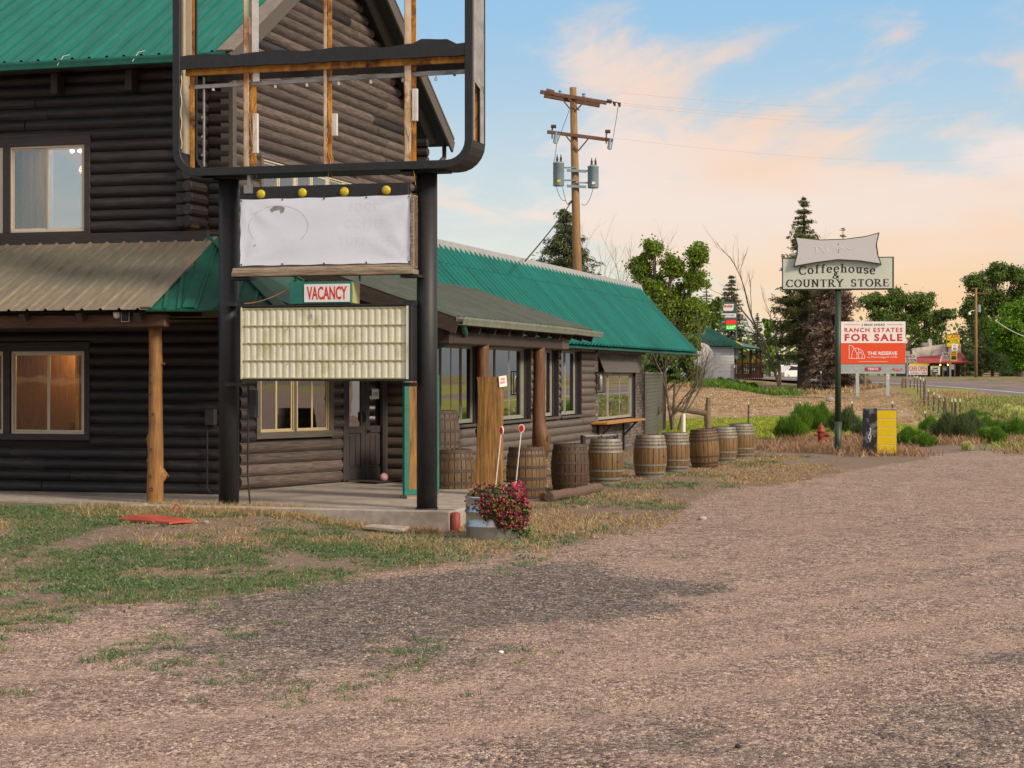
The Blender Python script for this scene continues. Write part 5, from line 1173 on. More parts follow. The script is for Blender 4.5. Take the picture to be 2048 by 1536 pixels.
put(protoG, 1410, 935, 1.9, 'wide leaning barrel with dark hoops, sixth in the row from the flower drum', 1.0, R(-3))
put(protoG, 1447, 925, 5.0, 'barrel mostly hidden between the leaning barrel and the last barrel', .98)
put(protoG, 1482, 917, 4.1, 'last barrel at the far right end of the row', 1.0)
ub_ = copy_thing(protoR, Vector(((877-1024)/F_*32.0, 32.0, .62)), 3.9, 'weathered grey barrel raised above the others behind the right sign pole', (1.03, 1.03, 1.0))
m_bargrey = wood('barrel_oak_greyed', (.13, .10, .075), (.06, .045, .035), ax='z', rnd=.1, rough=.75, bump=.7)
def remat(b, m, part='stave'):
    for ch in b.children:
        if ch.name.startswith(part) and ch.material_slots: ch.material_slots[0].link = 'OBJECT'; ch.material_slots[0].material = m
remat(ub_, m_bargrey)
for o_ in [o for o in bpy.data.objects if o.get('category') == 'barrel']:
    if 'dark barrel' in o_['label'] or 'dark-sided' in o_['label']: remat(o_, wood('barrel_oak_dark', (.12, .065, .028), (.05, .03, .018), ax='z', rnd=.2, rough=.65, bump=.7)) if 'dark barrel' in o_['label'] else None
    if 'leaning' in o_['label'] and 'wide' in o_['label']: remat(o_, m_hoopr, 'hoop')
cr = thing('crate', 'low plank crate under the raised barrel behind the sign pole', 'crate', Vector(((877-1024)/F_*32.0, 32.0, 0)), .2)
for k in range(5): g = G(); g.box(-.36, .36, -.37, -.35, .02+k*.12, .12+k*.12); g.build('plank', m_timber, cr, bevel=.004)
g = G(); g.box(-.36, .36, -.35, .35, .0, .6); g.box(-.36, .36, -.37, .37, .6, .62); g.build('box_body', m_timber, cr)

# ================================================================== DRUM PLANTER, STAKES, SLAB POST
DP = onG(984, 1076); 
dr = thing('planter_drum', 'galvanised ribbed drum planter at the end of the concrete curb', 'planter', DP, 0)
g = G(); g.lathe([(.33, 0), (.345, .02), (.345, .14), (.36, .16), (.36, .18), (.345, .20), (.345, .33), (.36, .35), (.36, .37), (.345, .39), (.345, .52), (.36, .54), (.355, .56), (.33, .56), (.33, .48), (.001, .48)], 40, cap=False); g.build('drum', m_zinc, dr, smooth=True)
g = G(); g.lathe([(.001, .49), (.33, .49)], 20, cap=False); g.build('soil', MATS['bed_soil'], dr)
def leafcloud(name, C, n, size, mat, parent=None, loc=None, asp=1.0, flat=0.0, **k):
    """C (n,3) centres; each leaf one random quad (folded tri pair)"""
    n = len(C); d1 = rng.normal(size=(n, 3)); d1 /= np.linalg.norm(d1, axis=1, keepdims=True); d2 = rng.normal(size=(n, 3)); d2[:, 2] *= (1-flat); d2 -= d1*(d1*d2).sum(1, keepdims=True); d2 /= np.linalg.norm(d2, axis=1, keepdims=True)+1e-9
    s = (size*rng.uniform(.6, 1.35, (n, 1)))/2; a = d1*s*asp; b = d2*s
    V = np.stack([C-a, C-b*.8, C+a, C+b*.8], 1).reshape(-1, 3); Fi = np.arange(4*n).reshape(-1, 4)
    return npmesh(name, V, Fi, mat, parent=parent, loc=loc, **k)
def flowerpts(n, droop=1.0):
    a = rng.uniform(0, 2*math.pi, n); r = .40*np.sqrt(rng.uniform(0, 1, n)); top = .62+.10*np.sin(a*3)*r/.4-.18*(r/.4)**2
    x = r*np.cos(a)+.06; y = r*np.sin(a); z = top+rng.uniform(-.06, .08, n); return np.stack([x, y, z], 1)
def trailpts(n):
    a = rng.uniform(R(-112), R(45), n); t = rng.uniform(0, 1, n)**1.1; L = (.20+.24*sm(a, -2.3, -.9)+.04*np.sin(a*9)+.03*np.sin(a*17)); r = .37+.07*np.sin(t*3)+rng.normal(0, .025, n)
    return np.stack([r*np.cos(a), r*np.sin(a), .58-t*L+rng.normal(0, .02, n)], 1)
fl = thing('flowers', 'trailing pink and purple flowers spilling over the galvanised drum', 'flowers', DP, 0)
leafcloud('foliage', np.concatenate([flowerpts(1300), trailpts(3000)]), 0, .045, m_plstem, fl)
P2 = trailpts(1500); P2[:, :2] *= 1.06; P3 = flowerpts(500); P3[:, 2] += .03; P3[:, 0] = P3[:, 0]*1.1
leafcloud('petals', np.concatenate([P2, P3]), 0, .036, m_petal, fl)
P4 = flowerpts(240); P4[:, 0] = .30+P4[:, 0]*.35; P4[:, 2] += .06; leafcloud('petals', P4, 0, .05, m_petal, fl)
leafcloud('foliage', np.array([[.42, .0, .08]])+rng.normal(0, .05, (200, 3))*[1.6, 1, .8], 0, .04, m_grassg, fl)
for (hx, hy, bx, by, lab) in ((1003, 861, 989, 975, 'left'), (1043, 857, 1030, 968, 'right')):
    Yd = DP.y+(.05 if lab == 'left' else .15); p = at(bx, by, Yd); q = at(hx, hy, Yd); st = thing('reflector_stake', f'white stake with round red reflector stuck in the flower drum, {lab} one', 'stake', p-Vector((0, 0, .12)), 0, group='red reflector stakes in the drum planter')
    d = q-p+Vector((0, 0, .12)); g = G(); g.tube([(0, 0, 0), tuple(d)], .007, 6); g.build('rod', m_signwhite, st)
    tw_ = .55 if lab == 'left' else .85
    g = G(); g.lathe([(.052, -.006), (.052, .006)], 20); o = g.build('disc_rim', m_signwhite, st, tuple(d), (R(90), 0, R(-50) if lab == 'left' else R(-15))); o.scale = (.8, 1.1, 1)
    g = G(); g.lathe([(.040, -.009), (.040, .011)], 20); o = g.build('reflector', M('reflector_red', (.70, .02, .012), rough=.25, bump=0), st, tuple(d), (R(90), 0, R(-50) if lab == 'left' else R(-15))); o.scale = (.8, 1.15, 1)
g = G(); rr = random.Random(3); n_ = 22; vs = []; prof = [(-.19, -.10), (-.06, -.115), (.08, -.105), (.185, -.09), (.20, .10), (0, .12), (-.18, .10)]
for i in range(n_+1):
    z = -.1+2.22*i/n_; wl = -.02*math.sin(z*3)-.03*math.exp(-((z-.55)/.25)**2)+rr.uniform(-.006, .006)-.02*(1-z/2.2); wr = rr.uniform(-.005, .005)
    for k, (x, y) in enumerate(prof): vs.append((x+(wl if x < -.1 else (wr if x > .1 else 0)), y+rr.uniform(-.003, .003), z))
m = len(prof); g.add(vs, [(i*m+k, i*m+(k+1) % m, (i+1)*m+(k+1) % m, (i+1)*m+k) for i in range(n_) for k in range(m)]+[tuple(range(n_*m, n_*m+m))])
sp_ = thing('slab_post', 'thick varnished live-edge wooden slab post behind the flower drum', 'post', Vector(((980-1024)/F_*29.2, 29.2, 0)), -.12)
g.build('slab', m_slab, sp_, smooth=False)
g = G(); g.box(-.085, .085, -.006, .006, -.085, .085); pl = g.build('small_plate', m_signwhite, sp_, (.21, -.05, 2.05), (0, R(-6), R(52)), bevel=.002)
text('plate_print', 'ONE\nWAY', .12, .09, m_redtxt, pl, (-.01, -.0075, .01), bold=.02)

# ---- pipe rail, ground log, red board, rocks, hook
pr = thing('pipe_rail', 'low grey pipe rail on short dark posts in front of the store windows', 'rail', onG(1172, 940), -TH)
A_ = [at(px, py, Yd) for px, py, Yd in ((1166, 869, 42.0), (1200, 869, 45.0), (1232, 867, 47.5))]
for q in A_:
    l = Vector(((q.x-pr.location.x)*cc-(q.y-pr.location.y)*ss, (q.x-pr.location.x)*ss+(q.y-pr.location.y)*cc, 0)); g = G(); g.tube([l, l+Vector((0, 0, q.z-.02))], .06, 10); g.build('post', m_wire, pr)
def tol(q, e=pr): return Vector(((q.x-e.location.x)*cc-(q.y-e.location.y)*ss, (q.x-e.location.x)*ss+(q.y-e.location.y)*cc, q.z-.04))
for i in range(2): g = G(); g.tube([tol(A_[i])+Vector((-.02, .05, 0)), tol(A_[i+1])+Vector((0, -.05, 0))], .035, 10); g.build('rail', m_steel, pr, smooth=True)
gl_ = thing('ground_log', 'weathered brown log lying on the dry grass in front of the dark barrel', 'log', onG(1098, 1004, .0), 0)
e0 = onG(1100, 1003); e1 = onG(1200, 984); d = e1-e0
g = G(); pts = [Vector((0, 0, .085))+d*t+Vector((0, 0, .008*math.sin(t*9))) for t in np.linspace(0, 1, 12)]; g.tube(pts, [.088+.008*math.sin(i*2.1) for i in range(12)], 12); g.build('trunk', m_logold, gl_)
g = G(); g.tube([Vector((-.10, .12, .075)), Vector((.02, .16, .08))+d*.12], .075, 10); g.build('stub', m_logold, gl_)
rb = thing('red_board', 'flat red painted board lying bent on the grass by the porch post', 'board', Vector((0, 0, 0)), 0)
def gp(px, py, dz=0):
    Yd = 7955/(py-HY)
    for _ in range(6): Yd = (CAMH-gzf((px-1024)/F_*Yd, Yd)-dz)*F_/(py-HY)
    x = (px-1024)/F_*Yd; return Vector((x, Yd, gzf(x, Yd)+dz))
q = [gp(237, 1038, .04), gp(338, 1044, .05), gp(388, 1039, .06), gp(300, 1028, .06), gp(262, 1030, .10)]; c_ = sum(q, Vector())/5; rb.location = c_
g = G(); g.poly([p-c_ for p in q], .03, (0, 0, 1)); g.build('sheet', m_redboard, rb)
g = G(); h0 = gp(345, 1032)-c_; g.tube([h0, h0+Vector((.01, 0, .10)), h0+Vector((.05, 0, .16)), h0+Vector((.10, 0, .13)), h0+Vector((.12, 0, 0))], .012, 6); g.build('bent_strap', m_redboard, rb)
def rock(px, py, r, label, sc=(1, .8, .6), mat=m_stone, group=None, dz=0):
    p = gp(px, py) if py > 900 else None
    if p is None: p = Vector(((px-1024)/F_*dz, dz, gzf((px-1024)/F_*dz, dz)))
    g = G(); vs = []; n = 8; rr = random.Random(px)
    for j in range(6):
        ph = -PI2+math.pi*j/5
        for k in range(n): a = 2*math.pi*k/n; q = r*(1+rr.uniform(-.16, .16)); vs.append((q*sc[0]*math.cos(ph)*math.cos(a), q*sc[1]*math.cos(ph)*math.sin(a), q*sc[2]*math.sin(ph)))
    g.add(vs, [(j*n+k, j*n+(k+1) % n, (j+1)*n+(k+1) % n, (j+1)*n+k) for j in range(5) for k in range(n)]); o = g.build('rock', mat, None, p+Vector((0, 0, r*sc[2]*.5)), (0, 0, px), smooth=True); o['label'] = label; o['category'] = 'rock'
    if group: o['group'] = group
    return o
rock(288, 1018, .10, 'flat tan rock left of the porch post foot', group='rocks at the slab edge'); rock(374, 1020, .085, 'pale grey rock beside the ochre rock near the porch slab', group='rocks at the slab edge')
rock(388, 1022, .085, 'ochre rock right of the pale rock near the porch slab', mat=M('ochre_stone', (.45, .33, .17), (.33, .24, .13), rough=.9, bump=.3), group='rocks at the slab edge')
rock(412, 1047, .05, 'small dark grey rock below the ochre rock in the weeds'); rock(1405, 1040, .07, 'round brown rock on the gravel beside the green weed patch'); rock(1476, 1496, .024, 'black lava rock alone on the foreground gravel', mat=m_wire)
rock(1659, 780, .28, 'pale boulder in the dirt field left of the green sign pole', dz=100); rock(1002, 1306, .022, 'small white stone on the dark gravel', mat=m_signwhite)

# ================================================================== MIDDLE DISTANCE
def ground_at(px, Yd, dz=0.0): x = (px-1024)/F_*Yd; return Vector((x, Yd, gzf(x, Yd)+dz))
# hydrant
hy = thing('fire_hydrant', 'faded red fire hydrant in the dry grass', 'hydrant', ground_at(1642, 54.5), 0); hs = 54.5/F_*49/.80
g = G(); g.lathe([(.14, 0), (.14, .04), (.105, .06), (.10, .46), (.125, .48), (.14, .50), (.14, .53), (.115, .55), (.11, .60), (.09, .68), (.05, .73), (.03, .74), (.03, .80), (.001, .80)], 20); g.build('barrel', m_hyd, hy, smooth=True)
for sx_, r_, l_ in ((1, .065, .20), (-1, .045, .17)): g = G(); g.tube([(0, 0, .40), (sx_*l_, -.04, .40)], r_, 12); g.tube([(sx_*l_, -.04, .40), (sx_*(l_+.04), -.045, .40)], r_*1.15, 6); g.build('hose_outlet', m_hyd, hy)
g = G(); g.tube([(0, 0, .40), (.0, -.2, .40)], .075, 12); g.build('hose_outlet', m_hyd, hy); hy.scale = (hs, hs, hs)
# coffeehouse sign
YC = 51.5; cp = ground_at(1676, YC); cs = thing('coffeehouse_sign', 'pale green coffeehouse and country store sign on a tall green pole', 'sign', cp, R(-10))
def cloc(px, py): v = at(px, py, YC)-cp; return v.x, v.z
top = cloc(1676, 580)[1]
g = G(); g.tube([(0, 0, -.3), (0, 0, .85)], .098, 16); g.tube([(0, 0, .85), (0, 0, top)], .083, 16); g.build('pole', m_greenpost, cs, smooth=True)
g = G(); g.box(-.14, -.09, -.05, .05, .0, .25); g.build('conduit_box', m_steel, cs)
x0, z0 = cloc(1567, 580); x1, z1 = cloc(1783, 515); x0 *= 1.015; x1 *= 1.015
g = G(); g.box(x0, x1, -.12, .16, z0, z1); cb = g.build('sign_cabinet', m_greenpost, cs, bevel=.01)
g = G(); g.box(x0+.03, x1-.035, -.130, -.122, z0+.035, z1-.03); g.build('sign_face', m_signgreen, cb)
g = G(); g.box(x1+.002, x1+.014, -.09, .15, z0+.01, z1); g.build('cabinet_side', M('side_olive', (.20, .19, .08), (.14, .14, .07), rough=.5), cb)
xm = (x0+x1)/2
serif('coffeehouse_lettering', 'Coffeehouse', 2.08, .235, m_ink, cb, (xm-.01, -.133, z0+.535), curve=.28, gap=.2)
serif('ampersand', '&', .17, .16, m_ink, cb, (xm-.04, -.133, z0+.395))
serif('country_store_lettering', 'COUNTRY STORE', 2.80, .205, m_ink, cb, (xm, -.133, z0+.19), gap=.16)
px_ = [(1592, 474), (1640, 480), (1690, 479), (1730, 474), (1756, 467), (1751, 490), (1754, 513), (1760, 531), (1720, 524), (1676, 521), (1635, 526), (1589, 534), (1595, 510), (1596, 490)]
out_ = [cloc(*p) for p in px_]; cxm = sum(p[0] for p in out_)/14; czm = sum(p[1] for p in out_)/14
g = G(); g.poly([(x*1.015, -.26, z) for x, z in out_], .36, (0, -1, 0)); pb = g.build('pillow_panel', m_greenpost, cs)
g = G(); g.poly([((cxm+(x-cxm)*.965)*1.015, -.272, czm+(z-czm)*.92) for x, z in out_], .010, (0, -1, 0)); g.build('pillow_face', m_signgrey, pb)
g = G(); g.tube([(cxm-.75+1.15*t+.05*math.sin(t*26), -.274, czm+.0+(.10-.03*t)*math.sin(t*38)*(1 if t < .7 else .5)+.04*t) for t in np.linspace(0, 1, 90)], .006, 4, cap=False); g.build('worn_script', m_fade, pb)
for dz in (.16, .0, -.06): g = G(); g.tube([(cxm, -.275, czm+dz), (cxm, -.285, czm+dz)], .012, 8); g.build('bolt', m_wire, pb)
# yellow cabinet
yb_ = gp(1765, 911); yc = thing('yellow_box', 'tall yellow ribbed box with a scuffed black side', 'box', yb_, R(-14)); 
g = G(); g.box(-.30, .36, -.02, .55, .03, 1.22); yo = g.build('box_body', m_blackw, yc, bevel=.01)
g = G(); g.box(-.32, .38, -.05, .57, 1.22, 1.25); g.build('metal_lid', m_alu, yc)
rr = random.Random(5)
for k in range(5): g = G(); z0 = .05+k*.235; g.box(-.14+.0, .365, -.045, -.021, z0, z0+.222); g.build('yellow_panel', m_yellow, yc, bevel=.006)
for k in range(1, 5): g = G(); g.box(-.12, .35, -.04, -.030, .05+k*.235-.012, .05+k*.235-.001); g.build('pale_joint', m_signgreen, yc)
g = G(); g.box(-.52, -.145, -.06, .3, .0, 1.26); g.build('black_door', m_blackw, yc, bevel=.01)
g = G(); pts = [(-.34+.035*math.cos(a), -.075, .50+.06*math.sin(a)) for a in np.linspace(0, 6.28, 12)]; g.tube(pts, .010, 5); g.tube([(-.34, -.075, .56), (-.31, -.075, .70), (-.33, -.075, .74)], .010, 5); g.tube([(-.33, -.075, .44), (-.33, -.075, .36)], .010, 5); g.build('chain_latch', m_signwhite, yc)

# ---- utility pole with transformers
YP = 64.0; up_ = ground_at(1160, YP); upo = thing('utility_pole', 'wooden utility pole with two crossarms and twin grey transformers', 'utility pole', up_, 0)
def ul(px, py, dy=0): v = at(px, py, YP)-up_; return Vector((v.x, dy, v.z))
g = G(); g.tube([ul(1162, 860), ul(1146, 175)], [.19, .115], 14); g.build('pole', m_pole, upo, smooth=True)
g = G(); g.bar(ul(1080, 185, -.17), ul(1213, 207, -.15), .10, .13); g.build('crossarm', m_arm, upo, bevel=.01)
g = G(); g.bar(ul(1088, 190, .16), ul(1200, 210, .18), .10, .13); g.build('crossarm', m_arm, upo, bevel=.01)
g = G(); g.bar(ul(1094, 265, -.18), ul(1226, 282, -.15), .10, .12); g.build('crossarm', m_arm, upo, bevel=.01)
for a, b in (((1122, 198), (1142, 222)), ((1136, 199), (1158, 222)), ((1170, 203), (1152, 222)), ((1132, 274), (1156, 303)), ((1176, 279), (1156, 303))): g = G(); g.bar(ul(*a, -.22), ul(*b, -.16), .03, .045); g.build('arm_brace', m_arm, upo)
g = G(); g.bar(ul(1092, 183, -.17), ul(1108, 187, -.17), .13, .15); g.build('arm_block', m_arm, upo)
for px, py in ((1167, 192), (1120, 186)): g = G(); p = ul(px, py, -.17); g.lathe([(.02, -.1), (.06, -.05), (.04, 0), (.07, .03), (.03, .08)], 10, tuple(p)); g.build('pin_insulator', m_trafo, upo)
g = G(); p = ul(1213, 203, -.15); q = ul(1238, 207, -.15); g.tube([p, p+(q-p)*.4], .07, 8); g.tube([p+(q-p)*.4, q], .02, 6); [g.tube([p+(q-p)*t, p+(q-p)*t+Vector((.02, 0, -.14))], [.06, .03], 8) for t in (.6, 1.0)]; g.build('dead_end_insulator', m_insul, upo)
for px in (1110, 1218):
    g = G(); p = ul(px-6, 270 if px < 1150 else 280, -.2); g.tube([p+Vector((0, 0, -.15)), p+Vector((0, 0, .16)), p+Vector((.03, 0, .24))], .025, 6); g.tube([p+Vector((-.04, 0, .27)), p+Vector((.14, 0, .27))], .065, 8); g.build('surge_arrester', m_insul, upo)
    g = G(); p = ul(px, 272 if px < 1150 else 284, -.22); g.tube([p+Vector((.03, 0, .10)), p+Vector((-.03, 0, -.26))], .05, 8); g.tube([p+Vector((.12, 0, .06)), p+Vector((.06, 0, -.28)), p+Vector((-.03, 0, -.28))], .025, 6); g.build('fuse_cutout', m_trafo, upo)
for px, py0, py1 in ((1117, 327, 373), (1186, 334, 377)):
    a = ul(px, py1, -.12 if px < 1150 else -.12); b = ul(px, py0, -.12); h = b.z-a.z; g = G(); g.lathe([(.001, 0), (.18, 0), (.19, .02), (.19, h-.03), (.20, h-.02), (.20, h), (.12, h+.05), (.001, h+.06)], 22, tuple(a)); tr_ = g.build('transformer', m_trafo, upo, smooth=True)
    for dx in (-.05, .08):
        g = G(); g.lathe([(.02, 0), (.045, .03), (.03, .06), (.05, .09), (.03, .12), (.045, .15), (.018, .2), (.015, .27)], 10, (a.x+dx, a.y, b.z+.03)); g.build('bushing', m_insul, tr_)
    g = G(); g.box(a.x-.05, a.x+.06, a.y-.20, a.y-.19, a.z+.12, a.z+.2); g.build('warning_sticker', m_yellow if px < 1150 else m_signwhite, tr_)
    s_ = 1 if px < 1150 else -1
    for zz in (h*.25, h*.8): g = G(); g.bar((a.x+.15*s_, a.y, a.z+zz), (ul(1152, 350).x, -.16, a.z+zz), .05, .05); g.build('mount_arm', m_trafo, upo)
for py in (342, 373): g = G(); g.bar(ul(1133, py, -.2), ul(1172, py+2, -.2), .06, .09); g.build('mount_channel', m_trafo, upo)
rr = random.Random(1)
def cat(p, q, sag, n=16): p = Vector(p); q = Vector(q); return [p+(q-p)*t-Vector((0, 0, sag*4*t*(1-t))) for t in np.linspace(0, 1, n)]
for a, b, sg_m in ((ul(1138, 222, -.2), ul(1113, 290, -.1), .0), (ul(1113, 290, -.1), ul(1106, 330, -.1), .1), (ul(1186, 377, -.1), ul(1163, 408, -.1), .25), (ul(1106, 345, -.1), ul(1132, 400, -.1), .35), (ul(1125, 375, -.1), ul(1135, 410, -.1), .08), (ul(1236, 212, -.1), ul(1226, 275, -.1), .05)):
    g = G(); g.tube(cat(a, b, sg_m, 10), .009, 4); g.build('jumper_wire', m_wire, upo)
g = G(); g.tube(cat(ul(1144, 402, -.1), at(1050, 522, 44.5)-up_, .06), [.02]*16, 5); g.tube([ul(1144, 402, -.1), ul(1137, 410, -.15)], .04, 6); g.build('service_cable', m_wire, upo)
for (px, py), (qx, qy), Yq in (((1238, 185), (2100, 150), 190), ((1150, 196), (2100, 178), 190), ((1213, 206), (2100, 190), 190), ((1226, 276), (2200, 270), 190)):
    g = G(); g.tube(cat(ul(px, py), at(qx, qy, Yq)-up_, 1.6, 24), .003, 4); g.build('line_wire', m_orange, upo)

# ================================================================== TREES
def ellipts(n, c, r, shell=.45):
    d = rng.normal(size=(n, 3)); d /= np.linalg.norm(d, axis=1, keepdims=True); rad = rng.uniform(shell, 1, (n, 1)); return np.array(c)+d*rad*np.array(r)
def broadleaf(name, label, px, Yd, top, clumps, mat, leafsize, nleaf, bark=m_bark, trunkr=.16, group=None, sub=16, base=None, gap=1.0, spread=.17):
    """clumps: (px, py, rpx_x, rpx_z)"""
    b = ground_at(px, Yd) if base is None else base; t = thing(name, label, 'tree', b, 0, group); sc = Yd/F_
    CL_ = []; g = G(); rr = random.Random(int(px+top)); hub = Vector((0, 0, (at(px, top, Yd)-b).z*.34)); g.tube([(0, 0, -.2), hub*.5+Vector((rr.uniform(-.1, .1), 0, 0)), hub], [trunkr, trunkr*.8, trunkr*.62], 9)
    for (cx, cy, rx, rz) in clumps:
        c = at(cx, cy, Yd)-b; c.y += rr.uniform(-.5, .5)*rx*sc; rx *= sc; rz *= sc; mid = hub.lerp(c, .55)+Vector((rr.uniform(-.2, .2)*rx, 0, -.1*rz)); g.tube([hub*.8, mid, c+Vector((0, 0, rz*.4))], [trunkr*.45, trunkr*.26, trunkr*.06], 6, cap=False)
        S_ = ellipts(sub, c, (rx*.95, rx*.9, rz*.95), .2); v_ = rx*rz*rx
        for s_ in S_:
            if rr.random() < .7: g.tube([mid.lerp(c, rr.random()), Vector(s_)], [trunkr*.10, trunkr*.03], 4, cap=False)
        m = int(nleaf*rx*rz/sum((q[2]*sc)*(q[3]*sc) for q in clumps)); idx = rng.integers(0, sub, m); rad = spread*min(rx, rz)*(1.2)*rng.uniform(.7, 1.5, (sub, 1))[idx]
        P = S_[idx]+rng.normal(size=(m, 3))*rad*np.array([1.1, 1.1, .8])*rng.uniform(.5, 1.15, (m, 1)); CL_.append(P)
    g.build('trunk', bark, t, smooth=True); leafcloud('crown', np.concatenate(CL_), 0, leafsize, mat, t, asp=1.0); return t
def conifer(name, label, px, Yd, top, rpx, mat, n=15000, bark=m_barkd, group=None, base=None, basefrac=.06, droop=.35, seed=0, dens=1.0, tw=1.0, power=.85, trunk_r=.16):
    b = ground_at(px, Yd) if base is None else base; t = thing(name, label, 'tree', b, 0, group); sc = Yd/F_; H_ = (at(px, top, Yd)-b).z; Rm = rpx*sc; rg = np.random.default_rng(seed+int(px))
    g = G(); g.tube([(0, 0, -.2), (0, 0, H_*.5), (0, 0, H_*.98)], [trunk_r, trunk_r*.6, .02], 8)
    nw = int(26+H_*1.6); Cs = []; Ds = []; Ls = []
    for i in range(nw):
        f = basefrac+(1-basefrac)*(i+rg.uniform(0, .8))/nw; z = H_*f; r = Rm*((1-f)**power)*(1.0) + .05*Rm*(f < .98)
        nb = int(rg.integers(5, 9))
        for k in range(nb):
            a = rg.uniform(0, 2*math.pi); L = r*rg.uniform(.55, 1.12); m = max(5, int(L/Rm*26*dens)+4); tt = rg.uniform(.12, 1, m)**.8
            zz = z-droop*L*tt+.28*L*tt**2.5; off = rg.normal(0, 1, (m, 3))*np.array([1, 1, .55])*(.012*Rm+.05*L); Ls.append(np.full(m, .3+.7*min(1, L/Rm*1.6)))
            Cs.append(np.stack([math.cos(a)*L*tt, math.sin(a)*L*tt, zz], 1)+off); d = np.array([math.cos(a), math.sin(a), -.25])
            Ds.append(np.tile(d, (m, 1))+rg.normal(0, .5, (m, 3)))
            if k % 2 == 0: g.tube([(0, 0, z), (math.cos(a)*L*.5, math.sin(a)*L*.5, z-droop*L*.5+.05*L), (math.cos(a)*L, math.sin(a)*L, z-droop*L+.28*L)], [.03, .018, .006], 3, cap=False)
    C = np.concatenate(Cs); D = np.concatenate(Ds); rep = max(1, int(n/len(C))); LL = np.repeat(np.concatenate(Ls), rep)[:, None]; C = np.repeat(C, rep, 0)+rg.normal(0, 1, (len(C)*rep, 3))*.03*Rm*LL; D = np.repeat(D, rep, 0)+rg.normal(0, .35, (len(D)*rep, 3)); D /= np.linalg.norm(D, axis=1, keepdims=True)
    w = np.cross(D, rg.normal(size=D.shape)); w /= np.linalg.norm(w, axis=1, keepdims=True)+1e-9; s_ = rg.uniform(.6, 1.3, (len(C), 1))*tw*max(.10, Rm*.075)*(.5+.5*LL)
    V = np.stack([C-D*s_, C+w*s_*.22, C+D*s_, C-w*s_*.22], 1).reshape(-1, 3); npmesh('crown', V, np.arange(len(V)).reshape(-1, 4), mat, parent=t); g.build('trunk', bark, t); return t
def baretree(name, label, px, Yd, top, mat, spreadpx, lean=0.0, depth=5, seed=0, r0=.09, group=None, base=None, nmain=1, ang=.5, cat='tree'):
    b = ground_at(px, Yd) if base is None else base; t = thing(name, label, cat, b, 0, group); rr = random.Random(seed); H_ = (at(px, top, Yd)-b).z; g = G(); tw = G()
    def grow(p, d, L, r, k):
        n = 3; pts = [p]; q = p; dd = d
        for i in range(n): dd = (dd+Vector((rr.gauss(0, .12), rr.gauss(0, .12), rr.gauss(.03, .06)))).normalized(); q = q+dd*(L/n); pts.append(q)
        (g if k > depth-2 else tw).tube(pts, [r*(1-.45*i/n) for i in range(n+1)], 6 if k > depth-2 else 3, cap=False)
        if k <= 0: return
        for j in range(rr.choice((2, 3, 3))):
            a = Vector((rr.gauss(0, 1), rr.gauss(0, 1), rr.gauss(.25, .6))).normalized(); e = (dd+a*ang*1.2).normalized(); st = pts[rr.choice((1, 2, 3))]; grow(st, e, L*rr.uniform(.55, .8), r*.52, k-1)
    for m in range(nmain): grow(Vector((rr.uniform(-.1, .1)*nmain*.5, 0, -.1)), Vector((lean+rr.gauss(0, .15 if nmain > 1 else .02), 0, 1)).normalized(), H_*.42, r0, depth)
    g.build('trunk', mat, t); tw.build('twigs', m_twig, t); return t
BG = 'trees standing behind the store and field'
conifer('spruce_tree', 'dark spruce rising behind the teal store roof beside the utility pole', 1128, 80, 416, 190, m_spruce, 60000, power=1.0, tw=.34, basefrac=.3)
baretree('bare_tree', 'bare grey branches in front of the spruce behind the utility pole', 1158, 78, 430, m_bark, 20, seed=3, r0=.07, nmain=3, ang=.35, depth=5)
baretree('bare_tree', 'thin bare shoots poking up over the right half of the teal roof', 1215, 80, 545, m_bark, 20, seed=5, r0=.05, nmain=3, ang=.3, depth=4)
broadleaf('cottonwood_tree', 'tall fresh green cottonwood with two tops behind the store roof end', 1325, 110, 475,
  [(1305, 497, 22, 24), (1282, 535, 26, 26), (1345, 535, 26, 30), (1392, 512, 24, 24), (1390, 560, 26, 30), (1310, 580, 36, 34), (1350, 605, 44, 40), (1325, 650, 48, 34), (1385, 640, 34, 34), (1378, 695, 26, 22)], m_leafA, .15, 52000, trunkr=.25, sub=42)
conifer('spruce_tree', 'dark spruce just behind the fuel price sign', 1463, 172, 548, 46, m_spruce, 14000, power=.65)
conifer('spruce_tree', 'thin spruce top between the cottonwood and the price sign', 1413, 165, 552, 34, m_spruce, 9000, power=.65)
broadleaf('poplar_tree', 'mid green tree left of the price sign above the teal station roof', 1410, 150, 600, [(1400, 620, 22, 24), (1425, 645, 22, 26), (1395, 660, 26, 26), (1432, 612, 12, 20)], m_leafB, .3, 6000)
conifer('spruce_tree', 'small lone spruce right of the station porch', 1515, 165, 625, 26, m_spruce, 8000, power=.7)
broadleaf('poplar_tree', 'slim bright sapling right of the small lone spruce', 1540, 160, 640, [(1538, 655, 12, 24), (1536, 700, 14, 26), (1548, 735, 14, 20)], m_leafC, .25, 4000, trunkr=.12)
baretree('bare_tree', 'tall leafless tree left of the coffeehouse sign', 1560, 130, 478, m_bark, 40, lean=-.03, seed=12, r0=.14, nmain=2, ang=.30, depth=5)
conifer('spruce_tree', 'tall olive spruce behind the left half of the coffeehouse sign', 1608, 126, 393, 98, m_spruce2, 30000, power=.85, tw=.62, basefrac=.16, trunk_r=.5)
conifer('dead_spruce', 'brown dead spruce behind the coffeehouse sign pole', 1668, 122, 500, 78, m_deadsp, 34000, power=.45, droop=.75, tw=.8, dens=1.1, basefrac=.02)
conifer('spruce_tree', 'thin sparse conifer tip above the coffeehouse sign', 1686, 128, 450, 34, m_deadsp, 4000, power=.7)
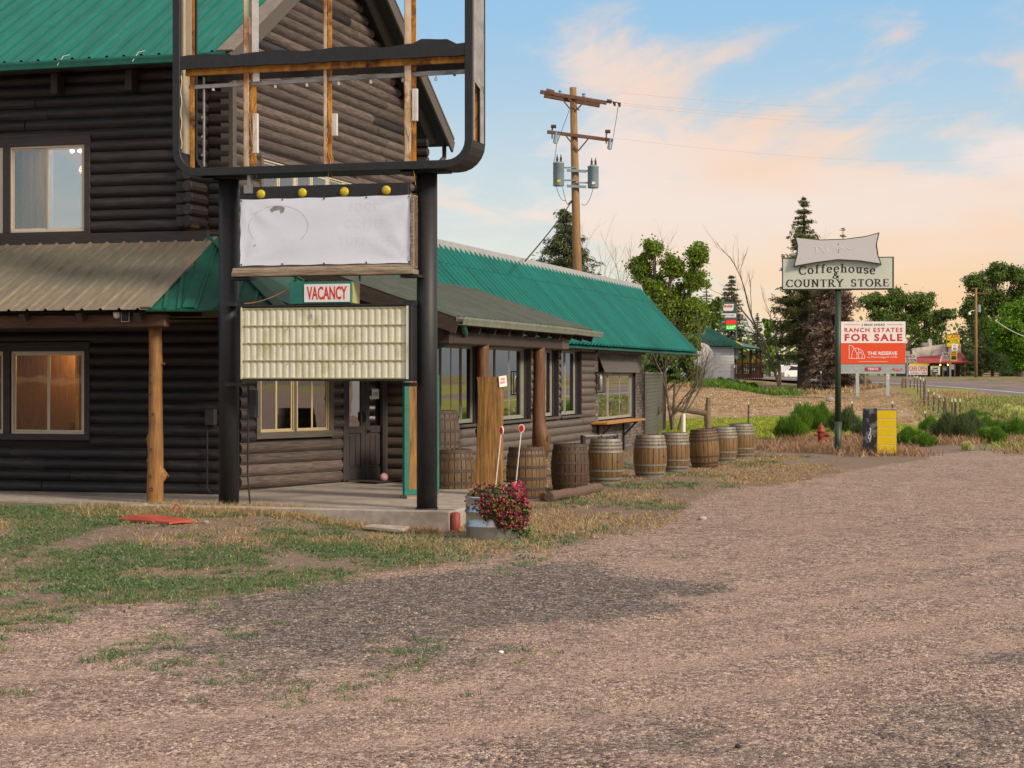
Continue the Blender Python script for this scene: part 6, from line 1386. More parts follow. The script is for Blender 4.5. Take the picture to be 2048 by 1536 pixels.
broadleaf('cottonwood_tree', 'broad cottonwood behind the ranch estates billboard', 1800, 208, 575,
  [(1745, 600, 30, 22), (1790, 600, 34, 24), (1840, 605, 36, 24), (1760, 640, 36, 28), (1815, 645, 40, 30), (1870, 640, 36, 24), (1895, 628, 22, 12), (1860, 690, 34, 28), (1830, 720, 36, 26), (1740, 690, 34, 40), (1890, 715, 20, 22)], m_leafB, .22, 52000, trunkr=.45, sub=42)
broadleaf('cottonwood_tree', 'tall cottonwood behind the street light pole at the right edge', 1985, 222, 525,
  [(1950, 570, 26, 24), (1990, 548, 28, 22), (2030, 552, 30, 24), (1945, 620, 24, 30), (1985, 605, 34, 34), (2035, 610, 36, 36), (1960, 655, 30, 28), (2065, 580, 30, 40)], m_leafB, .25, 48000, trunkr=.45, sub=42)
broadleaf('poplar_tree', 'bright green roadside tree at the right edge of the photo', 2040, 168, 600,
  [(2035, 625, 30, 26), (2015, 660, 34, 30), (2050, 690, 34, 30), (2005, 690, 22, 18), (2075, 640, 34, 50), (2040, 728, 22, 20)], m_leafC, .19, 46000, trunkr=.3, sub=42)
for i, (px, top, r_, lab) in enumerate(((1925, 650, 24, 'dark bushy spruce just right of the yellow cafe motel sign'), (1952, 640, 26, 'dark spruce behind the street light pole'), (1985, 655, 30, 'dark spruce over the small log cabin'), (2022, 690, 26, 'dark low spruce at the right edge beyond the road'))):
    conifer('spruce_tree', lab, px, 206 if i in (0, 3) else 176, top, r_*1.3, m_spruce if i % 2 else m_leafD, 15000, power=.5, droop=.5, tw=.7, basefrac=.04 if i in (0, 3) else .16)
broadleaf('young_tree', 'small bushy tree with a pale trunk at the store corner', 1303, 66, 695,
  [(1320, 716, 34, 20), (1365, 722, 26, 20), (1300, 745, 20, 20), (1345, 748, 26, 14), (1292, 785, 18, 17), (1385, 745, 18, 16), (1382, 688, 20, 16)], m_leafB, .095, 20000, trunkr=.17, sub=26)
baretree('bare_shrub', 'leafless leaning shrub by the rail fence', 1352, 63, 600, m_bark, 30, lean=.22, seed=21, r0=.06, nmain=3, ang=.55, depth=5, cat='shrub')
baretree('bare_shrub', 'leafless low twigs round the pale tree trunk', 1306, 61, 770, m_bark, 30, lean=.0, seed=8, r0=.03, nmain=5, ang=.6, depth=4, cat='shrub')
# far woods filling the horizon
Pw = []
for i in range(300):
    x = rng.uniform(-60, 120); y = rng.uniform(290, 380); h = rng.uniform(3, 7)*(1+.6*(x > 20)); c = (x, y, 2+h*.45); Pw.append(ellipts(90, c, (h*.6, h*.6, h*.55), .2))
leafcloud('far_woods', np.concatenate(Pw), 0, .8, m_leafB, None, kind='stuff')

# ================================================================== STATION BUILDING + PRICE SIGN
YS = 132; sb_ = ground_at(1440, YS); sb_.z = at(1440, 742, YS).z
st = thing('station_building', 'white station building with a steep teal roof beyond the field', 'building', sb_, 0)
def sl_(px, py, dy=0): v = at(px, py, YS)-sb_; return (v.x, dy, v.z)
m_wwall = M('white_clapboard', (.74, .77, .82), (.68, .71, .77), rough=.7, bump=0); 
g = G(); a = sl_(1340, 742)[0]; b = sl_(1468, 742)[0]; zt_ = sl_(0, 690)[2]; g.box(a, b, 0, 9, -1.5, zt_); g.build('wall', m_wwall, st)
for k in range(8): g = G(); z = k*zt_/8; g.box(a, b+.02, -.03-.002*k, -.001, z+.01, z+zt_/8-.015); g.build('clapboard', m_wwall, st)
pk = sl_(1374, 634); e0 = sl_(1330, 690); e1 = sl_(1482, 691); e2 = sl_(1400, 636)
g = G(); g.poly([(e0[0], -.5, zt_-.05), (e1[0], -.5, zt_-.05), (e2[0], 5, e2[2]), (pk[0], 5, pk[2])], .12, (0, -.5, .8)); g.poly([(e1[0], -.5, zt_-.05), (e1[0], 9.5, zt_-.05), (e2[0], 5, e2[2])], .1, (.5, 0, .8)); g.build('roof', m_tealdark, st)
for k in range(22):
    u_ = (k+.5)/22; p = Vector((e0[0]+(e1[0]-e0[0])*u_, -.5, zt_)); q = Vector((pk[0]+(e2[0]-pk[0])*u_, 5, pk[2]+.06)); g = G(); g.bar(p, q, .05, .05); g.build('roof_rib', m_teal, st)
r0_ = sl_(1462, 691); r1_ = sl_(1528, 700); g = G(); g.poly([(r0_[0], -.6, r0_[2]+.02), (r1_[0], -.4, r1_[2]+.05), (r1_[0], 4, r1_[2]+.3), (r0_[0], 4, r0_[2]+.6)], .12, (0, 0, 1)); g.build('porch_roof', m_tealdark, st)
m_dred = M('porch_dark_red', (.09, .03, .022), rough=.6)
for px in (1502, 1508, 1514, 1522): p = sl_(px, 735, .3 if px % 4 else 1.5); g = G(); g.box(p[0]-.07, p[0]+.07, p[1]-.07, p[1]+.07, -.4, r1_[2]); g.build('porch_post', m_dred, st)
for px in range(1470, 1526, 4): p = sl_(px, 742, -.2); g = G(); g.box(p[0]-.03, p[0]+.03, -.23, -.17, -.6, .52); g.build('baluster', m_dred, st)
g = G(); p0 = sl_(1469, 0)[0]; p1 = sl_(1526, 0)[0]; g.box(p0, p1, -.25, -.15, .50, .60); g.box(p0, p1, -.24, 3, -.5, -.2); g.build('deck_rail', m_dred, st)
g = G(); g.box(sl_(1469, 0)[0]+.05, sl_(1477, 0)[0], .02, .1, .9, 1.6); g.build('window', m_trafo, st)
for px, w_ in ((1452, 1.1),): pass
sld = thing('play_slide', 'yellow playground slide on the station porch', 'slide', Vector(sb_)+Vector(sl_(1490, 738, 1.0)), 0)
g = G(); g.bar((-.5, 0, 1.5), (1.3, 0, .5), .5, .12); g.bar((-.6, 0, .55), (1.2, 0, .5), .4, .25); g.build('chute', m_yellow, sld); g = G(); [g.box(x-.05, x+.05, -.2, -.1, -.4, 1.5) for x in (-.6, -.1)]; g.build('leg', m_dred, sld); g = G(); g.add([(-.9, -.3, 1.7), (0, -.3, 1.7), (-.45, 0, 2.0), (-.9, .4, 1.7), (0, .4, 1.7)], [(0, 1, 2), (3, 2, 4), (0, 2, 3), (1, 4, 2)]); g.build('canopy', m_yellow, sld)
cvs = 1
cv = thing('canvas_cover', 'white rounded canvas hoop cover beside the station wall', 'cover', Vector(sb_)+Vector(sl_(1384, 742, -3)), .3)
g = G(); vs = []; n_ = 14
for i in range(n_+1):
    a = math.pi*i/n_; vs += [(1.35*math.cos(a), -1.2, 1.0+1.3*math.sin(a)), (1.2*math.cos(a), 1.5, .9+1.3*math.sin(a))]
g.add(vs, [(2*i, 2*i+2, 2*i+3, 2*i+1) for i in range(n_)]+[tuple(range(0, 2*n_+2, 2))]); g.build('canvas', m_signwhite, cv, smooth=False); g = G(); g.box(-1.3, 1.3, -1.2, 1.4, -.6, 1.0); g.build('wagon_body', m_wwall, cv); cv.scale = (.72, .72, .85)
YG = 168; gb = ground_at(1457, YG); gs = thing('price_sign', 'tall fuel price sign with red and green digits beyond the teal roof', 'sign', gb, R(-6))
def gl2(px, py): v = at(px, py, YG)-gb; return v.x, v.z
x0, zt_ = gl2(1438, 604); x1, z1 = gl2(1474, 661)
m_sgreen = M('station_green', (.03, .12, .08), bump=0); m_sgrey = M('station_grey', (.10, .13, .15), bump=0)
g = G(); g.box(x0, x1, -.15, .15, z1, zt_); gc = g.build('sign_cabinet', m_sgrey, gs)
g = G(); g.tube([(x1-.10, 0, -1), (x1-.10, 0, z1)], .10, 8); g.tube([(x0+.1, 0, -1), (x0+.1, 0, z1)], .10, 8); g.build('pole', m_sgrey, gs)
def panel(nm, pa, pb, mt, par, y=-.16): a = gl2(*pa); b = gl2(*pb); g = G(); g.box(a[0], b[0], y-.01, y, b[1], a[1]); return g.build(nm, mt, par)
panel('logo_panel', (1441, 606), (1472, 625), m_sgreen, gc); panel('name_panel', (1441, 627), (1472, 635), m_signwhite, gc); panel('price_panel', (1441, 638), (1472, 659), m_sgreen, gc)
a = gl2(1445, 608); b = gl2(1468, 622); w_ = b[0]-a[0]; g = G(); g.poly([(a[0], -.175, a[1]), (b[0], -.175, a[1]), (b[0]-.08*w_, -.175, b[1]+.05), (b[0]-.2*w_, -.175, b[1]), (a[0]+.2*w_, -.175, b[1]), (a[0]+.08*w_, -.175, b[1]+.05)], .005, (0, -1, 0)); g.build('badge', m_signwhite, gc)
text('badge_lettering', 'Sinclair', w_*.86, .26, m_redtxt, gc, ((a[0]+b[0])/2, -.185, gl2(0, 612)[1]), bold=.03)
text('name_lettering', 'DINOCARE', 1.1, .16, m_sgreen, gc, ((a[0]+b[0])/2, -.172, gl2(0, 631)[1]), bold=.02)
m_dred_ = M('digits_red', (.1, .01, .01), emit=(1, .03, .02, 1.6), bump=0); m_dgrn = M('digits_green', (.02, .1, .01), emit=(.08, 1, .03, 1.3), bump=0); m_dback = M('digits_back', (.01, .02, .012), bump=0)
m_redback = M('digits_red_field', (.3, .01, .01), emit=(1, .03, .02, .55), bump=0); m_grnback = M('digits_green_field', (.02, .3, .01), emit=(.03, .8, .02, .5), bump=0)
panel('red_display', (1452, 640), (1472, 649), m_redback, gc, -.172); panel('green_display', (1452, 650), (1472, 659), m_grnback, gc, -.172)
a = gl2(1462, 644.5); text('red_price', '4.78⁹', .78, .30, m_dred_, gc, (a[0], -.186, a[1]), bold=.02); a = gl2(1462, 654.5); text('green_price', '5.83⁹', .78, .30, MATS.setdefault('digits_pale', M('digits_pale_green', (.3, .6, .2), emit=(.7, 1, .5, 1.0), bump=0)), gc, (a[0], -.186, a[1]), bold=.02)
for py in (644, 654): panel('grade_label', (1443, py-1.5), (1450, py+1.5), m_alu, gc, -.172)

# ================================================================== BILLBOARD
YB = 104; bb = ground_at(1746, YB); bz = bb.z; bbt = thing('billboard', 'white and orange ranch estates for sale billboard on grey posts', 'billboard', bb, R(-4))
def bl_(px, py): v = at(px, py, YB)-bb; return v.x, v.z
x0, z1 = bl_(1682, 643); x1, zm_ = bl_(1810, 686); _, zb0 = bl_(0, 728); _, zs0 = bl_(0, 747)
g = G(); g.box(x0, x1, -.08, .14, zb0, z1); bo = g.build('board', m_bbgrey, bbt, bevel=.01)
g = G(); g.box(x0+.01, x1-.01, -.092, -.082, zm_, z1-.01); g.build('white_field', m_signwhite, bo)
g = G(); g.box(x0+.01, x1-.01, -.092, -.082, zb0+.01, zm_-.002); g.build('orange_field', m_orangered, bo)
for k in range(5): g = G(); h = (zb0-zs0)/5; g.box(x0, x1-.01, -.05-.003*k, .08, zs0+k*h, zs0+(k+1)*h-.02); g.build('skirt_slat', m_bbgrey, bbt)
for px in (1715, 1775): x, z = bl_(px, 782); g = G(); g.box(x-.09, x+.09, -.06, .10, z-.3, zs0); g.build('post', m_bbgrey, bbt)
def bt_(nm, s_, px, py, w, h, mt, **k): x, z = bl_(px, py); text(nm, s_, w*YB/F_, h*YB/F_, mt, bo, (x, -.097, z), **k)
bt_('small_heading', '2 MILES AHEAD', 1746, 649.5, 46, 4.2, m_ink, bold=.02, space=1.1); bt_('heading', 'RANCH ESTATES', 1746.5, 660, 115, 9, m_redtxt, bold=.025, space=1.25); bt_('for_sale_lettering', 'FOR SALE', 1746.5, 675, 114, 14.5, m_redtxt, bold=.035, space=1.25)
bt_('reserve_lettering', 'THE RESERVE', 1764, 706.5, 59, 7, m_signwhite, bold=.025); bt_('reserve_subline', 'at Paunsaugunt Cliffs', 1764, 714.5, 59, 5, m_signwhite)
bt_('maker_plate_gap', '—', 1746, 723, 58, .8, m_signgreen)
for a_, b_ in ((1688, 1719), (1774, 1805)): x, z = bl_(a_, 649.5); x2, _ = bl_(b_, 649.5); g = G(); g.box(x, x2, -.097, -.093, z-.012, z+.012); g.build('rule_line', m_redtxt, bo)
lg = [(1698, 717), (1698, 691), (1703, 691), (1708, 697), (1716, 697), (1724, 702), (1729, 712), (1729, 717), (1698, 717)]
def poly_line(nm, P_, w, mt, par, y): g = G(); [g.bar((*bl_(*p)[:1], y-.0008*i, bl_(*p)[1]), (*bl_(*q)[:1], y-.0008*i, bl_(*q)[1]), .004, w, up=(0, -1, 0)) if False else g.tube([(bl_(*p)[0], y, bl_(*p)[1]), (bl_(*q)[0], y, bl_(*q)[1])], w/2, 6) for i, (p, q) in enumerate(zip(P_, P_[1:]))]; return g.build(nm, mt, par)
poly_line('arch_logo', lg, .034, m_signwhite, bo, -.095); poly_line('arch_logo', [(1703, 717), (1704, 705), (1708, 697), (1714, 708), (1713, 717)], .03, m_signwhite, bo, -.095); poly_line('arch_logo', [(1717, 717), (1717, 708), (1721, 704), (1724, 708), (1724, 717)], .03, m_signwhite, bo, -.095); poly_line('arch_logo', [(1713, 709), (1718, 703), (1716, 697)], .03, m_signwhite, bo, -.095)
x, z = bl_(1746, 738); g = G(); g.box(x-.44, x+.44, -.082, -.070, z-.10, z+.10); pl = g.build('maker_plate', m_magenta, bbt); text('maker_plate_lettering', 'YESCO.', .62, .13, m_signwhite, pl, (x, -.086, z), bold=.03)
x, z = bl_(1794, 738); g = G(); g.poly([(x-.26, -.082, z), (x-.2, -.082, z+.07), (x+.2, -.082, z+.07), (x+.26, -.082, z), (x+.2, -.082, z-.07), (x-.2, -.082, z-.07)], .01, (0, -1, 0)); pl = g.build('number_plate', m_redtxt, bbt); text('number_plate_lettering', '173700', .34, .08, m_signwhite, pl, (x, -.086, z), bold=.01)
x, z = bl_(1775, 754); g = G(); g.box(x-.07, x+.07, -.07, -.062, z-.10, z+.10); pl = g.build('post_tag', m_signwhite, bbt); text('post_tag_digit', '1', .04, .12, m_ink, pl, (x, -.072, z), bold=.02)

# ================================================================== CAFE AND ITS SIGNS (far side of the road)
YF = 178; fb = Vector(((1880-1024)/F_*YF, YF, 1.98)); cf = thing('cafe_building', 'low cafe with a peeling white parapet and red canopy roof across the road', 'building', fb, 0)
def fl_(px, py, dy=0): v = at(px, py, YF)-fb; return Vector((v.x, dy, v.z))
m_par = M('peeling_parapet', (.62, .58, .52), (.50, .46, .42), rough=.8, scale=2.0, blot=(.28, .31, .33), bscale=.9, bth=(.5, .62), bump=.1)
g = G(); P_ = [fl_(1825, 722), fl_(1825, 697), fl_(1890, 688), fl_(1922, 688), fl_(1922, 722)]; g.poly(P_, .4, (0, -1, 0)); g.build('parapet', m_par, cf)
g = G(); g.poly([fl_(1818, 727, -2.5), fl_(1925, 724, -2.5), fl_(1925, 706, 0), fl_(1832, 714, 0)], .15, (0, -.5, .8)); g.build('canopy_roof', M('canopy_red', (.38, .05, .06), (.30, .04, .05), rough=.6, bump=.1), cf)
g = G(); a = fl_(1868, 725, -2.55); b = fl_(1884, 710, -.1); g.bar(a, b, .12, .10); g.build('canopy_hip', m_vinyl, cf)
g = G(); g.box(fl_(1822, 0)[0], fl_(1922, 0)[0], .45, 6, -.4, fl_(0, 700)[2]); g.build('wall', M('cafe_wall_brown', (.10, .06, .045), (.05, .035, .03), rough=.8), cf)
for px in (1830, 1856, 1876, 1898, 1918): p = fl_(px, 754, -2.3); g = G(); g.box(p.x-.07, p.x+.07, -2.37, -2.23, -.3, fl_(0, 726)[2]); g.build('canopy_post', m_beam, cf)
g = G(); g.box(fl_(1862, 0)[0], fl_(1869, 0)[0], 1, 1.4, fl_(0, 692)[2], fl_(0, 678)[2]); g.add([fl_(1861, 680, 1.2), fl_(1868, 680, 1.2), fl_(1864.5, 676, 1.2)], [(0, 1, 2)]); g.build('chimney', m_par, cf)
g = G(); g.box(fl_(1850, 0)[0], fl_(1861, 0)[0], 1, 1.8, fl_(0, 692)[2], fl_(0, 685)[2]); g.build('roof_vent', m_alu, cf)
m_lamp = M('porch_lamp_lit', (1, .7, .2), emit=(1, .62, .08, 6), bump=0)
for px, py in ((1869, 730.5), (1884, 730)): p = fl_(px, py, -2.4); g = G(); g.lathe([(.001, -.09), (.09, 0), (.001, .09)], 10, tuple(p)); g.build('porch_lamp', m_lamp, cf)
def roadsign(name, label, Yd, pa, pb, face, parts, legs=(), border=None, back=m_alu, th=.06, cat='sign', group=None, rz=0.0):
    c = at((pa[0]+pb[0])/2, 754, Yd); c.z = 1.98 if Yd > 140 else gzf(c.x, c.y); s_ = thing(name, label, cat, c, rz, group)
    a = at(*pa, Yd)-c; b = at(*pb, Yd)-c; g = G(); g.box(a.x, b.x, -th/2, th/2, b.z, a.z); bd = g.build('sign_board', border or back, s_); m_ = .06 if border else .0
    g = G(); g.box(a.x+m_, b.x-m_, -th/2-.012, -th/2-.001, b.z+m_, a.z-m_); g.build('sign_face', face, bd)
    for (tx, px, py, w, h, mt, kw) in parts:
        p = at(px, py, Yd)-c; text('sign_lettering', tx, w*Yd/F_, h*Yd/F_, mt, bd, (p.x, -th/2-.016, p.z), **kw)
    for lx in legs: p = at(lx, 754, Yd)-c; g = G(); g.box(p.x-.06, p.x+.06, th/2+.001, th/2+.12, -1.0, b.z+.3); g.build('post', back if back != m_alu else m_steel, s_)
    return s_, bd, a, b, c
m_yface = M('yellow_sign_face', (.85, .68, .01), bump=0); m_pinkred = M('faded_red_letters', (.42, .08, .10), bump=0); m_pale = M('pale_faded_face', (.62, .55, .55), (.5, .46, .45), bump=0); m_navy = M('navy', (.012, .022, .045), bump=0)
roadsign('cafe_motel_sign', 'bright yellow cafe motel sign above the canopy roof', 176, (1892, 668), (1920, 695), m_yface, [('CAFE', 1906, 673.5, 24, 8, m_redtxt, dict(bold=.02)), ('MOTEL', 1906, 683, 24, 8, m_ink, dict(bold=.01)), ('CABINS', 1906, 692, 23, 4.5, MATS['billboard_orange'], dict(bold=.02))], legs=(1895,), border=m_ink, back=m_ink)
roadsign('speed_limit_sign', 'white 40 speed limit sign over the amber warning sign', 150, (1903, 688), (1915, 701), m_signwhite, [('SPEED\nLIMIT', 1909, 691.5, 7, 4, m_navy, {}), ('40', 1909, 697.5, 8, 5.5, m_navy, dict(bold=.03))], legs=())
s_, bd, a, b, c = roadsign('warning_sign', 'tilted amber open range warning sign on a steel post', 150, (1900, 702), (1914, 722), MATS.setdefault('amb', M('amber_face', (.62, .36, .01), bump=0)), [('OPEN', 1907, 705, 9, 3.5, m_navy, dict(bold=.02)), ('RANGE', 1907, 709, 10, 3.2, m_navy, dict(bold=.02))], legs=(1901,)); 
g = G(); zz = b.z; g.poly([(a.x+.08, -.05, zz+.12), (b.x-.08, -.05, zz+.10), (b.x-.06, -.05, zz+.36), (b.x-.25, -.05, zz+.42), (a.x+.12, -.05, zz+.40)], .004, (0, -1, 0)); g.build('animal_patch', m_ink, bd)
roadsign('cafe_open_sign', 'pale cafe open board with faded red lettering and an arrow', 170, (1817, 731), (1855, 750), m_pale, [('CAFE OPEN', 1836, 737, 35, 9, m_pinkred, dict(bold=.02)), ('Food & Drinks', 1828, 746, 15, 3, m_pinkred, {}), ('→', 1848, 746.5, 10, 4, m_pinkred, dict(bold=.06))], legs=(1821, 1851))
roadsign('crest_sign', 'pale green framed sign with a dark square and white CRC letters', 169, (1861, 732), (1880, 750), m_signgreen, [('VILLAGE', 1870.5, 734, 14, 2.4, m_ink, dict(bold=.02)), ('MARKET', 1870.5, 748, 14, 2.4, m_ink, dict(bold=.02))], legs=(1866, 1873), border=MATS.setdefault('lime', M('lime_frame', (.55, .68, .28), bump=0)))
s_, bd, a, b, c = roadsign('crest_sign', 'pale green framed sign with a dark square and white CRC letters', 168.8, (1865, 736), (1876, 746.5), m_navy, [('CRC', 1870.5, 741, 9.5, 6, m_signwhite, dict(bold=.01))], legs=()); bd.parent = None
for o_ in (bd,): o_.matrix_world = Matrix.Translation(c); 
bpy.data.objects.remove(s_)
cr_ = [o for o in bpy.data.objects if o.name == 'crest_sign'][0]; bd.parent = cr_; bd.matrix_parent_inverse = Matrix.Identity(4); bd.location = c-cr_.location; bd.name = 'crest_square'
roadsign('ranch_station_sign', 'white ranch station board beside the billboard edge', 173, (1808, 709), (1833, 725), m_pale, [('RANCH', 1820, 713, 20, 6, m_ink, dict(bold=.03)), ('STATION', 1820.5, 720.5, 23, 6, m_ink, dict(bold=.03))], legs=(1815, 1828))
roadsign('ranch_station_sign', 'white wild station board on the canopy right end, partly behind the amber sign', 174.5, (1884, 704), (1908, 721), m_pale, [('WILD', 1894, 708, 16, 6, m_ink, dict(bold=.03)), ('STATION', 1897, 715.5, 21, 6, m_ink, dict(bold=.03))], legs=())
roadsign('blue_sign', 'small blue sign with a white emblem under the cafe canopy', 174, (1884, 733), (1894, 742), m_trafo, [('AA', 1889, 737.5, 6, 5, m_signwhite, dict(bold=.05))], legs=(1886,))
roadsign('white_sign', 'small white shaped board under the right end of the cafe canopy', 173, (1898, 729), (1908, 739), m_signwhite, [], legs=(1900,))
roadsign('yellow_banner', 'low yellow banner behind the cafe open board', 172, (1818, 727), (1858, 731.5), m_yface, [])
roadsign('road_sign_back', 'grey back of a small road sign above the ranch station board', 150, (1811, 702), (1820, 712), m_alu, [], legs=(1815,))
# street light pole
lpz = Vector(((1952-1024)/F_*150, 150, 1.95)); lpt = thing('street_light', 'tall wooden pole with a small crossarm and hooded lamp at the right', 'street light', lpz, 0)
def ll(px, py, dy=0): v = at(px, py, 150)-lpz; return Vector((v.x, dy, v.z))
g = G(); g.tube([(0, 0, -.2), ll(1952, 576)], [.14, .09], 8); g.build('pole', m_pole, lpt, smooth=True); g = G(); g.bar(ll(1928, 585), ll(1978, 587), .08, .1); g.bar(ll(1943, 577), ll(1957, 576), .1, .12); g.build('crossarm', m_arm, lpt)
g = G(); g.tube([ll(1952, 622), ll(1944, 621), ll(1940, 624)], .03, 6); p = ll(1939, 627); g.lathe([(.001, .15), (.10, .05), (.14, -.05), (.10, -.12), (.001, -.14)], 10, tuple(p)); g.build('lamp_head', m_signwhite, lpt)
p = ll(1958, 617, .1); g = G(); g.lathe([(.17, -.3), (.17, .3)], 12, tuple(p)); g.build('transformer', m_trafo, lpt)
g = G(); g.tube(cat(ll(1990, 640), ll(2080, 680), .3), .03, 5); g.build('drop_wire', m_signgreen, lpt)
# log cabin
cb_ = at(1984, 755, 184); cb_.z = 1.95; lc = thing('log_cabin', 'tiny log cabin half hidden under the dark spruces', 'cabin', cb_, 0)
for k in range(9): g = G(); g.tube([(-.85, 0, .12+k*.21), (.65, 0, .12+k*.21)], .10, 8); g.build('log', m_timber, lc)
g = G(); g.box(-.8, .6, .1, 3, -.3, 2.1); g.build('wall', m_backing, lc); g = G(); g.box(-1.0, -.86, -.15, .05, -.3, 2.0); g.build('door_post', m_post, lc); g = G(); g.poly([(-1.1, -.3, 2.0), (.9, -.3, 2.0), (.9, 1.5, 2.9), (-1.1, 1.5, 2.9)], .1, (0, -.4, .9)); g.build('roof', m_barkd, lc)
# white car behind spruce
cw = thing('parked_car', 'white car nose half hidden behind the olive spruce trunk', 'car', at(1572, 758, 176)-Vector((0, 0, .1)), .9)
g = G(); prof = [(-1.6, .3), (-1.6, .75), (-1.1, .9), (-.5, 1.35), (.9, 1.38), (1.4, .95), (1.6, .85), (1.65, .3)]; n_ = len(prof); vs = [(x, -.8, z) for x, z in prof]+[(x, .8, z) for x, z in prof]; g.add(vs, [(i, (i+1) % n_, n_+(i+1) % n_, n_+i) for i in range(n_)]+[tuple(range(n_)), tuple(range(2*n_-1, n_-1, -1))]); g.build('body', m_signwhite, cw, bevel=.06, segs=2)
for x in (-1.0, 1.0):
    for y in (-.8, .72): g = G(); g.tube([(x, y, .3), (x, y+.1, .3)], .3, 14); g.build('wheel', m_wire, cw)
g = G(); g.add([(-.98, -.81, .92), (-.45, -.81, 1.28), (.85, -.81, 1.30), (1.2, -.81, .95)], [(0, 1, 2, 3)]); g.build('side_window', m_wire, cw)
# red-roofed building seen in the store windows
rbd = thing('red_roof_building', 'long red-roofed building across the road, seen reflected in the store windows', 'building', (62, 60, .3), 1.2)
g = G(); g.box(-14, 14, -4, 4, -.5, 3.2); g.build('wall', m_wwall, rbd); g = G(); g.poly([(-14.6, -4.8, 3.0), (14.6, -4.8, 3.0), (14.6, 0, 5.4), (-14.6, 0, 5.4)], .15, (0, -.4, .9)); g.poly([(14.6, 4.8, 3.0), (-14.6, 4.8, 3.0), (-14.6, 0, 5.4), (14.6, 0, 5.4)], .15, (0, .4, .9)); g.build('roof', MATS['canopy_red'], rbd)

# ================================================================== FENCES
def post_wood(px, py0, py1, Yd, label, w=.10, group='wooden fence posts along the field'):
    b = ground_at(px, Yd); h = (at(px, py1, Yd)-b).z; g = G(); rr = random.Random(px)
    g.tube([(0, 0, -.2), (rr.uniform(-.02, .02), 0, h*.5), (rr.uniform(-.05, .05), 0, h)], [w*.55, w*.5, w*.42], 7); o = g.build('fence_post', m_fencew, None, b); o['label'] = label; o['category'] = 'fence post'; o['group'] = group; return o
proto_t = None
def t_post(px, top, Yd, label, lean=0.0):
    global proto_t
    b = ground_at(px, Yd); h = max(.6, (at(px, top, Yd)-b).z)
    if proto_t is None:
        t = thing('t_post', label, 'fence post', b, 0, 'steel T-posts of the field fence'); g = G(); g.box(-.022, .022, -.004, .004, -.2, .88); g.box(-.004, .004, .004, .035, -.2, .88); g.build('shaft', m_tpost, t); g = G(); g.box(-.024, .024, -.006, .006, .88, 1.0); g.box(-.005, .005, .006, .037, .88, 1.0); g.build('painted_tip', m_ttip, t); proto_t = t; t.scale = (1.3, 1.3, h); t.rotation_euler = (0, lean, 0)
        return t
    t = copy_thing(proto_t, b, (0, lean, .2), label, (1.3, 1.3, h)); return t
line = [(1820, 757, 112, .03), (1828, 752, 108, .06), (1835, 752, 102, -.02), (1841, 754, 98, .0), (1847, 756, 94, 0), (1856, 778, 88, .02), (1866, 784, 84, .05), (1876, 790, 80, .06), (1886, 797, 77, .05), (1904, 798, 73, 0), (1909, 797, 74, .02), (1912, 798, 74, -.02), (1920, 798, 73, .0), (1854, 822, 66, -.12)]
for i, (px, top, Yd, ln) in enumerate(line): t_post(px, top, Yd, f'rusty steel T-post, {["first","second","third","fourth","fifth","sixth","seventh","eighth","ninth","tenth","eleventh","twelfth","thirteenth","leaning nearest"][i]} of the fence run from the billboard towards the shrubs', ln)
for px, top, Yd, lab in ((1600, 802, 66, 'steel T-post with pale tip behind the left green bushes'), (1704, 802, 66, 'steel T-post with pale tip just right of the green sign pole'), (1785, 802, 66, 'steel T-post with pale tip rising behind the yellow box'), (1497, 803, 66, 'steel T-post with pale tip behind the last barrel'), (1469, 730, 118, 'thin steel post at the far field edge below the station deck'), (1555, 745, 118, 'thin steel post at the far field edge by the white car'), (1642, 742, 118, 'thin steel post at the far field edge before the dead spruce')): t_post(px, top, Yd, lab)
for px, top, Yd, lab, w in ((1806, 755, 112, 'short wooden fence post nearest the billboard', .18), (1812, 757, 111, 'forked wooden fence post beside the billboard', .16), (1850, 760, 92, 'pale wooden fence post standing taller among the T-posts', .12), (1892, 794, 76, 'split wooden post near the end of the T-post run', .16), (1730, 750, 115, 'brown wooden post under the billboard', .2)): post_wood(px, 0, top, Yd, lab, w)
wf = thing('wire_fence', 'thin wire strands of the field fence', 'fence', ground_at(1850, 94), 0)
for hh in (.35, .6, .85, 1.05):
    pts = [ground_at(px, Yd)+Vector((0, 0, hh))-wf.location for px, top, Yd, ln in line[:9]]+[ground_at(1785, 66)+Vector((0, 0, hh))-wf.location, ground_at(1704, 66)+Vector((0, 0, hh))-wf.location, ground_at(1600, 66)+Vector((0, 0, hh))-wf.location, ground_at(1497, 66)+Vector((0, 0, hh))-wf.location]
    g = G(); g.tube(pts, .006, 3); g.build('wire', m_steel, wf)
rf = thing('rail_fence', 'rough grey log rail fence ending in a crooked post', 'fence', ground_at(1380, 64), 0)
def rfl(px, py, Yd): return at(px, py, Yd)-rf.location
g = G(); g.tube([rfl(1336, 813, 64), rfl(1360, 818, 64), rfl(1390, 822, 64), rfl(1416, 827, 64)], [.10, .115, .12, .11], 10); g.build('rail', m_fencew, rf); g = G(); g.tube([rfl(1417, 875, 64), rfl(1415, 830, 64), rfl(1417, 795, 64)], [.13, .12, .08], 9); g.build('post', m_fencew, rf)
g = G(); o = g.tube([(0, 0, -.2), (0, 0, .75)], .065, 10).build('marker_post', m_signwhite, None, ground_at(1367, 60)); o['label'] = 'short white marker post at the foot of the bare shrub'; o['category'] = 'post'
fg = thing('chain_link_gate', 'chain-link gate panel between the store corner and a steel post', 'gate', W(WA+.02, 54.35, 0), -TH)
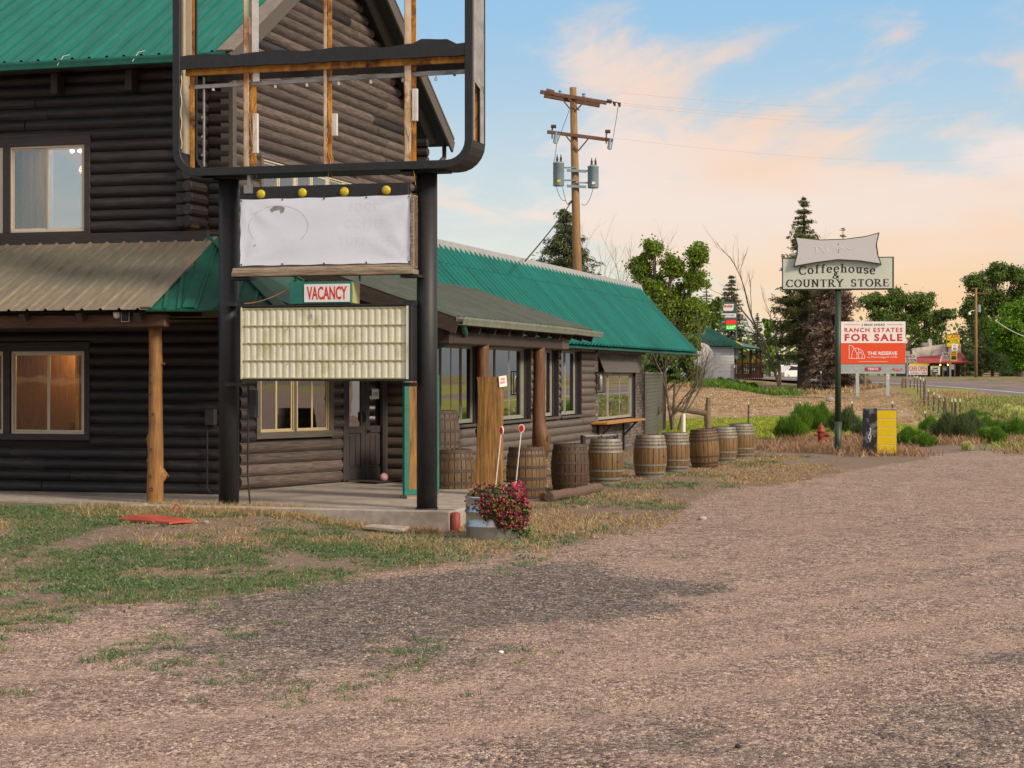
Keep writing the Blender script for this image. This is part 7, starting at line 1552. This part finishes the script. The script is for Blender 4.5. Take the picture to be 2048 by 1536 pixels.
gQ = Vector(((1329-1024)/F_*64, 64, .2)); gd = gQ-fg.location; gL = math.hypot(gd.x, gd.y); fg.rotation_euler = (0, 0, math.atan2(gd.y, gd.x)-PI2)
zt_ = at(1329, 742, 64).z; 
for yy_, zz_, rr_ in ((gL, zt_, .055), (.05, zt_, .04), (gL-.45, zt_-.12, .045)): g = G(); g.tube([(0, yy_, -.2), (0, yy_, zz_)], rr_, 8); g.build('frame_post', m_tpost, fg)
for zz_ in (zt_-.08, .15): g = G(); g.tube([(0, 0, zz_), (0, gL, zz_)], .025, 6); g.build('frame_rail', m_steel, fg)
g = G(); st_ = .22; n_ = int(gL/st_); Hm = zt_-.23
for k in range(-int(Hm/st_)-1, n_+1):
    for sgn in (1, -1):
        ua, ub2 = k*st_, k*st_+Hm; a_, b_ = max(0, ua), min(gL, ub2)
        if b_-a_ < .05: continue
        za, zb_ = (a_-ua), (b_-ua)
        if sgn < 0: za, zb_ = Hm-za, Hm-zb_
        g.bar((-.012*sgn, a_, .15+za), (-.012*sgn, b_, .15+zb_), .012, .012)
g.build('chain_link_mesh', m_zinc, fg, kind='stuff')
g = G(); g.box(-.05, -.035, .05, gL-.45, .12, zt_-.15); g.build('privacy_screen', M('screen_grey', (.36, .36, .30), (.27, .28, .23), rough=.8, scale=8), fg)

# ================================================================== SHRUBS AND GROUND COVER
def blades(name, P, h, w, mat, lean=.35, parent=None, loc=None, kind=None, label=None, cat=None, group=None, bend=True):
    """P (n,3) roots, h (n,) heights"""
    n = len(P); a = rng.uniform(0, 2*math.pi, n); l = rng.normal(0, lean, (n, 2)); d = np.stack([l[:, 0], l[:, 1], np.ones(n)], 1); d /= np.linalg.norm(d, axis=1, keepdims=True)
    s = np.stack([np.cos(a), np.sin(a), np.zeros(n)], 1)*(w/2); h = np.asarray(h).reshape(-1, 1); mid = P+d*h*.5; tip = P+d*h+np.stack([l[:, 0], l[:, 1], np.zeros(n)], 1)*h*.5
    s = s*np.ones((n, 1)); V = np.stack([P-s, P+s, mid+s*.8, mid-s*.8, tip+s*.15, tip-s*.15], 1).reshape(-1, 3); o = np.arange(n)[:, None]*6
    Fi = np.concatenate([o+np.array([[0, 1, 2, 3]]), o+np.array([[3, 2, 4, 5]])], 0)
    return npmesh(name, V, Fi, mat, parent=parent, loc=loc, kind=kind, label=label, cat=cat, group=group)
def tufts(name, x, y, per, rad, h, w, mat, lean=.5, dens=None, kind='stuff', zoff=0.0, hvar=.4):
    n = len(x); xs_ = np.repeat(x, per)+rng.normal(0, rad, n*per); ys_ = np.repeat(y, per)+rng.normal(0, rad, n*per); hh = np.repeat(h*rng.uniform(1-hvar, 1+hvar, n), per)*rng.uniform(.6, 1.2, n*per)
    P = np.stack([xs_, ys_, gz(xs_, ys_)-.005+zoff], 1); return blades(name, P, hh, w, mat, lean, kind=kind)
def scatter(n, x0, x1, y0, y1, fn):
    x = rng.uniform(x0, x1, n); y = rng.uniform(y0, y1, n); keep = rng.uniform(0, 1, n) < fn(x, y); return x[keep], y[keep]
def inview(x, y, m=1.2): return (np.abs(x) < y*.283+m)
def clearb(x, y):   # keep plants off slab and buildings
    a = x*cc-y*ss; b = x*ss+y*cc; return ~(((b > 25.0) & (a < -7.9) & (b < 33)) | ((b > 31) & (a < -10.9)) | ((b > 24.15) & (b < 24.45) & (a > -12.8) & (a < -7.7)))
# weeds on the left bank
x, y = scatter(30000, -8.5, 1.5, 13, 27.5, lambda x, y: inview(x, y)*clearb(x, y)*m_lot(x, y)*sm(fbm(x*.85, y*.6, 61, 4)-.055+.10*sm(x, -4.5, -2)*(1-sm(x, -1.2, .2))*sm(y, 18, 20), .40, .58)*(1-.85*sm(x, -1.6, -.4)*sm(y, 21, 23))); tufts('green_weeds', x, y, 11, .032, .055, .0075, m_grassg, .9)
x, y = scatter(5200, -8.5, 3, 12.0, 22, lambda x, y: inview(x, y)*(1-m_dark(x, y))*sm(fbm(x*1.4, y*1.0, 63), .56, .66)*sm(-x+y*.25, 2.5, 6.0)); tufts('green_weeds', x, y, 26, .045, .05, .007, m_grassg, .9)
x, y = scatter(9000, -8.5, 0.5, 13.5, 26, lambda x, y: inview(x, y)*clearb(x, y)*m_lot(x, y)*sm(fbm(x*1.1, y*.9, 65), .44, .58)); tufts('dry_grass', x, y, 8, .05, .045, .006, m_grassd, .9)
x, y = scatter(9000, -8.5, 1.0, 19.5, 27.8, lambda x, y: inview(x, y)*clearb(x, y)*sm(fbm(x*.7, y*.7, 71), .50, .62)*sm(y+x*.3, 20.5, 23.5)*.8); tufts('dry_grass', x, y, 10, .03, .085, .006, m_grassd, .55)
a = rng.uniform(-12.6, -7.9, 2600); b = np.where(rng.random(2600) < .55, rng.uniform(24.45, 25.0, 2600), 24.1-np.abs(rng.normal(0, .18, 2600))); x = a*cc+b*ss; y = -a*ss+b*cc; tufts('dry_grass', x, y, 9, .03, .09, .006, m_grassd, .5, zoff=.0)
x, y = scatter(5000, -8.5, 1.5, 13, 26, lambda x, y: inview(x, y)*clearb(x, y)*m_lot(x, y)*sm(fbm(x*1.3, y*.9, 67), .52, .64)); nn = len(x)*9; X9 = np.repeat(x, 9)+rng.normal(0, .05, nn); Y9 = np.repeat(y, 9)+rng.normal(0, .05, nn)
leafcloud('green_weeds', np.stack([X9, Y9, gz(X9, Y9)+rng.uniform(.005, .05, nn)], 1), 0, .028, leaf('weed_leaves', [(.08, .17, .07), (.05, .12, .055), (.12, .22, .06), (.10, .15, .09)]), None, kind='stuff', flat=.5)
# straw area right of the drum, and around barrels
x, y = scatter(21000, -1.0, 7.5, 22.2, 50, lambda x, y: inview(x, y)*clearb(x, y)*m_lot(x, y)*sm(fbm(x*.55, y*.4, 81), .40, .56)*(1-.5*sm(x-y*.13, .5, 2.5))); tufts('dry_grass', x, y, 9, .05, .055, .009, m_grassd, .8)
x, y = scatter(9000, -.8, 8, 22, 50, lambda x, y: inview(x, y)*clearb(x, y)*m_lot(x, y)*sm(fbm(x*.8, y*.45, 91), .55, .64)); tufts('green_weeds', x, y, 10, .06, .07, .012, m_grassg, .8)
x, y = scatter(5200, 4, 16, 44, 58, lambda x, y: inview(x, y)*sm(y-.15*x, 46.5, 49)*sm(fbm(x*.5, y*.3, 95), .35, .6)); tufts('dry_grass', x, y, 12, .09, .22, .016, leaf('pinkish_dry_grass', [(.36, .22, .13), (.28, .17, .10), (.44, .30, .18), (.22, .14, .08)]), .45)
# lawn strip, verge
x, y = scatter(16000, -2, 18, 56, 71, lambda x, y: inview(x, y, 0)*m_lawn(x, y)*.6*(x > 4.2)); tufts('lawn_grass', x, y, 8, .10, .075, .02, m_grassy, .6)
x, y = scatter(30000, 10, 26, 45, 92, lambda x, y: inview(x, y, 0)*m_lawn(x, y)*(1-m_field(x, y))*.85*sm(x-np.interp(y, [50, 62, 77, 88, 98], [12.5, 13.5, 17.2, 19.3, 21.2]), -.3, 1.5)*sm(fbm(x*.35, y*.2, 97), .28, .5)); tufts('verge_grass', x, y, 9, .14, .20, .030, leaf('verge_blades', [(.20, .30, .04), (.13, .22, .035), (.30, .34, .08), (.34, .28, .14)]), .5)
x, y = scatter(9000, 10, 25, 48, 108, lambda x, y: inview(x, y, 0)*sm(fbm(x*.3, y*.15, 99), .45, .6)*sm(x-np.interp(y, [50, 62, 77, 88, 98, 108], [12.5, 14.5, 17.2, 19.3, 21.2, 23]), -.5, 1.0)); tufts('verge_dry_grass', x, y, 9, .15, .20, .03, m_grassd, .45)
x, y = scatter(5000, -5, 26, 104, 118, lambda x, y: inview(x, y, 0)*sm(y, 112, 115)*.6*(x < 23)); tufts('field_edge_grass', x, y, 9, .25, .24, .05, m_grassd, .4)
x, y = scatter(1800, 4, 19, 110, 122, lambda x, y: inview(x, y, 0)*sm(fbm(x*.3, y*.2, 101), .5, .6)*(x < 17)); tufts('field_edge_weeds', x, y, 12, .3, .45, .06, m_bush, .4)
x, y = scatter(9000, -2, 22, 72, 112, lambda x, y: inview(x, y, 0)*m_field(x, y)*sm(fbm(x*.25, y*.12, 103), .42, .6)); tufts('field_dry_tufts', x, y, 6, .12, .07, .03, m_grassd, .7)
# individual shrubs: domes of blades
def shrub(px, Yd, rpx, hpx, label, mat=m_bush, n=2600, group='rabbitbrush shrubs behind the hydrant and along the verge', name='shrub', w=.022, upright=1.0, wood=True):
    b = ground_at(px, Yd); t = thing(name, label, 'shrub', b, 0, group); r = rpx*Yd/F_; h = hpx*Yd/F_; a = rng.uniform(0, 2*math.pi, n); q = np.sqrt(rng.uniform(0, 1, n)); lump = 1+.22*np.sin(a*3+px)+.12*np.sin(a*7+px)
    x = r*q*np.cos(a)*lump; y = r*q*np.sin(a)*lump; top = h*np.sqrt(np.clip(1-(q*.93)**2, 0, 1))*(1+.14*np.sin(x/r*7+px)); z0 = top*rng.uniform(.1, .8, n); P = np.stack([x*.9, y*.9, z0], 1)
    L = np.minimum(top-z0+.02, .34*h+.1); d = np.stack([x/r*.55, y/r*.55, np.ones(n)*upright], 1)+rng.normal(0, .18, (n, 3)); d /= np.linalg.norm(d, axis=1, keepdims=True); aa = rng.uniform(0, 6.28, n); s = np.stack([np.cos(aa), np.sin(aa), np.zeros(n)], 1)*w/2; L = L.reshape(-1, 1); T_ = P+d*L*1.1
    V = np.stack([P-s, P+s, T_+s*.3, T_-s*.3], 1).reshape(-1, 3); npmesh('foliage', V, np.arange(len(V)).reshape(-1, 4), mat, parent=t)
    g = G(); rr = random.Random(px)
    for k in range(9): g.tube([(0, 0, 0), (rr.uniform(-.6, .6)*r, rr.uniform(-.6, .6)*r, h*.7)], [.02, .006], 4, cap=False)
    g.build('stems', m_twig, t); return t
shrub(1583, 58, 27, 46, 'bright green bush left of the hydrant', n=3400); shrub(1598, 61, 16, 55, 'small bush behind the left side of the hydrant bush', n=1400); shrub(1618, 62, 22, 52, 'upright green bush directly behind the hydrant', n=2400); shrub(1640, 63, 20, 50, 'green bush between hydrant and green sign pole', n=2400)
shrub(1690, 61, 26, 46, 'grey-green bush right of the green sign pole', m_sage, 2600); shrub(1722, 58, 14, 30, 'small grey bush left of the yellow box', m_sage, 1400)
shrub(1908, 57, 36, 52, 'large sage green bush on the verge right of the T-posts', m_sage, 4800); shrub(1942, 58, 18, 52, 'tall grey-green end of the large verge bush', m_sage, 2200); shrub(1818, 55, 26, 32, 'low bright bush right of the yellow box', n=2400); shrub(1848, 54, 22, 24, 'low bright bush in front of the large verge bush', n=2000); shrub(1862, 62, 24, 30, 'round green bush at the end of the T-posts', n=2000)
shrub(1985, 56, 30, 30, 'spreading green bush near the right edge', n=2800); shrub(2030, 58, 30, 40, 'spreading green bush at the right edge of the photo', n=2800); shrub(1975, 66, 26, 30, 'mid green bush on the bank below the road', n=2200); shrub(1950, 78, 30, 16, 'low green bush on the bank near the road edge', n=1800)
shrub(2020, 76, 24, 26, 'pale flowering bush by the road edge', m_bloom, 2400); shrub(2046, 70, 26, 40, 'pale flowering bush at the right edge', m_bloom, 2600); shrub(1935, 52, 10, 16, 'small pale flowering tuft at the gravel edge', m_bloom, 700)
shrub(1440, 128, 20, 15, 'dark juniper hedge bush below the white station wall', m_leafD, 1500, w=.06); shrub(1460, 127, 20, 16, 'dark juniper bush at the corner of the station wall', m_leafD, 1500, w=.06); shrub(1492, 126, 22, 13, 'dark juniper bush before the station deck', m_leafD, 1500, w=.06); shrub(1425, 122, 26, 9, 'yellow-green weedy bush at the far field edge', n=1200, w=.05)
shrub(1415, 120, 30, 8, 'grey brush pile at the far field edge', m_sage, 1000, w=.05)

# gravel stones
def stones(name, n, x0, x1, y0, y1, fn, smin, smax, mat):
    x, y = scatter(n, x0, x1, y0, y1, fn); n = len(x); s = smin*(smax/smin)**(rng.uniform(0, 1, n)**2.2); a = rng.uniform(0, 6.28, n); base = np.array([[1, 0, 0], [0, 1, 0], [-1, 0, 0], [0, -1, 0], [0, 0, 1]], float)
    B = base[None]*rng.uniform(.6, 1.15, (n, 5, 3))*s[:, None, None]*np.array([1, .8, .62]); B[:, 4, :2] = rng.uniform(-.3, .3, (n, 2))*s[:, None]
    ca, sa = np.cos(a)[:, None], np.sin(a)[:, None]; Xr = B[..., 0]*ca-B[..., 1]*sa; Yr = B[..., 0]*sa+B[..., 1]*ca; z = gz(x, y)
    V = np.stack([Xr+x[:, None], Yr+y[:, None], B[..., 2]+z[:, None]-.001], 2).reshape(-1, 3); o = np.arange(n)[:, None]*5
    Fi = np.concatenate([o+np.array([[i, (i+1) % 4, 4]]) for i in range(4)], 0); return npmesh(name, V, Fi, mat, kind='stuff')
stones('gravel', 150000, -5, 6, 9.2, 17, lambda x, y: inview(x, y, .3)*(1-.75*m_track(x, y))*(1-m_dark(x, y)*.7)*(.25+.75*sm(fbm(x*1.3, y*1.3, 111), .38, .6)), .005, .020, m_gravel)
stones('gravel', 90000, -7, 10, 16, 34, lambda x, y: inview(x, y, .3)*(1-m_dark(x, y)*.7)*(.3+.7*sm(fbm(x*1.1, y*.9, 112), .4, .6)), .006, .022, m_gravel)
stones('dark_gravel', 110000, -4.5, 6, 9.2, 23, lambda x, y: inview(x, y, .3)*(.10+.90*m_dark(x, y)), .006, .022, m_graveldark)
stones('field_stones', 5000, -2, 20, 70, 110, lambda x, y: inview(x, y, 0)*m_field(x, y), .02, .10, leaf('field_stone_bits', [(.55, .46, .36), (.62, .55, .46), (.30, .22, .15), (.14, .10, .08)]))
print('objects', len(bpy.data.objects), 'tris', sum(len(m.polygons)*2 for m in bpy.data.meshes))
